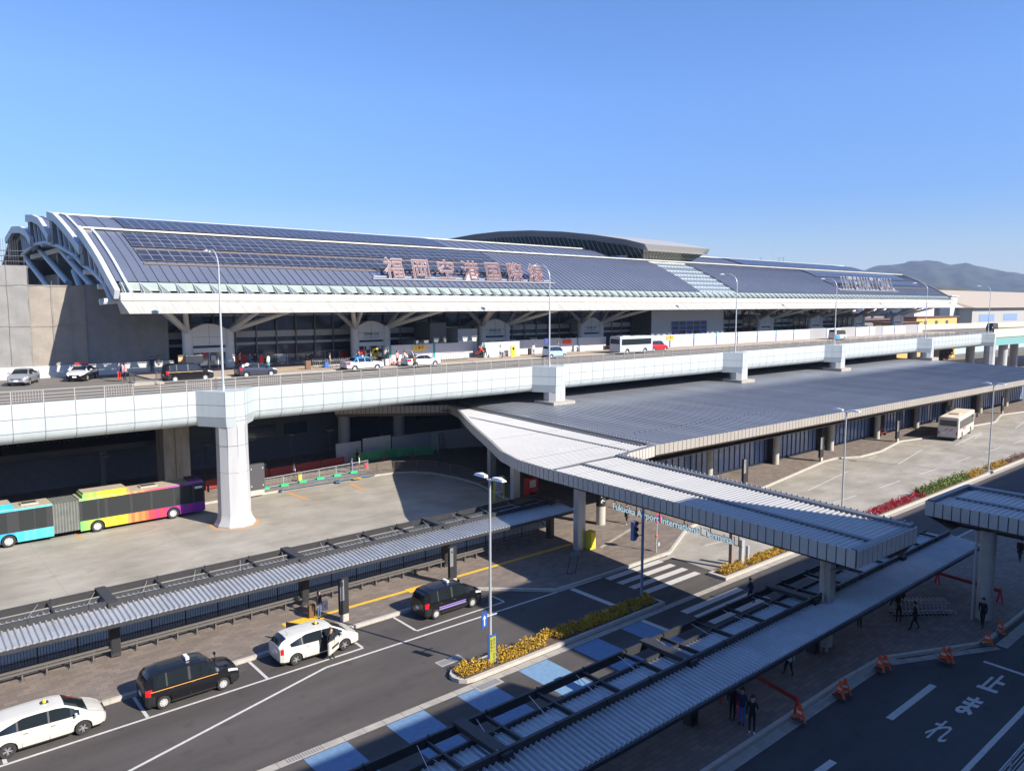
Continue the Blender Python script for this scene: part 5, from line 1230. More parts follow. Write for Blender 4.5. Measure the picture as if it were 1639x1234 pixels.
# bus stop island with rail by the police car
st = thing('boarding_platform', 'small concrete platform with brown mesh rails beside the police car', 'platform', (20.1, 74.6, ZD))
b = MB([M['tan'], M['kerb']]); b.box(18.9, 21.3, 73.7, 75.5, ZD + .08, ZD + .24, 1); b.build('platform', st, True)
for xx in (18.95, 21.2):
    b = MB([M['dark_grey'], M['tan']]); b.tube((xx, 73.8, ZD), (xx, 73.8, ZD + 1.15), .03, 6, 0); b.tube((xx, 75.4, ZD), (xx, 75.4, ZD + 1.25), .03, 6, 0); b.tube((xx, 73.8, ZD + 1.1), (xx, 75.4, ZD + 1.2), .03, 6, 0)
    for j in range(9): b.tube((xx, 73.9 + j * .17, ZD + .2), (xx, 73.9 + j * .17, ZD + 1.1), .012, 4, 0)
    b.build('rail', st, True)
# white railing in the bottom right corner
wr = rail_run('white_railing', 'white railing along the pavement in the bottom right corner', 'railing', [(31, 8.7), (45, 8.7)], 1.1, 'rail_section', [M['galv']], bars=False, step=2.0)
for k in range(7):
    b = MB(M['galv']); x = 31 + 2 * k
    for z in (.45, .7, .95): b.tube((x, 8.7, .15 + z), (x + 2, 8.7, .15 + z), .02, 5)
    b.build('rail', wr, True)

t = thing('vending_box', 'red vending box in the shade under the white walkway canopy', 'vending machine', (*g(850, 793, .15), .15)); b = MB([M['red'], M['lamp_white'], M['dark']]); b.box(-.6, .6, -.35, .35, 0, 1.8, 0); b.box(-.5, .3, -.36, -.35, .9, 1.6, 1); b.box(-.5, .5, -.36, -.35, .2, .4, 2); b.build('cabinet', t)
t = thing('information_board', 'white information board with yellow posts in the shade near the lamp head', 'sign board', (*g(799, 800, .15), .15)); b = MB([M['lamp_white'], MATS['reflect_yellow'], M['text_dark']]); b.box(-.5, .5, -.04, .04, .6, 2.3, 0)
for x in (-.6, .6): b.box(x - .06, x + .06, -.05, .05, 0, 2.2, 1)
for k in range(5): b.box(-.4, .3 - .1 * (k % 2), -.045, -.04, 1.0 + k * .22, 1.06 + k * .22, 2)
b.build('board', t)
# ================================================================ VEHICLES
def lerp_keys(keys, x):
    if x <= keys[0][0]: return keys[0][1:]
    for p, q in zip(keys[:-1], keys[1:]):
        if x <= q[0]:
            t = (x - p[0]) / (q[0] - p[0]) if q[0] > p[0] else 0
            return tuple(a + (c - a) * t for a, c in zip(p[1:], q[1:]))
    return keys[-1][1:]
def make_wheel(t, x, y, r, w, style, side):
    b = MB(M['tyre']); n = 20
    prf = [(r * .62, -w / 2), (r * .94, -w / 2), (r, -w * .32), (r, w * .32), (r * .94, w / 2), (r * .62, w / 2)]
    vs = []; fs = []; k = len(prf)
    for i in range(n):
        a = 2 * PI * i / n
        for (q, yy) in prf: vs.append((x + q * math.cos(a), y + yy, r + q * math.sin(a)))
    for i in range(n):
        j = (i + 1) % n
        for q in range(k - 1): fs.append((i * k + q, i * k + q + 1, j * k + q + 1, j * k + q))
    b.add(vs, fs); wh = b.build('wheel', t, smooth=40)
    b = MB([M['rim'], M['plastic'], M['hubcap']]); yo = y + side * w * .40
    def disc(rr, yy, mi, nn=20): b.add([(x + rr * math.cos(2 * PI * i / nn), yy, r + rr * math.sin(2 * PI * i / nn)) for i in range(nn)], [tuple(range(nn)) if side < 0 else tuple(range(nn - 1, -1, -1))], mi)
    def ring(r0, r1, y0, y1, mi, nn=20):
        v = []; f = []
        for i in range(nn):
            a = 2 * PI * i / nn; v += [(x + r0 * math.cos(a), y0, r + r0 * math.sin(a)), (x + r1 * math.cos(a), y1, r + r1 * math.sin(a))]
        for i in range(nn):
            j = (i + 1) % nn; f.append((2 * i, 2 * i + 1, 2 * j + 1, 2 * j))
        b.add(v, f, mi)
    if style == 'cap':
        disc(r * .60, yo, 2); ring(r * .66, r * .60, yo - side * .02, yo + side * .01, 2)
        for i in range(8):
            a = 2 * PI * (i + .5) / 8; cx_, cz_ = x + r * .44 * math.cos(a), r + r * .44 * math.sin(a)
            b.add([(cx_ + r * .075 * math.cos(q * PI / 3), yo + side * .006, cz_ + r * .075 * math.sin(q * PI / 3)) for q in range(6)], [tuple(range(6)) if side < 0 else (5, 4, 3, 2, 1, 0)], 1)
        disc(r * .2, yo + side * .02, 2, 10)
    else:
        disc(r * .64, yo - side * .05, 1); ring(r * .68, r * .60, yo - side * .01, yo + side * .01, 0)
        for i in range(10):
            a = 2 * PI * i / 10 + (.12 if i % 2 else -.12); ca, sa = math.cos(a), math.sin(a); w0, w1 = r * .05, r * .035
            q = [(x + r * .1 * ca - w0 * sa, yo, r + r * .1 * sa + w0 * ca), (x + r * .1 * ca + w0 * sa, yo, r + r * .1 * sa - w0 * ca), (x + r * .63 * ca + w1 * sa, yo, r + r * .63 * sa - w1 * ca), (x + r * .63 * ca - w1 * sa, yo, r + r * .63 * sa + w1 * ca)]
            b.add(q, [(0, 1, 2, 3) if side > 0 else (3, 2, 1, 0)], 0)
        disc(r * .16, yo + side * .01, 0, 10)
    b.build('rim', wh)
    return wh

CAR = {
 # (x from the tail, zbot, belt, top, halfwidth, roof halfwidth)
 'wagon': dict(L=4.62, wb=2.78, xr=.86, r=.315, gl=(.62, 3.55), pil=(1.25, 2.38), ws=(3.02, 3.88), rw=(.06, .46), cap='alloy', W=.8875,
   keys=[(0, .36, .86, .92, .62, .50), (.04, .26, .98, 1.10, .76, .55), (.22, .22, 1.04, 1.33, .85, .58), (.48, .21, 1.04, 1.48, .875, .60), (.9, .2, 1.02, 1.53, .8875, .62), (2.0, .19, .99, 1.56, .8875, .63), (2.7, .19, .97, 1.545, .8875, .63), (3.05, .19, .96, 1.48, .885, .62), (3.5, .2, .955, 1.24, .88, .63), (3.9, .2, .93, 1.0, .875, .70), (4.25, .2, .80, .86, .84, .70), (4.5, .22, .66, .71, .74, .60), (4.6, .28, .56, .60, .58, .48), (4.62, .34, .50, .54, .5, .4)]),
 'tall': dict(L=4.4, wb=2.75, xr=.80, r=.31, gl=(.42, 3.30), pil=(.98, 1.98, 2.02), ws=(2.86, 3.42), rw=(.04, .26), cap='cap', W=.8475,
   keys=[(0, .40, .98, 1.05, .66, .52), (.03, .32, 1.06, 1.22, .76, .56), (.15, .26, 1.08, 1.52, .82, .60), (.35, .24, 1.07, 1.68, .84, .62), (.8, .22, 1.06, 1.74, .8475, .64), (2.0, .22, 1.05, 1.75, .8475, .64), (2.6, .22, 1.04, 1.72, .8475, .64), (2.88, .22, 1.04, 1.66, .8475, .63), (3.2, .22, 1.03, 1.38, .845, .64), (3.45, .22, 1.02, 1.10, .84, .70), (4.0, .22, .97, 1.04, .82, .70), (4.25, .24, .88, .95, .76, .64), (4.38, .30, .74, .80, .66, .55), (4.4, .36, .68, .72, .6, .5)]),
 'sedan': dict(L=4.75, wb=2.78, xr=1.0, r=.315, gl=(1.05, 3.42), pil=(1.42, 2.35), ws=(2.92, 3.55), rw=(.95, 1.5), cap='cap', W=.88,
   keys=[(0, .40, .80, .90, .66, .55), (.04, .30, .92, 1.00, .76, .62), (.2, .24, .98, 1.04, .84, .68), (.85, .22, .99, 1.06, .87, .70), (1.0, .22, .985, 1.10, .87, .66), (1.5, .2, .97, 1.38, .88, .58), (1.8, .2, .965, 1.43, .88, .58), (2.4, .2, .95, 1.455, .88, .58), (2.85, .2, .945, 1.42, .88, .58), (3.2, .2, .94, 1.24, .88, .60), (3.58, .2, .93, 1.0, .875, .70), (4.2, .2, .84, .90, .85, .70), (4.6, .24, .72, .78, .75, .62), (4.72, .3, .60, .64, .62, .5), (4.75, .36, .54, .58, .55, .45)]),
 'boxy': dict(L=4.69, wb=2.785, xr=1.0, r=.31, gl=(1.0, 3.3), pil=(1.45, 2.3), ws=(2.98, 3.42), rw=(.92, 1.32), cap='cap', W=.845,
   keys=[(0, .42, .86, .92, .70, .62), (.05, .32, .97, 1.02, .80, .70), (.3, .25, 1.0, 1.05, .84, .74), (.9, .24, 1.0, 1.07, .845, .72), (1.0, .24, .99, 1.15, .845, .64), (1.32, .24, .98, 1.44, .845, .60), (1.6, .22, .97, 1.49, .845, .61), (2.7, .22, .96, 1.50, .845, .61), (2.95, .22, .96, 1.46, .845, .61), (3.2, .22, .95, 1.22, .845, .63), (3.45, .22, .94, 1.0, .84, .72), (4.3, .24, .90, .95, .82, .72), (4.62, .26, .82, .87, .78, .68), (4.69, .36, .72, .76, .7, .6)]),
 'hatch': dict(L=4.0, wb=2.55, xr=.68, r=.30, gl=(.5, 3.05), pil=(.95, 1.98), ws=(2.5, 3.3), rw=(.05, .62), cap='cap', W=.8475,
   keys=[(0, .38, .84, .92, .62, .50), (.05, .28, .96, 1.10, .76, .55), (.3, .22, 1.02, 1.26, .83, .56), (.7, .2, 1.0, 1.40, .8475, .58), (1.3, .18, .97, 1.445, .8475, .59), (2.0, .18, .94, 1.445, .8475, .59), (2.5, .18, .92, 1.38, .8475, .59), (3.0, .2, .91, 1.13, .845, .60), (3.35, .2, .89, .96, .84, .66), (3.7, .2, .78, .84, .80, .62), (3.92, .24, .64, .69, .70, .55), (4.0, .3, .54, .58, .56, .45)]),
 'kei': dict(L=3.395, wb=2.44, xr=.46, r=.27, gl=(.2, 2.62), pil=(.72, 1.55), ws=(2.2, 2.8), rw=(.02, .2), cap='cap', W=.7375,
   keys=[(0, .40, .94, 1.15, .62, .50), (.04, .26, 1.0, 1.42, .69, .54), (.18, .22, 1.0, 1.60, .72, .58), (.5, .2, .99, 1.65, .7375, .60), (1.5, .2, .97, 1.66, .7375, .60), (2.1, .2, .96, 1.60, .7375, .60), (2.5, .2, .95, 1.30, .7375, .60), (2.82, .2, .94, 1.02, .73, .64), (3.15, .22, .84, .90, .70, .60), (3.34, .26, .70, .76, .62, .52), (3.395, .32, .6, .64, .55, .45)]),
 'van': dict(L=4.85, wb=2.57, xr=1.1, r=.32, gl=(.25, 4.25), pil=(1.2, 2.4, 3.35), ws=(3.85, 4.5), rw=(.02, .2), cap='cap', W=.85,
   keys=[(0, .40, 1.1, 1.5, .72, .62), (.04, .30, 1.12, 1.85, .80, .68), (.2, .26, 1.12, 2.08, .84, .72), (.6, .24, 1.12, 2.12, .85, .74), (3.5, .24, 1.12, 2.12, .85, .74), (3.85, .24, 1.12, 2.04, .85, .73), (4.2, .24, 1.12, 1.64, .845, .70), (4.52, .24, 1.08, 1.16, .82, .72), (4.75, .28, .92, .98, .76, .66), (4.85, .36, .76, .80, .68, .58)]),
}
def make_car(name, label, kind, loc, rot, paint, group=None, lower=None, roofm=None, stripe=None, lantern=None, lightbar=False, fender=False, upside=None, bumper_dark=False, rear_split=None):
    S = CAR[kind]; L = S['L']; ox = -(S['xr'] + S['wb'] / 2); t = thing(name, label, 'car' if name != 'taxi' else 'taxi', loc, rot, group)
    xw = (S['xr'], S['xr'] + S['wb']); ra = S['r'] + .055
    xs = set()
    for k in S['keys']: xs.add(round(k[0], 4))
    for c in xw:
        for i in range(-6, 7): xs.add(round(c + ra * math.sin(i * PI / 12.0), 4))
    q = 0
    while q < L: xs.add(round(q, 4)); q += .16
    for p in (*S['gl'], *S['ws'], *S['rw']): xs.add(p)
    for p in S['pil']: xs.add(p - .035); xs.add(p + .035)
    xs = sorted(x for x in xs if 0 <= x <= L); xs2 = [xs[0]]
    for x in xs[1:]:
        if x - xs2[-1] > .012: xs2.append(x)
    xs = xs2
    secs = []
    for x in xs:
        zb, be, tp, w, wr = lerp_keys(S['keys'], x); cut = zb
        for c in xw:
            if abs(x - c) < ra: cut = max(cut, S['r'] + math.sqrt(max(0, ra * ra - (x - c) ** 2)))
        g_ = tp - be; k = min(1, g_ / .35)
        def P(z): return max(z, cut)
        h = be - zb; tp_ = 1.0
        if kind in ('wagon', 'hatch'): tp_ = .22 + .78 * min(1, max(0, (x - S['gl'][0]) / .85)) ** .8
        pts = [(w * .94, cut), (w * .985, P(zb + .12 * h)), (w, P(zb + .45 * h)), (w * .995, P(zb + .62 * h)), (w * .975, P(zb + .84 * h)), (w * .95, be),
               (wr + .035 + (w * .9 - wr - .035) * (1 - k), be + (g_ - .10 * k) * (.86 if k < 1 else 1) * tp_), (wr * .94, tp - .028), (wr * .55, tp - .004), (0, tp + .008)]
        secs.append(pts)
    NJ = 10; groups = {}
    def gadd(key, vs, mi=0):
        mb = groups.setdefault(key, MB([paint, lower or paint, roofm or paint, M['plastic'], M['car_glass'], M['tail'], M['headl'], stripe[0] if stripe else paint, mat('plastic_dark', (.012, .012, .013), .5)])); mb.add(vs, [(0, 1, 2, 3)], mi)
    for i in range(len(xs) - 1):
        xm = (xs[i] + xs[i + 1]) / 2
        for s in (1, -1):
            for j in range(NJ - 1):
                a0, a1, b0, b1 = secs[i][j], secs[i][j + 1], secs[i + 1][j], secs[i + 1][j + 1]
                q = [(xs[i] + ox, s * a0[0], a0[1]), (xs[i + 1] + ox, s * b0[0], b0[1]), (xs[i + 1] + ox, s * b1[0], b1[1]), (xs[i] + ox, s * a1[0], a1[1])]
                if s > 0: q = q[::-1]
                if abs(a0[1] - a1[1]) < 1e-4 and abs(b0[1] - b1[1]) < 1e-4 and j < 5: continue
                zm = (a0[1] + a1[1] + b0[1] + b1[1]) / 4
                key = 'body'; mi = 0
                if lower and zm < (upside or .78) and j < 5: mi = 1
                if j >= 6 and roofm is not None and S['rw'][0] < xm < S['ws'][1] and (a1[1] > .96): mi = 2
                if j == 5 and roofm is not None and zm > 1.0: mi = 2
                if j == 5 and S['gl'][0] < xm < S['gl'][1] and (a1[1] - a0[1] > .05 or b1[1] - b0[1] > .05) and not any(abs(xm - p) < .036 for p in S['pil']):
                    key = ('side_window', s, sum(xm > p for p in S['pil'])); mi = 4
                elif j == 5 and any(abs(xm - p) < .036 for p in S['pil']) and kind != 'boxy': mi = 3
                if j >= 7 and S['ws'][0] < xm < S['ws'][1]: key = ('windscreen',); mi = 4
                if j >= 7 and S['rw'][0] < xm < S['rw'][1]: key = ('rear_window',); mi = 4
                if kind in ('tall', 'kei', 'van') and j in (5, 6) and xm < S['rw'][1] and xm > S['rw'][0] and kind != 'van': mi = 0
                if j in (3, 4) and .06 < xm < (.42 if kind in ('sedan', 'boxy') else .26): key = ('tail_light', s); mi = 5
                if kind in ('tall', 'kei', 'van') and j in (4,) and .02 < xm < .3: key = ('tail_light', s); mi = 5
                if j == 4 and L - .62 < xm < L - .1: key = ('headlight', s); mi = 6
                if j == 0 and key == 'body' and abs(a0[0]) > .3: mi = 3 if bumper_dark or True else mi
                if bumper_dark and j < 3 and (xm < S['xr'] - ra or xm > xw[1] + ra): mi = 8
                gadd(key, q, mi)
    body = groups['body']
    for i, sgn in ((0, -1), (len(xs) - 1, 1)):
        for j in range(NJ - 1):
            a0, a1 = secs[i][j], secs[i][j + 1]; x = xs[i] + ox
            q = [(x, -a0[0], a0[1]), (x, a0[0], a0[1]), (x, a1[0], a1[1]), (x, -a1[0], a1[1])]; body.add(q if sgn > 0 else q[::-1], [(0, 1, 2, 3)], 1 if lower and a0[1] < .78 else 0)
    bo = body.build('body', t, smooth=38)
    # dark underside and wheel wells
    u = MB(M['plastic']); u.box(ox + .15, ox + L - .15, -S['W'] * .86, S['W'] * .86, .2, .3)
    for c in xw: u.box(c + ox - ra, c + ox + ra, -S['W'] * .80, S['W'] * .80, .25, S['r'] + ra * .96)
    u.build('underbody', t)
    for key, mb in groups.items():
        if key == 'body': continue
        mb.build(key[0], t, smooth=38)
    for c in xw:
        for s in (1, -1): make_wheel(t, c + ox, s * (S['W'] - .115), S['r'], .20, S['cap'], s)
    # trim: seams, handles, mirrors, plates, grille
    tr = MB([M['plastic'], M['chrome'], M['plate']])
    for s in (1, -1):
        for p in (S['pil'][0] + .12 if kind != 'tall' else 1.0, S['pil'][-1] if kind != 'tall' else 2.0, S['ws'][0] + .42):
            zb, be, tp, w, wr = lerp_keys(S['keys'], p); tr.box(p + ox - .006, p + ox + .006, s * w * .97 - .025, s * w * .97 + .025 + (.006 if s > 0 else -.006) * 0, zb + .12, be - .02, 0) if False else tr.beam((p + ox, s * (w + .002), zb + .1), (p + ox, s * (w * .955 + .004), be), .014, .01, 0)
        for p in (S['pil'][-1] + .14, S['pil'][-1] - .85):
            zb, be, tp, w, wr = lerp_keys(S['keys'], p); tr.box(p + ox - .09, p + ox + .09, s * (w * .985) - .02, s * (w * .985) + .02, be - .16, be - .13, 1 if kind != 'wagon' else 1)
    zb, be, tp, w, wr = S['keys'][1][1:]
    tr.box(ox - .02, ox - .005, -.17, .17, .62 if kind != 'sedan' else .72, .79 if kind != 'sedan' else .89, 2); tr.box(ox + L + .002, ox + L + .015, -.17, .17, .40, .56, 2); tr.box(ox + L - .02, ox + L + .01, -.42, .42, .57, .66, 0)
    tr.build('trim', t)
    zb, be, tp, w, wr = lerp_keys(S['keys'], S['ws'][1] - .35)
    for s in (1, -1):
        m_ = MB([paint, M['plastic']])
        if fender:
            xf = S['ws'][1] + .28; m_.tube((xf + ox, s * .66, 1.0), (xf + ox - .02, s * .82, 1.18), .02, 6, 1); m_.lathe([(.0, -.08), (.09, -.05), (.1, .05), (.0, .09)], (xf + ox, s * .84, 1.22), 8, 0, .6, 1.2)
        else:
            xf = S['ws'][1] - .5; m_.lathe([(.0, -.07), (.1, -.05), (.1, .05), (.0, .08)], (xf + ox, s * (w + .09), be + .1), 8, 0, .6, 1.1); m_.tube((xf + ox, s * (w - .06), be + .04), (xf + ox, s * (w + .08), be + .06), .025, 5, 1)
        m_.build('mirror', t, smooth=60)
    zr_ = lerp_keys(S['keys'], 2.2)[2]
    if lantern == 'yellow':
        b = MB([M['yellow'], M['plastic']]); b.lathe([(.10, 0), (.10, .03), (.08, .12), (.03, .16)], (.1, 0, zr_), 10, 0, .8, 1.2); b.box(-.06, .26, -.12, .12, zr_ - .01, zr_ + .025, 1); b.build('roof_light', t, smooth=40)
        b = MB(M['plastic']); b.tube((-1.6, -.3, lerp_keys(S['keys'], .7)[2]), (-1.7, -.3, lerp_keys(S['keys'], .7)[2] + .25), .01, 4); b.build('aerial', t)
    if lantern == 'white': b = MB([M['lamp_white'], M['plastic']]); b.box(-.16, .0, -.24, .24, zr_ + .03, zr_ + .16, 0); b.box(-.2, .04, -.28, .28, zr_ - .02, zr_ + .03, 1); b.build('roof_light', t)
    if lightbar: b = MB([M['red'], M['plastic']]); b.box(-.2, .2, -.58, .58, zr_ + .05, zr_ + .20, 0); b.box(-.12, .12, -.5, .5, zr_, zr_ + .05, 1); b.build('light_bar', t)
    if stripe:
        for s in (1, -1):
            b = MB(stripe[0])
            for (za, zc) in stripe[1]:
                x = stripe[2]
                while x < stripe[3] - .01:
                    x2 = min(x + .2, stripe[3]); wa = lerp_keys(S['keys'], x)[3] + .008; wb_ = lerp_keys(S['keys'], x2)[3] + .008
                    q = [(x + ox, s * wa, za), (x2 + ox, s * wb_, za), (x2 + ox, s * wb_ * (.992 if zc > .85 else 1), zc), (x + ox, s * wa * (.992 if zc > .85 else 1), zc)]
                    b.add(q if s < 0 else q[::-1], [(0, 1, 2, 3)]); x = x2
            b.build('side_stripe', t)
    return t
def place2(rear, front, z):
    """centre between the wheel contacts of the near side, and the heading"""
    a = Vector((*g(*rear, z), 0)); b = Vector((*g(*front, z), 0)); return a, b
PW = mat('paint_white', (.56, .54, .47), .25, coat=.6); M['plastic_dark'] = mat('plastic_dark', (.012, .012, .013), .5); PK = mat('paint_black', (.008, .008, .010), .16, coat=.15, spec=.35); PS = mat('paint_silver', (.42, .43, .45), .3, metal=.6, coat=.5)
PD = mat('paint_dark_blue', (.05, .055, .08), .22, metal=.3, coat=.6); PWH = mat('paint_clean_white', (.56, .57, .58), .25, coat=.5); PR = mat('paint_red', (.72, .02, .02), .25, coat=.5); PB = mat('paint_pale_blue', (.40, .55, .80), .3, metal=.2, coat=.5); PU = mat('paint_sky_blue', (.05, .30, .75), .3)
gold = mat('stripe_gold', (.65, .30, .06), .4); lilac = mat('stripe_lilac', (.24, .18, .44), .4)
GT = 'taxis waiting along the pavement'
def at(xc, yc, z, half): return (xc, yc + half, z)
make_car('taxi', 'white taxi with a yellow roof lamp at the bottom left corner', 'wagon', (5.15, 37.22, 0), R(-1.2), PW, GT, lantern='yellow')
make_car('taxi', 'black tall taxi with a thin gold stripe between the two white taxis', 'tall', (11.25, 37.1, 0), R(-.8), PK, GT, stripe=(gold, [(.94, .965)], .25, 3.3), lantern='white', fender=True, bumper_dark=True)
wt = make_car('taxi', 'white taxi with its front door open and the driver stepping out', 'wagon', (17.85, 37.2, 0), R(-1.4), PW, GT, lantern='yellow')
make_car('taxi', 'black tall taxi with lilac side stripes, last in the taxi line', 'tall', (26.75, 37.3, 0), R(.4), PK, GT, stripe=(lilac, [(.50, .60), (.64, .70)], 1.0, 3.0), lantern='white', fender=True, bumper_dark=True)
dd = MB([PW, M['car_glass'], M['plastic']]); dd.T = Matrix.Translation((.95, -.885, 0)) @ Matrix.Rotation(R(-222), 4, 'Z')
dd.T = Matrix.Translation((.98, -.90, 0)) @ Matrix.Rotation(R(215), 4, 'Z')
dd.box(0, 1.05, -.04, .04, .3, .97, 0); dd.add([(0.02, -.02, .97), (1.0, -.02, .97), (.9, 0, 1.4), (.45, 0, 1.36)], [(0, 1, 2, 3)], 1); dd.box(.03, 1.02, .041, .06, .35, .95, 0); dd.box(.1, .8, .06, .09, .55, .66, 2); dd.build('front_door', wt)
dd = MB([M['plastic'], PW]); dd.T = Matrix.Translation((-.3, .885, 0)) @ Matrix.Rotation(R(125), 4, 'Z'); dd.box(0, .95, -.04, .04, .35, 1.35, 0); dd.build('rear_door', wt)
dh = MB(M['dark']); dh.box(-.1, .92, -.895, -.80, .34, 1.0); dh.build('door_opening', wt)
# departures level
GD = 'vehicles on the departures level'
def deckcar(pr, pf, half, flip=False):
    z = ZD - .01; a, b = place2(pr, pf, z); m = (a + b) / 2; ang = math.atan2((b - a).y, (b - a).x); n = Vector((-math.sin(ang), math.cos(ang), 0)); return (m.x + n.x * half, m.y + n.y * half, z), ang
c, a = deckcar((282.5, 612.4), (329, 609.2), .8); make_car('taxi', 'black tall taxi parked right of the boarding platform on the departures level', 'tall', (c[0], c[1], c[2]), 0, PK, GD, stripe=(gold, [(.94, .97)], .25, 3.3), fender=True, bumper_dark=True)
c, a = deckcar((395, 605), (436, 602), .8); make_car('parked_car', 'dark hatchback right of the first curved lamp on the departures level', 'hatch', c, 0, PD, GD)
c, a = deckcar((568.6, 594.5), (604.5, 592), .8); make_car('taxi', 'old white taxi with a bright blue roof on the departures level', 'boxy', (c[0], c[1], c[2]), 0, PWH, GD, roofm=PU, lantern='white')
c, a = deckcar((666, 588.5), (698, 585.6), .8); sed = make_car('parked_car', 'white sedan with its boot open on the departures level', 'sedan', (c[0], c[1], c[2]), 0, PWH, GD)
bl_ = MB([PWH, M['dark']]); bl_.T = Matrix.Translation((-1.35, 0, 1.05)) @ Matrix.Rotation(R(68), 4, 'Y'); bl_.box(-.95, 0, -.62, .62, 0, .05, 0); bl_.build('boot_lid', sed); bl_ = MB(M['dark']); bl_.box(-2.15, -1.4, -.6, .6, 1.0, 1.07); bl_.build('boot_opening', sed)
c, a = deckcar((880.4, 573.5), (900.6, 573), .7); make_car('parked_car', 'pale blue upright small car by the second curved lamp', 'kei', (c[0], c[1], c[2]), 0, PB, GD)
c, a = deckcar((1046, 563.5), (1066, 562), .8); make_car('taxi', 'red taxi with a white top in front of the silver minibus', 'tall', (c[0] + .5, c[1] + .4, c[2]), 0, PR, GD, roofm=PWH)
x0, y0 = g(30, 617, ZD); make_car('parked_car', 'silver sedan facing the camera at the left edge of the departures level', 'sedan', (x0 + .6, y0 + 1.5, ZD - .01), R(-112), PS, GD)
x0, y0 = g(133, 610, ZD); make_car('police_car', 'black and white police car with a red light bar on the departures level', 'sedan', (x0 + .3, y0 + 1.6, ZD - .01), R(-118), PWH, GD, lower=PK, lightbar=True)['category'] = 'police car'
x0, y0 = g(1605, 529, ZD); make_car('parked_car', 'black van on the ramp at the far right edge', 'van', (236, 74, ZD), R(180), PK, GD)
c, a = deckcar((1333, 545), (1361, 543.5), .9)
vn = make_car('parked_van', 'white van with a bright blue rear quarter by the fourth curved lamp', 'van', (c[0], c[1], c[2]), 0, mat('paint_cream', (.56, .55, .49), .3), GD, lower=None); vn['category'] = 'van'
b = MB(PU); 
for s in (-1,): b.add([(-2.35, s * .862, .35), (-.6, s * .862, .35), (-.9, s * .862, 1.08), (-2.35, s * .862, 1.08)], [(0, 1, 2, 3)])
b.build('blue_panel', vn)

# ---------------------------------------------------------------- buses
def bus_shell(t, x0, x1, W, z0, z1, zw0, zw1, paint, wins, blackband=True, name='body', roofm=None, rr=.14, ends=(True, True), pillar=.10, wheels=(), wr=.48, glass=None, side_dark=None, topband=.0):
    """box shell with rounded roof edges; window band cut into panes along both sides"""
    b = MB([paint, M['plastic'], roofm or paint, M['dark']]); h = W / 2
    xs = [x0, x1]
    for w in wheels:
        for i in range(-6, 7): xs.append(w + (wr + .09) * math.sin(i * PI / 12))
    n = int((x1 - x0) / .4)
    xs += [x0 + (x1 - x0) * i / n for i in range(n + 1)]; xs = sorted(set(round(x, 3) for x in xs if x0 <= x <= x1))
    def cut(x):
        c = z0
        for w in wheels:
            if abs(x - w) < wr + .09: c = max(c, wr + math.sqrt((wr + .09) ** 2 - (x - w) ** 2))
        return c
    for xa, xb in zip(xs[:-1], xs[1:]):
        ca, cb = cut(xa), cut(xb)
        for s in (1, -1):
            def q(za, zb_, zc, zd, ya=h, yb=h, mi=0):
                v = [(xa, s * ya, za), (xb, s * ya, zb_), (xb, s * yb, zd), (xa, s * yb, zc)]; b.add(v if s < 0 else v[::-1], [(0, 1, 2, 3)], mi)
            q(ca, cb, zw0, zw0); q(zw0, zw0, zw1, zw1, mi=1 if blackband else 0); q(zw1, zw1, z1 - rr, z1 - rr)
            for i in range(3):
                a0, a1 = i * PI / 6, (i + 1) * PI / 6
                q(z1 - rr + rr * math.sin(a0), z1 - rr + rr * math.sin(a0), z1 - rr + rr * math.sin(a1), z1 - rr + rr * math.sin(a1), h - rr + rr * math.cos(a0), h - rr + rr * math.cos(a1), 0 if i < 2 else 2)
        b.add([(xa, -(h - rr), z1), (xb, -(h - rr), z1), (xb, h - rr, z1), (xa, h - rr, z1)], [(0, 1, 2, 3)], 2)
    prof = [(-h, z0), (h, z0), (h, z1 - rr), (h - rr * .3, z1 - rr * .3), (h - rr, z1), (-h + rr, z1), (-h + rr * .3, z1 - rr * .3), (-h, z1 - rr)]
    if ends[1]: b.add([(x1, y, z) for y, z in prof], [tuple(range(8))], 0)
    if ends[0]: b.add([(x0, y, z) for y, z in prof], [tuple(range(7, -1, -1))], 0)
    b.build(name, t, smooth=35)
    u = MB(M['dark']); u.box(x0 + .05, x1 - .05, -h * .93, h * .93, z0 - .02, z0 + .1)
    for w in wheels: u.box(w - wr - .1, w + wr + .1, -h * .86, h * .86, z0, wr * 2.1)
    u.build('underbody', t)
    for (a, c) in wins:
        for s in (1, -1):
            w = MB([glass or mat('bus_glass', (.018, .022, .022), .08, spec=.6), M['plastic'], M['galv']]); w.box(a, c, s * h - .006, s * h + .012, zw0 + .06, zw1 - .06, 0); w.box(a + .05, c - .05, s * h + .012, s * h + .018, zw1 - (zw1 - zw0) * .36, zw1 - (zw1 - zw0) * .34, 2)
            w.build('side_window', t)
def bus_wheel(t, x, W, r=.48, style='cap'):
    for s in (1, -1): make_wheel(t, x, s * (W / 2 - .16), r, .27, style, s)
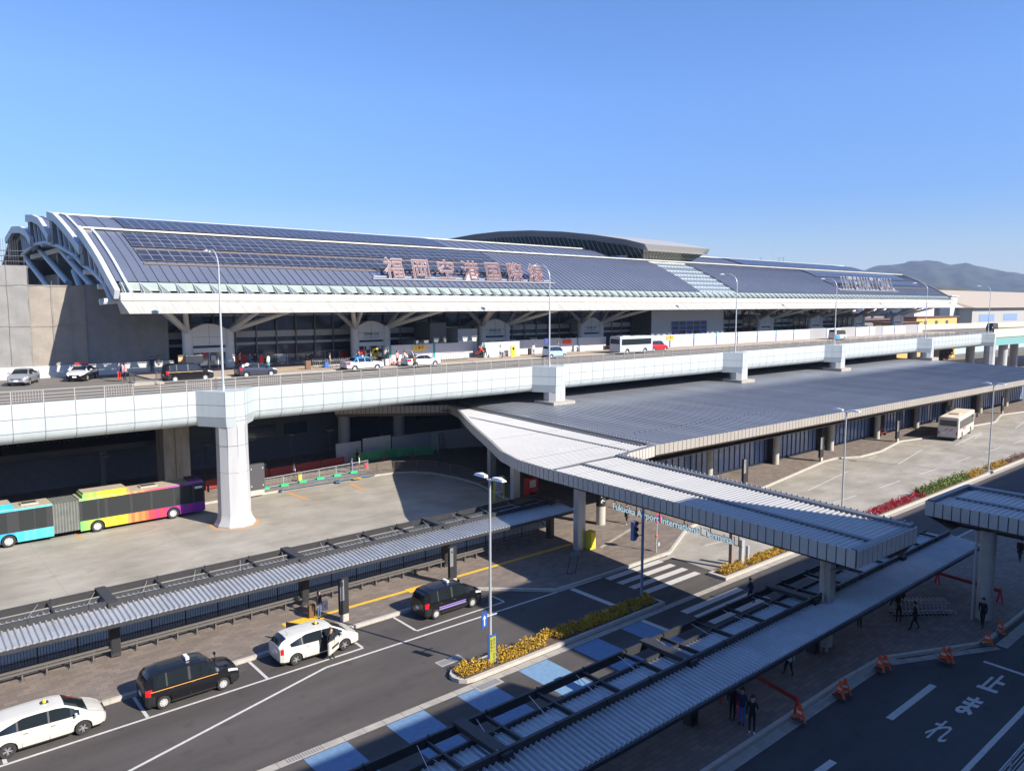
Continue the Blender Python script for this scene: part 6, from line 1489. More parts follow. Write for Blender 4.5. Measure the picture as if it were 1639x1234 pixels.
# rainbow articulated bus
def rainbow():
    m = bpy.data.materials.new('rainbow_wrap'); m.use_nodes = True; nt = m.node_tree; b = nt.nodes['Principled BSDF']
    tc = nt.nodes.new('ShaderNodeTexCoord'); sp = nt.nodes.new('ShaderNodeSeparateXYZ'); nt.links.new(tc.outputs['Object'], sp.inputs[0])
    def mth(op, a, v=None, a2=None):
        n = nt.nodes.new('ShaderNodeMath'); n.operation = op; nt.links.new(a, n.inputs[0])
        if a2 is not None: nt.links.new(a2, n.inputs[1])
        elif v is not None: n.inputs[1].default_value = v
        return n.outputs[0]
    fx = mth('FLOOR', mth('MULTIPLY', sp.outputs[0], 3.6)); wn_ = nt.nodes.new('ShaderNodeTexWhiteNoise'); wn_.noise_dimensions = '1D'; nt.links.new(fx, wn_.inputs['W'])
    jit = mth('MULTIPLY', wn_.outputs['Value'], 1.7); pos = mth('DIVIDE', mth('ADD', mth('DIVIDE', fx, 3.6), a2=jit), 18.0)
    r = nt.nodes.new('ShaderNodeValToRGB'); cr = r.color_ramp
    st = [(0, (.02, .12, .5)), (.12, (.02, .22, .62)), (.24, (.03, .42, .70)), (.33, (.10, .55, .60)), (.42, (.04, .50, .22)), (.52, (.22, .60, .10)), (.62, (.80, .62, .02)), (.70, (.80, .28, .06)), (.78, (.75, .06, .05)), (.84, (.52, .03, .10)), (.89, (.30, .03, .30)), (1, (.16, .02, .24))]
    while len(cr.elements) < len(st): cr.elements.new(.5)
    for e, (p, c) in zip(cr.elements, st): e.position = p; e.color = (*c, 1)
    nt.links.new(pos, r.inputs[0]); nt.links.new(r.outputs[0], b.inputs['Base Color']); b.inputs['Roughness'].default_value = .3; b.inputs['Coat Weight'].default_value = .5
    return m
RW = rainbow()
ab = thing('articulated_bus', 'rainbow striped articulated bus waiting behind the big white pier', 'bus', (5.0, 70.35, 0), R(.6))
br_ = mat('bus_cream', (.42, .365, .28), .5, var=.08, vscale=1.2)
W = 2.55
bus_shell(ab, 0.0, 6.2, W, .32, 2.95, 1.12, 2.80, RW, [(.3, 1.4), (1.6, 3.1), (3.9, 4.9), (5.0, 5.75)], roofm=br_, wheels=(3.15,), ends=(True, False))
bus_shell(ab, 8.1, 18.1, W, .32, 2.95, 1.12, 2.80, RW, [(8.3, 9.4), (9.55, 9.95), (10.2, 11.9), (12.1, 13.5), (13.7, 15.4), (15.55, 17.05), (17.2, 17.95)], roofm=br_, wheels=(9.35, 15.35), ends=(False, True))
for x in (3.15, 9.35, 15.35): bus_wheel(ab, x, W)
bl2 = MB(mat('bellows', (.17, .18, .16), .7, var=.15)); k = 0
x = 6.2
while x < 8.08:
    o_ = .0 if k % 2 else .10
    bl2.add([(x, -W / 2 + .12 - o_, .45), (x, W / 2 - .12 + o_, .45), (x, W / 2 - .12 + o_, 2.85 + o_ * .6), (x, -W / 2 + .12 - o_, 2.85 + o_ * .6), (x + .106, -W / 2 + .02 + o_, .45), (x + .106, W / 2 - .02 - o_, .45), (x + .106, W / 2 - .02 - o_, 2.91 - o_ * .6), (x + .106, -W / 2 + .02 + o_, 2.91 - o_ * .6)], [(0, 4, 7, 3), (3, 7, 6, 2), (1, 2, 6, 5)]); x += .106; k += 1
bl2.build('bellows', ab)
for (a, c, z) in ((.3, 3.6, 3.2), (8.4, 11.9, 3.2)):
    b = MB([RW, br_]); b.box(a, c, -1.05, 1.05, 2.94, z, 0); b.add([(a, -1.05, z), (c, -1.05, z), (c - .1, -.9, z + .12), (a + .1, -.9, z + .12)], [(0, 1, 2, 3)], 0); b.box(a + .1, c - .1, -.9, .9, z, z + .12, 1); b.build('roof_pod', ab, smooth=30)
for (a, c) in ((4.2, 5.4), (13.0, 14.4)): b = MB([M['dark_grey'], br_]); b.box(a, c, -.45, .45, 2.94, 3.06, 1); b.box(a + .1, c - .1, -.35, .35, 3.06, 3.08, 0); b.build('roof_hatch', ab)
b = MB([RW, M['plastic'], M['lamp_white']]); b.box(17.0, 18.0, -.8, .8, 2.94, 3.12, 0); b.box(16.9, 17.6, -.6, .6, 3.12, 3.2, 1); b.build('roof_pod', ab)
b = MB([M['car_glass'], M['text_white'], M['plastic'], M['headl']]); b.box(18.09, 18.13, -1.15, 1.15, .95, 2.6, 0); b.box(18.1, 18.15, -.75, .75, 2.62, 2.86, 2); b.build('windscreen', ab)
b = MB([M['text_white']]); b.box(17.25, 17.9, -W / 2 - .02, -W / 2 + .0, 2.38, 2.58); b.build('side_display', ab)
for s in (1, -1):
    b = MB([M['plastic']]); b.tube((18.0, s * 1.15, 2.7), (18.4, s * 1.4, 2.5), .03, 5); b.box(18.32, 18.44, s * 1.42 - .1, s * 1.42 + .1, 1.95, 2.5); b.build('mirror', ab)
# white coach in the terminal yard
wb_ = thing('coach', 'white coach with red streaks on its back waiting at the bus terminal kerb', 'bus', (113.6, 40.2, 0), R(9))
cm = mat('coach_white', (.54, .53, .49), .35, coat=.4)
bus_shell(wb_, 0, 11.4, 2.45, .35, 3.25, 1.5, 2.75, cm, [(1.1 + i * 1.25, 2.25 + i * 1.25) for i in range(8)], blackband=False, roofm=mat('coach_roof', (.66, .58, .46), .5), wheels=(2.9, 9.0), wr=.48)
for x in (2.9, 9.0): bus_wheel(wb_, x, 2.45)
b = MB([M['car_glass'], M['plate'], M['tail'], M['plastic']]); b.box(-.02, .0, -1.05, 1.05, 2.05, 2.85, 0); b.build('rear_window', wb_)
b = MB([M['red'], M['plate'], M['tail'], M['plastic']]); b.add([(-.01, .45, 1.45), (-.01, .0, 1.75), (-.01, -.1, 1.72), (-.01, .3, 1.4)], [(0, 1, 2, 3)], 0); b.add([(-.01, -.1, 1.4), (-.01, -.6, 1.75), (-.01, -.7, 1.72), (-.01, -.3, 1.38)], [(0, 1, 2, 3)], 0); b.box(-.02, -.005, .3, .75, .95, 1.1, 1); b.box(-.03, 0, -1.15, 1.15, .36, .5, 3); b.build('rear_panel', wb_)
for s in (1, -1): b = MB(M['tail']); b.box(-.02, .0, s * 1.08 - .08, s * 1.08 + .08, .8, 1.3); b.build('tail_light', wb_)
b = MB(M['red'])
for k in range(7): b.add([(3.2 + .3 * k, -1.235, 1.25), (3.35 + .3 * k, -1.235, 1.25), (3.5 + .3 * k, -1.235, 1.5), (3.3 + .3 * k, -1.235, 1.5)], [(0, 1, 2, 3)])
b.build('side_streak', wb_)
b = MB(mat('coach_vent', (.50, .42, .30), .6)); b.box(3.5, 5.2, -.6, .6, 3.24, 3.42); b.build('roof_vent', wb_)
b = MB(M['plastic']); b.tube((11.3, -1.2, 2.9), (11.7, -1.5, 2.7), .03, 5); b.box(11.62, 11.75, -1.62, -1.42, 2.1, 2.7); b.build('mirror', wb_)
# minibus
a0 = Vector((*g(1001, 567, ZD), 0)); mbx = thing('minibus', 'silver white minibus with a long dark window band on the departures level', 'minibus', (a0.x - 1.4, a0.y + .8, ZD - .01), 0, GD)
cmm = mat('minibus_white', (.46, .50, .56), .3, metal=.1, coat=.4)
bus_shell(mbx, 0, 7.3, 2.0, .35, 2.6, 1.28, 2.25, cmm, [(.35, 6.95)], blackband=False, wheels=(1.6, 5.6), wr=.37, rr=.2)
for x in (1.6, 5.6): bus_wheel(mbx, x, 2.0, .37)
b = MB([M['car_glass']]); b.box(-.02, 0, -.85, .85, 1.5, 2.2); b.build('rear_window', mbx)
b = MB([M['car_glass']]); b.box(7.3, 7.33, -.9, .9, 1.35, 2.25); b.build('windscreen', mbx)
b = MB([cmm]); b.box(1.0, 2.6, -.6, .6, 2.54, 2.68); b.box(3.6, 5.0, -.5, .5, 2.54, 2.62); b.build('roof_vent', mbx)
# ================================================================ PEOPLE
POSES = {}
def pose_mesh(pose, female=False):
    key = (pose, female)
    if key in POSES: return POSES[key]
    V = []; Rr = []; E = []; T = []
    def add(p, r, parent=None, tag_=0):
        V.append(p); Rr.append(r if isinstance(r, tuple) else (r, r)); i = len(V) - 1
        if parent is not None: E.append((parent, i)); T.append((parent, i, tag_))
        return i
    lean = {'stand': 0, 'walk': .04, 'push': .16, 'bend': .5, 'getout': .28, 'phone': .05, 'sit': .0}[pose]
    pel = add((0, 0, .93), (.125, .15)); hipz = .93
    sp_ = add((lean * .35, 0, 1.13), (.10, .14), pel, 1); ch_ = add((lean * .9, 0, 1.33), (.12, .17), sp_, 1)
    nk = add((lean * 1.2 + .01, 0, 1.47), (.055, .055), ch_, 2); hb_ = add((lean * 1.3 + .03, 0, 1.555), (.075, .065), nk, 2); hd = add((lean * 1.35 + .03, 0, 1.64), (.098, .08), hb_, 2); add((lean * 1.38 + .02, 0, 1.715), (.07, .06), hd, 2)
    add((lean * 1.3 + .135, 0, 1.60), (.016, .014), hb_, 2)
    arms = {'stand': ((.02, .04), (.02, .04)), 'walk': ((.22, .2), (-.2, -.12)), 'push': ((.3, .55), (.3, .55)), 'bend': ((.35, .5), (.35, .5)), 'getout': ((.25, .5), (.1, .2)), 'phone': ((.1, .3), (.02, .04)), 'sit': ((.1, .35), (.1, .35))}[pose]
    for s, (ex, wx) in zip((1, -1), arms):
        sh = add((lean * .95, s * .175, 1.38), (.06, .06), ch_, 1)
        ez = 1.12 if pose != 'bend' else .98; wz = {'stand': .88, 'walk': .92, 'push': 1.02, 'bend': .68, 'getout': 1.0, 'phone': 1.25 if s > 0 else .88, 'sit': 1.0}[pose]
        el = add((lean + ex * .5, s * .235, ez), (.045, .045), sh, 1); wrs = add((lean + wx, s * .235, wz), (.030, .030), el, 1)
        d = Vector((wx - ex * .5, 0, wz - ez)).normalized(); pm = add(tuple(Vector((lean + wx, s * .235, wz)) + d * .07), (.028, .020), wrs, 2); P = Vector(V[pm])
        for k in range(4):
            f1 = add(tuple(P + d * .045 + Vector((.018 * (k - 1.5), 0, 0))), (.010, .010), pm, 2); add(tuple(P + d * (.085 - .008 * abs(k - 1.3)) + Vector((.018 * (k - 1.5), -s * .02, 0))), (.008, .008), f1, 2)
        add(tuple(Vector((lean + wx, s * .235, wz)) + d * .05 + Vector((.045, -s * .01, 0))), (.010, .010), wrs, 2)
    legs = {'stand': ((0.02, 0), (-.02, 0)), 'walk': ((.26, .12), (-.24, -.02)), 'push': ((.22, .12), (-.25, -.05)), 'bend': ((.05, .05), (-.02, 0)), 'getout': ((-.18, .05), (.15, .12)), 'phone': ((.03, 0), (-.03, 0)), 'sit': ((.45, .42), (.45, .42))}[pose]
    for s, (fx, kx) in zip((1, -1), legs):
        hp = add((0, s * .085, .86), (.09, .085), pel, 3); kn = add((kx + fx * .25, s * .095, .48), (.06, .06), hp, 3); lift = .10 if (pose in ('walk', 'push') and fx < 0) else 0
        an = add((fx, s * .10, .09 + lift), (.040, .040), kn, 3); hl = add((fx + .02, s * .10, .045 + lift), (.038, .034), an, 4); add((fx + .16, s * .105, .035 + lift * .4), (.04, .03), hl, 4)
    me = bpy.data.meshes.new('p'); me.from_pydata(V, E, []); ob = bpy.data.objects.new('p', me); COL.objects.link(ob)
    sk_ = ob.modifiers.new('s', 'SKIN'); sk_.use_smooth_shade = True; sv = me.skin_vertices[0].data
    for i, r in enumerate(Rr): sv[i].radius = r; sv[i].use_root = (i == 0)
    sb = ob.modifiers.new('b', 'SUBSURF'); sb.levels = 1; sb.render_levels = 1
    dg = bpy.context.evaluated_depsgraph_get(); me2 = bpy.data.meshes.new_from_object(ob.evaluated_get(dg)); bpy.data.objects.remove(ob)
    segs = [(Vector(V[a]), Vector(V[b]), t, max(Rr[b])) for a, b, t in T]; mi = []
    for p in me2.polygons:
        c = p.center; best = 9; bt = 1
        for a, b, t, r in segs:
            ab_ = b - a; u = max(0, min(1, (c - a).dot(ab_) / max(1e-9, ab_.dot(ab_)))); d = (c - a - ab_ * u).length - r
            if d < best: best = d; bt = t
        mi.append({0: 0, 1: 0, 2: 1, 3: 2, 4: 3}[bt])
    for m_ in range(4): me2.materials.append(M['skin'])
    me2.polygons.foreach_set('material_index', mi); me2.polygons.foreach_set('use_smooth', [True] * len(mi))
    POSES[key] = (me2, (lean * 1.36 + .02, 1.66)); return POSES[key]
CM = {'black': (.015, .015, .018), 'navy': (.03, .04, .10), 'white': (.70, .70, .70), 'grey': (.22, .22, .24), 'beige': (.50, .42, .32), 'red': (.60, .03, .03), 'blue': (.04, .14, .50), 'jean': (.07, .12, .22), 'pink': (.62, .35, .36), 'teal': (.05, .40, .42), 'brown': (.16, .09, .05), 'violet': (.20, .18, .34)}
def cmat(c): return mat('cloth_' + c, CM[c], .8)
NP = 0
def person(x, y, z, rot, lab, pose='stand', top='black', leg='black', shoe='black', h=1.68, hair='short', coat=False, parent=None):
    global NP
    me, hd = pose_mesh(pose); m2 = me.copy(); s = h / 1.75
    for i, c in enumerate((cmat(top), M['skin'], cmat(leg), cmat(shoe))): m2.materials[i] = c
    o = bpy.data.objects.new('person', m2); COL.objects.link(o); o.location = (x, y, z); o.rotation_euler = (0, 0, R(rot)); o.scale = (s, s, s); tag(o, lab, 'person')
    b = MB(mat('hair_brown', (.05, .03, .02), .7) if NP % 3 == 1 else M['hair']); hx, hz = hd
    prf = [(.101, -.05), (.113, .0), (.112, .05), (.085, .10), (.03, .125)] if hair == 'short' else [(.09, -.24), (.115, -.12), (.118, .0), (.112, .05), (.085, .10), (.03, .125)]
    b.lathe(prf, (hx - .035, 0, hz), 10, 0, .95, .88); ho = b.build('hair', o, smooth=60)
    if coat:
        b = MB(cmat(top)); b.lathe([(.21, -.28), (.175, .0), (.165, .2), (.17, .42)], (.0, 0, .93), 12, 0, .8, 1.05); b.build('coat', o, smooth=60)
    NP += 1
    return o
def px_person(px, py, z, rot, lab, **k):
    x, y = g(px, py, z); return person(x, y, z, rot, lab, **k)
def suitcase(px, py, z, col, lab, h=.65, w=.42, rot=0):
    x, y = g(px, py, z); t = thing('suitcase', lab, 'suitcase', (x, y, z), R(rot)); b = MB(cmat(col) if col in CM else M[col]); b.box(-w / 2, w / 2, -.13, .13, .05, h); b.box(-w / 2 + .05, w / 2 - .05, -.145, -.13, .12, h - .08); b.build('shell', t)
    b = MB(M['black_steel']); b.tube((-.1, .08, h), (-.1, .08, h + .3), .012, 5); b.tube((.1, .08, h), (.1, .08, h + .3), .012, 5); b.tube((-.1, .08, h + .3), (.1, .08, h + .3), .015, 5); b.build('handle', t)
    for sx in (-1, 1): b = MB(M['tyre']); b.box(sx * w * .4 - .03, sx * w * .4 + .03, -.1, .1, 0, .05); b.build('wheel', t)
    return t
ZS = ZD + .13
# street level
px_person(511, 989, .156, -60, 'traveller in a dark coat with shopping bags beside the pillar sign numbered 3', top='black', leg='jean', hair='long', coat=False)
x, y = g(500, 988, .15); t = thing('shopping_bag', 'brown paper shopping bag held by the traveller near the pillar sign numbered 3', 'bag', (x, y, .15)); b = MB(mat('kraft', (.13, .08, .04), .8)); b.box(-.24, .16, -.12, .12, .1, .8); b.box(-.22, .14, -.1, .1, .8, .81); b.build('bag_body', t); b = MB(M['black_steel']); b.path([(-.12, 0, .85), (-.06, 0, 1.02), (.02, 0, 1.02), (.08, 0, .85)], .01, 4); b.build('handle', t)
x, y = g(520, 985, .15); t = thing('shopping_bag', 'pink and white carrier bag held by the traveller near the pillar sign numbered 3', 'bag', (x, y, .15)); b = MB([M['text_white'], cmat('pink')]); b.box(-.16, .18, -.08, .08, .35, .9, 0); b.box(-.08, .1, -.084, -.08, .5, .75, 1); b.build('bag_body', t); b = MB(M['text_white']); b.path([(-.08, 0, .9), (-.02, 0, 1.05), (.04, 0, 1.05), (.1, 0, .9)], .01, 4); b.build('handle', t)
person(18.2, 35.95, 0, -75, 'taxi driver in dark clothes stepping out of the white taxi', pose='stand', top='black', leg='black')
px_person(1003, 838, .15, 200, 'walker in black passing under the hanging name sign', pose='walk', top='black', leg='black', shoe='white', coat=True)
px_person(1201, 966, .02, 100, 'person in dark clothes behind the shelter roof at the second crossing', pose='walk', top='navy', leg='black')
px_person(563, 757, .15, -20, 'woman in a lilac coat on the blue floor marks by the crowd barriers', top='violet', leg='blue', hair='long', coat=True)
px_person(575, 752, .15, 160, 'person in white standing behind the woman in the lilac coat', top='white', leg='red', hair='long')
suitcase(586, 750, .15, 'red', 'red suitcase near the two people on the blue floor marks')
px_person(572, 742, .15, 0, 'person in black beside the green netted barriers', top='black', leg='black')
px_person(471, 765, .15, 0, 'person in pale clothes behind the crowd barriers with green feet', top='white', leg='black')
suitcase(480, 770, .15, 'yellow', 'yellow suitcase behind the crowd barriers', h=.75)
px_person(425, 765, .15, 0, 'person in dark clothes behind the display case under the viaduct', top='grey', leg='black')
# shaded pavement at the lower right
px_person(1203, 1172, .15, 215, 'person in black with white shoes at the lower right, beside the red barrier', top='black', leg='black', shoe='white', pose='phone', h=1.74)
px_person(1187, 1158, .15, 200, 'person in dark blue trousers behind the one with white shoes', top='navy', leg='blue')
px_person(1172, 1150, .15, 190, 'person under the edge of the shaded shelter roof', top='black', leg='black')
px_person(1262, 1082, .15, 60, 'walker in a pale shirt under the shaded shelter roof', pose='walk', top='white', leg='black')
px_person(1572, 1003, .15, 180, 'walker in black with a backpack before the round column at the right', pose='walk', top='black', leg='black', h=1.74)
px_person(1464, 1008, .15, 120, 'walker in black in front of the row of luggage trolleys', pose='walk', top='black', leg='black')
px_person(1438, 996, .15, 40, 'person leaning over the near end of the luggage trolleys', pose='bend', top='black', leg='black')
px_person(1632, 898, .15, 180, 'walker in black at the far right edge of the shaded pavement', pose='walk', top='black', leg='black', coat=True)
px_person(1375, 1003, .15, 0, 'sitting traveller with luggage under the shaded shelter', pose='bend', top='brown', leg='black')
# departures level
px_person(191, 609, ZD + .1, -60, 'person in navy with red on the boarding platform', top='navy', leg='red')
px_person(200, 609, ZD + .1, -60, 'person in dark plaid on the boarding platform, right hand one', top='pink', leg='black', hair='long')
px_person(244, 596, ZD, -80, 'guard in navy by the concrete barrier, left one of two', top='navy', leg='black')
px_person(255, 595, ZD, -80, 'guard in grey by the concrete barrier, right one of two', top='grey', leg='black')
px_person(357, 592, ZS, 30, 'person in bright blue by the first entrance', top='blue', leg='navy')
px_person(384, 588, ZS, 0, 'person in tan beside the pillar of the first entrance', top='beige', leg='black')
px_person(400, 589, ZS, 0, 'person in dark blue above the dark hatchback', top='blue', leg='black')
px_person(409, 589, ZS, 60, 'person in black above the dark hatchback', top='black', leg='black')
px_person(419, 590, ZS, 90, 'person in red above the dark hatchback', top='red', leg='red', coat=True)
px_person(430, 591, ZS, 120, 'person in white with teal trousers above the dark hatchback', top='white', leg='teal')
suitcase(493, 591, ZS, 'brown', 'brown suitcase standing alone left of the trolley row', h=.95, w=.6)
px_person(497, 586, ZS, 10, 'person in black at the end of the first trolley row', top='black', leg='black', pose='push')
px_person(528, 589, ZS, -20, 'person in a beige coat before the first trolley row', top='beige', leg='grey', hair='long')
suitcase(522, 588, ZS, 'blue', 'bright blue suitcase before the first trolley row', h=.6, w=.5)
px_person(574, 584, ZS, 0, 'person in grey behind the taxi with the blue roof', top='grey', leg='black'); px_person(585, 584, ZS, 40, 'person in brown behind the taxi with the blue roof', top='brown', leg='black', hair='long')
px_person(621, 583, ZS, -60, 'tall person in black by the second entrance column', top='black', leg='black', coat=True, h=1.78)
px_person(636, 584, ZS, -80, 'person in pale pink left of the white sedan', top='pink', leg='black', hair='long')
suitcase(613, 585, ZS, 'grey', 'dark grey suitcase left of the pink luggage', h=.7); suitcase(619, 585, ZS, 'white', 'silver suitcase left of the pink luggage', h=.75); suitcase(625, 584, ZS, 'pink', 'pale pink suitcase left of the white sedan', h=.8, w=.5); suitcase(633, 585, ZS, 'pink', 'small pale pink bag left of the white sedan', h=.45)
px_person(648, 585, ZS, 60, 'person in tan loading the boot of the white sedan', top='beige', leg='black', pose='bend'); px_person(664, 591, ZD, 100, 'person in dark brown beside the open boot of the white sedan', top='brown', leg='black')
px_person(773, 573, ZS, 180, 'person in dark red seated on luggage by the hoarding', top='red', leg='black', pose='bend'); px_person(777, 573, ZS, 90, 'person in black behind the one on the luggage', top='black', leg='black', pose='push')
px_person(801, 573, ZS, -90, 'person in dark and white pushing a case before the hoarding gate', top='white', leg='black', hair='long'); suitcase(806, 572, ZS, 'grey', 'grey suitcase before the hoarding gate', h=.7)
suitcase(813, 567, ZS, 'black', 'black case stack left of the yellow floor stand', h=.8, w=.5); suitcase(848, 568, ZS, 'black', 'black case stack right of the yellow floor stand', h=.9, w=.5)
px_person(854, 569, ZS, -90, 'person in white and violet beside the black case stack', top='white', leg='violet', hair='long'); px_person(893, 566, ZS, -60, 'person in dark brown behind the pale blue small car', top='brown', leg='black')
px_person(1244, 545, ZS, 0, 'person in grey before the hoarding, left of two', top='grey', leg='grey'); px_person(1248, 545, ZS, 0, 'person in brown before the hoarding, right of two', top='brown', leg='brown')
px_person(1377, 535, ZS, 0, 'person in beige beyond the white and blue van', top='beige', leg='beige'); px_person(1384, 534, ZS, 0, 'person in black beyond the white and blue van', top='black', leg='black')

# ---------------------------------------------------------------- luggage trolleys
def trolley():
    t = thing('luggage_trolley', '', 'trolley', (0, 0, 0)); b = MB(M['galv'])
    b.path([(-.25, .0, .95), (.25, 0, .95)], .02, 5); b.path([(-.25, 0, .95), (-.25, .15, .15), (-.2, .75, .12)], .016, 5); b.path([(.25, 0, .95), (.25, .15, .15), (.2, .75, .12)], .016, 5); b.path([(-.24, .08, .5), (.24, .08, .5)], .012, 4); b.path([(-.2, .75, .12), (.2, .75, .12)], .016, 5); b.path([(-.25, .02, .8), (-.2, .35, .72), (.2, .35, .72), (.25, .02, .8)], .012, 4)
    b.build('frame', t); w = MB(M['tyre'])
    for x, y in ((-.24, .15), (.24, .15), (0, .72)): w.tube((x - .02, y, .06), (x + .02, y, .06), .06, 8)
    w.build('wheel', t); return t
tr0 = trolley(); first = True
def trow(p, q, z, n, lab, grp, yaw=20):
    global first
    a = Vector((*g(*p, z), 0)); b_ = Vector((*g(*q, z), 0))
    for k in range(n):
        c = a + (b_ - a) * k / max(1, n - 1); o = tr0 if first else copy_tree(tr0); first = False
        o.location = (c.x, c.y, z); o.rotation_euler = (0, 0, math.atan2((b_ - a).y, (b_ - a).x) - PI / 2 + R(yaw) * 0); o['label'] = lab; o['group'] = grp
trow((502, 589), (598, 583), ZS, 16, 'silver luggage trolley nested in the long row right of the brown suitcase', 'trolleys in the first departures row')
trow((704, 578), (742, 575), ZS, 11, 'silver luggage trolley nested in the row before the hoarding right of the white sedan', 'trolleys before the hoarding')
trow((1424, 984), (1508, 982), .15, 14, 'silver luggage trolley nested in the row on the shaded pavement', 'trolleys on the shaded pavement')
# barriers on the departures level
rail_run('metal_barrier', 'grey bar railing on the pavement left of the brown suitcase', 'barrier', [g(434, 584, ZS), g(488, 583, ZS)], 1.2, 'barrier_panel', [M['galv']], z=ZS)
rail_run('metal_barrier', 'grey bar railing above the first trolley row', 'barrier', [g(497, 578, ZS), g(566, 573, ZS)], 1.2, 'barrier_panel', [M['galv']], z=ZS)
rw_ = [M['text_white'], M['dark_red']]
for (pa, pb_, lab) in (((899, 563), (918, 562), 'red and white striped barrier panel left of the water barriers'), ((938, 561), (961, 560), 'red and white striped barrier panel left of the minibus')):
    a = g(*pa, ZS); c = g(*pb_, ZS); t = thing('striped_barrier', lab, 'barrier', (a[0], a[1], ZS)); n = 14; b = MB(rw_)
    for k in range(n): x = a[0] + (c[0] - a[0]) * k / n; y = a[1] + (c[1] - a[1]) * k / n; b.box(x, x + (c[0] - a[0]) / n * .55, y - .03, y + .03, ZS + .15, ZS + 1.05, k % 2)
    b.box(a[0], c[0], min(a[1], c[1]) - .02, max(a[1], c[1]) + .02, ZS + 1.05, ZS + 1.12, 0); b.build('panel', t, True)
for px in (921, 930): x, y = g(px, 562.5, ZS); t = thing('water_barrier', 'white plastic water filled barrier, %s between the striped barrier panels' % ('left one' if px == 921 else 'right one'), 'barrier', (x, y, ZS)); b = MB(M['hoard']); b.prism([(-.5, -.25), (.5, -.25), (.5, .25), (-.5, .25)], 0, .5); b.prism([(-.4, -.1), (.4, -.1), (.4, .1), (-.4, .1)], .5, .9); b.build('shell', t)
for (px, py, lab) in ((601, 576, 'yellow floor stand by the second entrance'), (821, 571, 'yellow floor stand before the corrugated hoarding gate')): x, y = g(px, py, ZS); t = thing('floor_stand', lab, 'sign board', (x, y, ZS)); b = MB([M['yellow'], M['text_dark']]); b.box(-.35, .35, -.1, .1, 0, 1.5, 0); b.box(-.2, .2, -.11, -.1, .9, 1.3, 1); b.build('board', t)
for (px, lab, col) in ((292, 'brown luggage scale box by the first entrance', 'tan'), (312, 'pale notice board before the first entrance', 'kerb_light')):
    x, y = g(px, 592, ZS); t = thing('notice_board', lab, 'sign board', (x, y, ZS)); b = MB([M[col], M['dark_grey']]); b.box(-.9 if col != 'tan' else -.4, .9 if col != 'tan' else .4, -.04, .04, .7, 1.6, 0); b.tube((-.5, 0, 0), (-.5, 0, .8), .03, 5, 1); b.tube((.5, 0, 0), (.5, 0, .8), .03, 5, 1); b.build('board', t)
# ---------------------------------------------------------------- orange A frames with chains along the right kerb
def aframe():
    t = thing('aframe_barrier', '', 'barrier', (0, 0, 0)); b = MB([M['orange'], M['text_white']])
    for s in (-1, 1): b.beam((s * .02, -.28, .02), (s * .0, 0, .82), .06, .06, 0); b.beam((s * .02, .28, .02), (0, 0, .82), .06, .06, 0)
    b.add([(-.03, -.2, .2), (-.03, .2, .2), (-.03, .05, .72), (-.03, -.05, .72)], [(0, 1, 2, 3), (3, 2, 1, 0)], 0); b.box(-.04, .04, -.12, .12, .38, .5, 1); b.build('frame', t)
    f = MB(M['dark_grey']); f.box(-.12, .12, -.36, .36, 0, .05); f.build('base', t); return t
af = aframe(); pts = [(1288, 1158), (1352, 1119), (1360, 1115), (1416, 1076), (1424, 1074), (1518, 1062), (1527, 1062), (1588, 1035), (1609, 1016)]
labs = ['orange frame nearest the bottom on the kerb of the shaded road', 'orange frame, left of the close pair above the long lane dash', 'orange frame, right of the close pair above the long lane dash', 'orange frame, left of the pair at the kerb bend', 'orange frame, right of the pair at the kerb bend', 'orange frame, left of the pair above the painted stop word', 'orange frame, right of the pair above the painted stop word', 'orange frame near the top of the slanting kerb', 'orange frame farthest along the kerb at the right edge']
for i, (px, py) in enumerate(pts):
    x, y = g(px, py, .15); o = af if i == 0 else copy_tree(af); o.location = (x, y + .25, .16); o.rotation_euler = (0, 0, R(random.uniform(-30, 60))); o['label'] = labs[i]; o['group'] = 'orange frames along the kerb'
ch = thing('chain', 'thin chain strung between the orange frames along the kerb', 'chain', (38, 16.5, .5)); b = MB(M['galv']); Q = [Vector((*g(px, py, .15), .75)) for px, py in pts]
for p, q in zip(Q[:-1], Q[1:]): 
    n = 6; L_ = [(p + (q - p) * k / n) + Vector((0, .25, -.25 * math.sin(PI * k / n))) for k in range(n + 1)]; b.path(L_, .012, 4)
b.build('chain_link', ch, True)
for (pa, pb_, lab) in (((1275, 1146), (1165, 1080), 'red board barrier running under the shelter to the left pair of people'), ((1500, 935), (1600, 965), 'red board barrier by the round column at the right'), ((1180, 1146), (1150, 1122), 'red board barrier hidden behind the standing people')):
    a = Vector((*g(*pa, .15), .15)); c = Vector((*g(*pb_, .15), .15)); t = thing('board_barrier', lab, 'barrier', tuple(a)); b = MB([M['dark_red'], M['red']]); b.beam(a + Vector((0, 0, .78)), c + Vector((0, 0, .78)), .04, .2, 0)
    for p in (a, c): b.beam(p + Vector((-.15, -.2, 0)), p + Vector((0, 0, .95)), .07, .07, 1); b.beam(p + Vector((.15, .2, 0)), p + Vector((0, 0, .95)), .07, .07, 1)
    b.build('board', t, True)
bp_ = thing('bench_trolley', 'dark red bench with a trolley behind a bus terminal column', 'bench', (*g(1412, 697, .15), .15)); b = MB([M['dark_red'], M['black_steel']]); b.box(-.9, .9, -.25, .25, .4, .5, 0); b.box(-.9, .9, .2, .28, .5, 1.0, 0); b.box(-.8, -.7, -.2, .2, 0, .4, 1); b.box(.7, .8, -.2, .2, 0, .4, 1); b.build('seat', bp_)
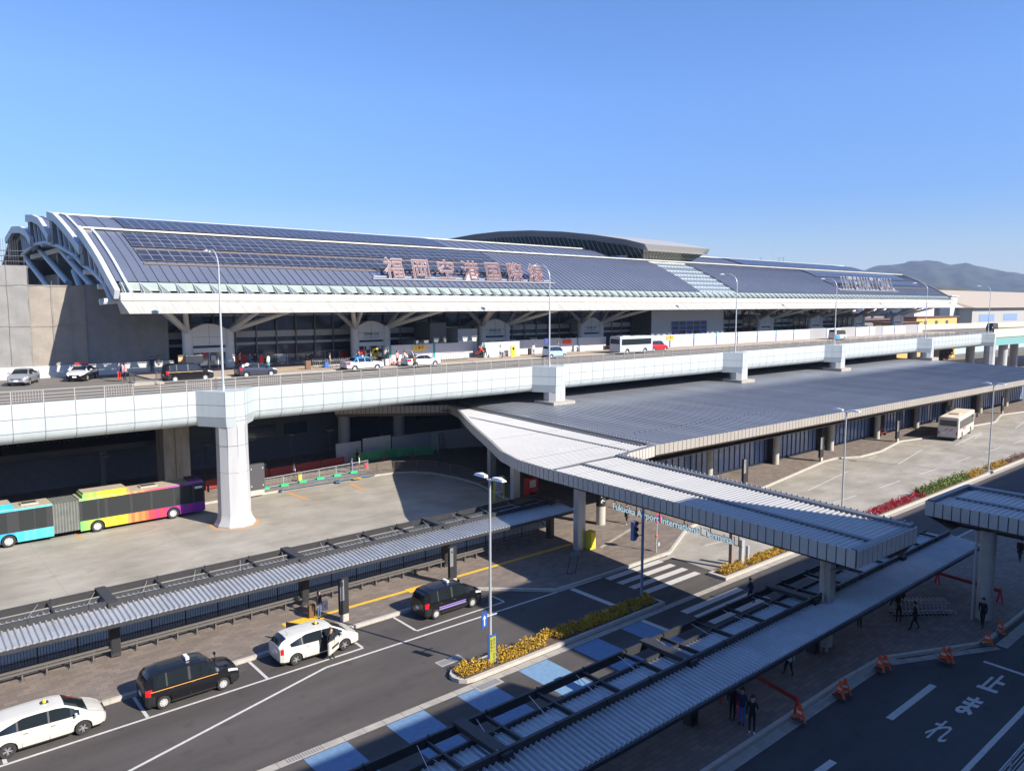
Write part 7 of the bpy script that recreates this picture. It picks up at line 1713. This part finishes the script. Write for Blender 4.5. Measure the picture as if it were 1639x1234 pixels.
for i, (px, py) in enumerate(((1240, 748), (1192, 770), (1495, 690))):
    t = thing('leaning_bar', ['low white frame beside the second terminal column', 'small white frame by the first terminal column', 'low white frame left of the white coach'][i], 'frame', (*g(px, py - 12, .15), .15)); b = MB(M['galv']); b.path([(-.5, 0, 0), (-.4, 0, .9), (.4, 0, .9), (.5, 0, 0)], .03, 5); b.tube((-.45, 0, .45), (.45, 0, .45), .025, 5); b.build('frame', t)
# ================================================================ FAR BACKGROUND
# the building the camera stands on (behind the view), whose shadow falls over the near roads
ob = thing('parking_building', 'tall parking building behind the viewpoint', 'building', (20, -15, 0)); b = MB(M['facade']); b.box(-80, 33, -40, -.4, 0, 20.4); b.box(33, 48.4, -40, -.4, 0, 18.2); b.box(48.4, 260, -40, -.4, 0, 20.4); b.box(40.9, 48.4, -14, -.4, 18.2, 27.4); b.build('wall', ob, True)
# hangar with the pale curved roof, yellow and grey sheds beyond the ramp
def Q(px, py, Y): return atY(px, py, Y)
hg_ = thing('hangar', 'large hangar with a broad beige roof beyond the ramp', 'hangar', (520, 150, 0)); 
Yh = 120.0
p0 = Q(1531, 507, Yh); xr_ = p0.x
b = MB([mat('hangar_roof', (.44, .36, .27), .6), mat('hangar_wall', (.34, .33, .31), .7), M['glass_blue']])
xa, xb = 345.0, 520.0
# front face runs along X at Y = Yh, seen at a slant
zA = 18.7 - .0 * 1; 
def fz(px, py, X): return atX(px, py, X).z
b.box(352, 720, 118, 190, 0, 17.2, 1)
b.add([(350, 116, 17.2), (722, 116, 17.2), (722, 150, 25.5), (366, 150, 25.5), (366, 170, 25.5), (722, 170, 25.5)], [(0, 1, 2, 3), (3, 2, 5, 4)], 0); b.add([(350, 116, 17.2), (366, 150, 25.5), (366, 170, 25.5), (350, 192, 17.2)], [(0, 1, 2, 3), (3, 2, 1, 0)], 0)
for k in range(4): b.box(360 + k * 30, 378 + k * 30, 117.9, 118.0, 11.5, 14.5, 2)
b.build('wall', hg_, True)
yb_ = thing('yellow_building', 'yellow low building below the hangar', 'building', (300, 118, 0)); b = MB([mat('yellow_wall', (.62, .38, .12), .7), M['brown_roof'] if 'brown_roof' in M else mat('brown_roof', (.16, .07, .05), .7), M['dark_grey'], M['facade']])
b.box(262, 296, 104, 108, 0, 14.3, 0); b.box(261, 297, 103.5, 109, 14.3, 14.6, 1); b.box(240, 262, 103, 108, 0, 12.9, 0); b.box(239, 262, 102, 108, 12.9, 13.2, 1)
for x in (268, 277, 286): b.box(x, x + 2, 103.9, 104, 11.6, 13.2, 2)
b.build('wall', yb_, True)
gb_ = thing('grey_sheds', 'row of low grey sheds with dark red roofs seen under the terminal eave', 'building', (250, 120, 0)); b = MB([M['mid_grey'], M['brown_roof'] if 'brown_roof' in M else MATS['brown_roof'], M['facade'], M['glass_blue'], M['lamp_white']])
b.box(215, 262, 112, 118, 0, 13.6, 0); b.box(214, 262.5, 111, 119, 13.6, 14.0, 1); b.box(228, 300, 130, 140, 0, 15.0, 0); b.box(227, 330, 129, 142, 15.0, 15.6, 1); b.box(300, 318, 120, 132, 0, 19.0, 2)
for k in range(3): b.box(304 + k * 4, 306.5 + k * 4, 119.9, 120, 16.8, 18, 3)
for k in range(8): b.box(232 + k * 8, 234 + k * 8, 126, 128, 16.2, 17.4, 4)
b.build('wall', gb_, True)
bb = thing('long_brown_building', 'long tan building seen under the end of the terminal roof', 'building', (330, 190, 0)); b = MB([MATS['hangar_roof'], M['mid_grey']]); b.box(300, 520, 180, 230, 0, 20.5, 0)
for k in range(3): b.box(299.9, 520, 179.9, 180, 13 + k * 2.3, 13.5 + k * 2.3, 1)
b.build('wall', bb, True)
sm_ = thing('white_shed', 'small white tower like shed left of the hangar roof', 'building', (335, 118, 0)); b = MB(M['cream']); b.box(345, 352, 124, 128, 0, 21.8); b.box(344.5, 352.5, 123.5, 128.5, 21.8, 22.2); b.build('wall', sm_, True)
aw = thing('airport_wall', 'low pale blue wall and road barrier seen under the viaduct at the right', 'wall', (260, 90, 0)); b = MB([mat('wall_blue', (.35, .42, .55), .7), M['blue']]); b.box(215, 420, 110, 111, 0, 7.5, 0); b.box(214, 222, 63, 65, 2.4, 3.0, 1); b.build('wall', aw, True)
# trees beyond the far end of the dark roof
def tree(x, y, z, h, r, lab, key='tree', seed=1):
    t = thing('tree', lab, 'tree', (x, y, z), 0, 'trees behind the viaduct'); b = MB(mat('bark', (.10, .07, .05), .9)); rr = random.Random(seed)
    b.tube((0, 0, 0), (0, 0, h * .5), .18, 7, 0, .1); tips = []
    for k in range(7):
        a = rr.uniform(0, 2 * PI); e = rr.uniform(.3, .9); q = (math.cos(a) * r * e, math.sin(a) * r * e, h * rr.uniform(.55, .95)); b.tube((0, 0, h * rr.uniform(.25, .5)), q, .07, 5, 0, .02); tips.append(q)
    b.build('trunk', t); l = MB(LM[key])
    for _ in range(900):
        c = rr.choice(tips); d = Vector((rr.gauss(0, 1), rr.gauss(0, 1), rr.gauss(0, .8))).normalized() * rr.random() ** .5 * r * .45; p = Vector(c) + d; s = rr.uniform(.12, .3); e = Vector((rr.uniform(-1, 1), rr.uniform(-1, 1), rr.uniform(-1, 1))).normalized(); f = e.orthogonal().normalized() * s; e = e * s
        l.add([p - e, p + f * .6, p + e, p - f * .6], [(0, 1, 2, 3)])
    l.build('crown', t)
for i in range(9): tree(231 + i * 3.6, 84.5 + i * 1.35, 0, 6.6 + (i % 3) * .5, 2.6, 'reddish bare crowned tree seen under the viaduct beyond the dark roof', 'brown' if i % 2 else 'tree', 50 + i)
# mast and plant on the roof
an = thing('roof_mast', 'thin antenna mast on the terminal roof right of the arched hall', 'mast', (0, 0, 0)); p = atY(1237, 415, 118); an.location = (p.x, 118, 28); b = MB(M['galv']); b.tube((0, 0, 0), (0, 0, p.z - 28 + 5.8), .07, 5, 0, .02); b.build('mast', an)
for (px, lab) in ((1218, 'small aerial frame left of the roof mast'), (1247, 'small aerial frame right of the roof mast'), (1254, 'second small aerial frame right of the roof mast')):
    p = atY(px, 412, 112); t = thing('roof_aerial', lab, 'aerial', (p.x, 112, 28.6)); b = MB(M['mid_grey']); b.tube((0, 0, 0), (0, 0, p.z - 28.6), .06, 5); b.tube((-.9, 0, p.z - 28.8), (.9, 0, p.z - 28.8), .05, 5); b.build('aerial', t)
# hills
def hill(name, sky, dist_s, depth, m, seed, zbase=-2, rough=.02):
    rr = random.Random(seed); pts = []
    for a, b_ in zip(sky[:-1], sky[1:]):
        n = max(2, int((b_[0] - a[0]) / 6))
        for i in range(n): t = i / n; t2 = t * t * (3 - 2 * t) * .5 + t * .5; pts.append((a[0] + (b_[0] - a[0]) * t, a[1] + (b_[1] - a[1]) * t2 + rr.uniform(-.35, .35)))
    pts.append(sky[-1]); mb = MB(m); rows = 9; nn = len(pts); V = []
    for j in range(rows):
        for i, (px, py) in enumerate(pts):
            d = ray(px, py); dh = Vector((d.x, d.y, 0)).normalized(); H = dist_s * (d.z / math.hypot(d.x, d.y)) + EYE
            f = j / (rows - 1); k = math.sin(f * PI / 2) ** .8; rad = dist_s - depth * (1 - f); z = zbase + (H - zbase) * k * (1 + .10 * math.sin(i * .9 + j * 1.7) * (1 - f)) 
            V.append((dh.x * rad, dh.y * rad, z))
    for j in range(3):
        for i, (px, py) in enumerate(pts):
            d = ray(px, py); dh = Vector((d.x, d.y, 0)).normalized(); H = dist_s * (d.z / math.hypot(d.x, d.y)) + EYE; rad = dist_s + depth * (j + 1) / 3; V.append((dh.x * rad, dh.y * rad, zbase + (H - zbase) * (1 - (j + 1) / 3) ** 1.2))
    R_ = rows + 3; mb.add(V, [(j * nn + i, j * nn + i + 1, (j + 1) * nn + i + 1, (j + 1) * nn + i) for j in range(R_ - 1) for i in range(nn - 1)])
    return struct(mb.build(name, smooth=60))
hm = mat('forest_hill', (.038, .045, .040), .95, var=.55, vscale=.012, bump=.0, detail=8)
hm2 = mat('near_hill', (.13, .10, .05), .95, vscale=.012, detail=8, col2=(.03, .04, .015))
hill('hills', [(1250, 470), (1330, 452), (1385, 434), (1400, 429), (1425, 425.5), (1440, 425), (1465, 419.5), (1480, 419), (1505, 422), (1525, 426), (1545, 424), (1565, 427), (1580, 431), (1600, 435), (1620, 437), (1639, 441), (1700, 452), (1800, 470)], 4200, 1500, hm, 3)
hill('hills', [(1380, 486), (1450, 474), (1480, 463), (1500, 459), (1520, 459), (1540, 461), (1555, 464), (1570, 470), (1590, 474), (1610, 471), (1639, 476), (1720, 480)], 1500, 350, hm2, 8)
# haze
hz = MB(M['hoard']); hz.box(-700, 6500, -500, 6500, -3, 300); ho = hz.build('haze'); ho['kind'] = 'stuff'; tag(ho, 'thin blue haze between the viewer and the hills', 'haze', kind='stuff')
hmz = bpy.data.materials.new('haze_air'); hmz.use_nodes = True; nt = hmz.node_tree; nt.nodes.clear(); o_ = nt.nodes.new('ShaderNodeOutputMaterial'); v_ = nt.nodes.new('ShaderNodeVolumePrincipled')
v_.inputs['Color'].default_value = (.50, .68, 1.0, 1); v_.inputs['Density'].default_value = .0001; v_.inputs['Anisotropy'].default_value = .0; nt.links.new(v_.outputs[0], o_.inputs['Volume'])
ho.data.materials.clear(); ho.data.materials.append(hmz)
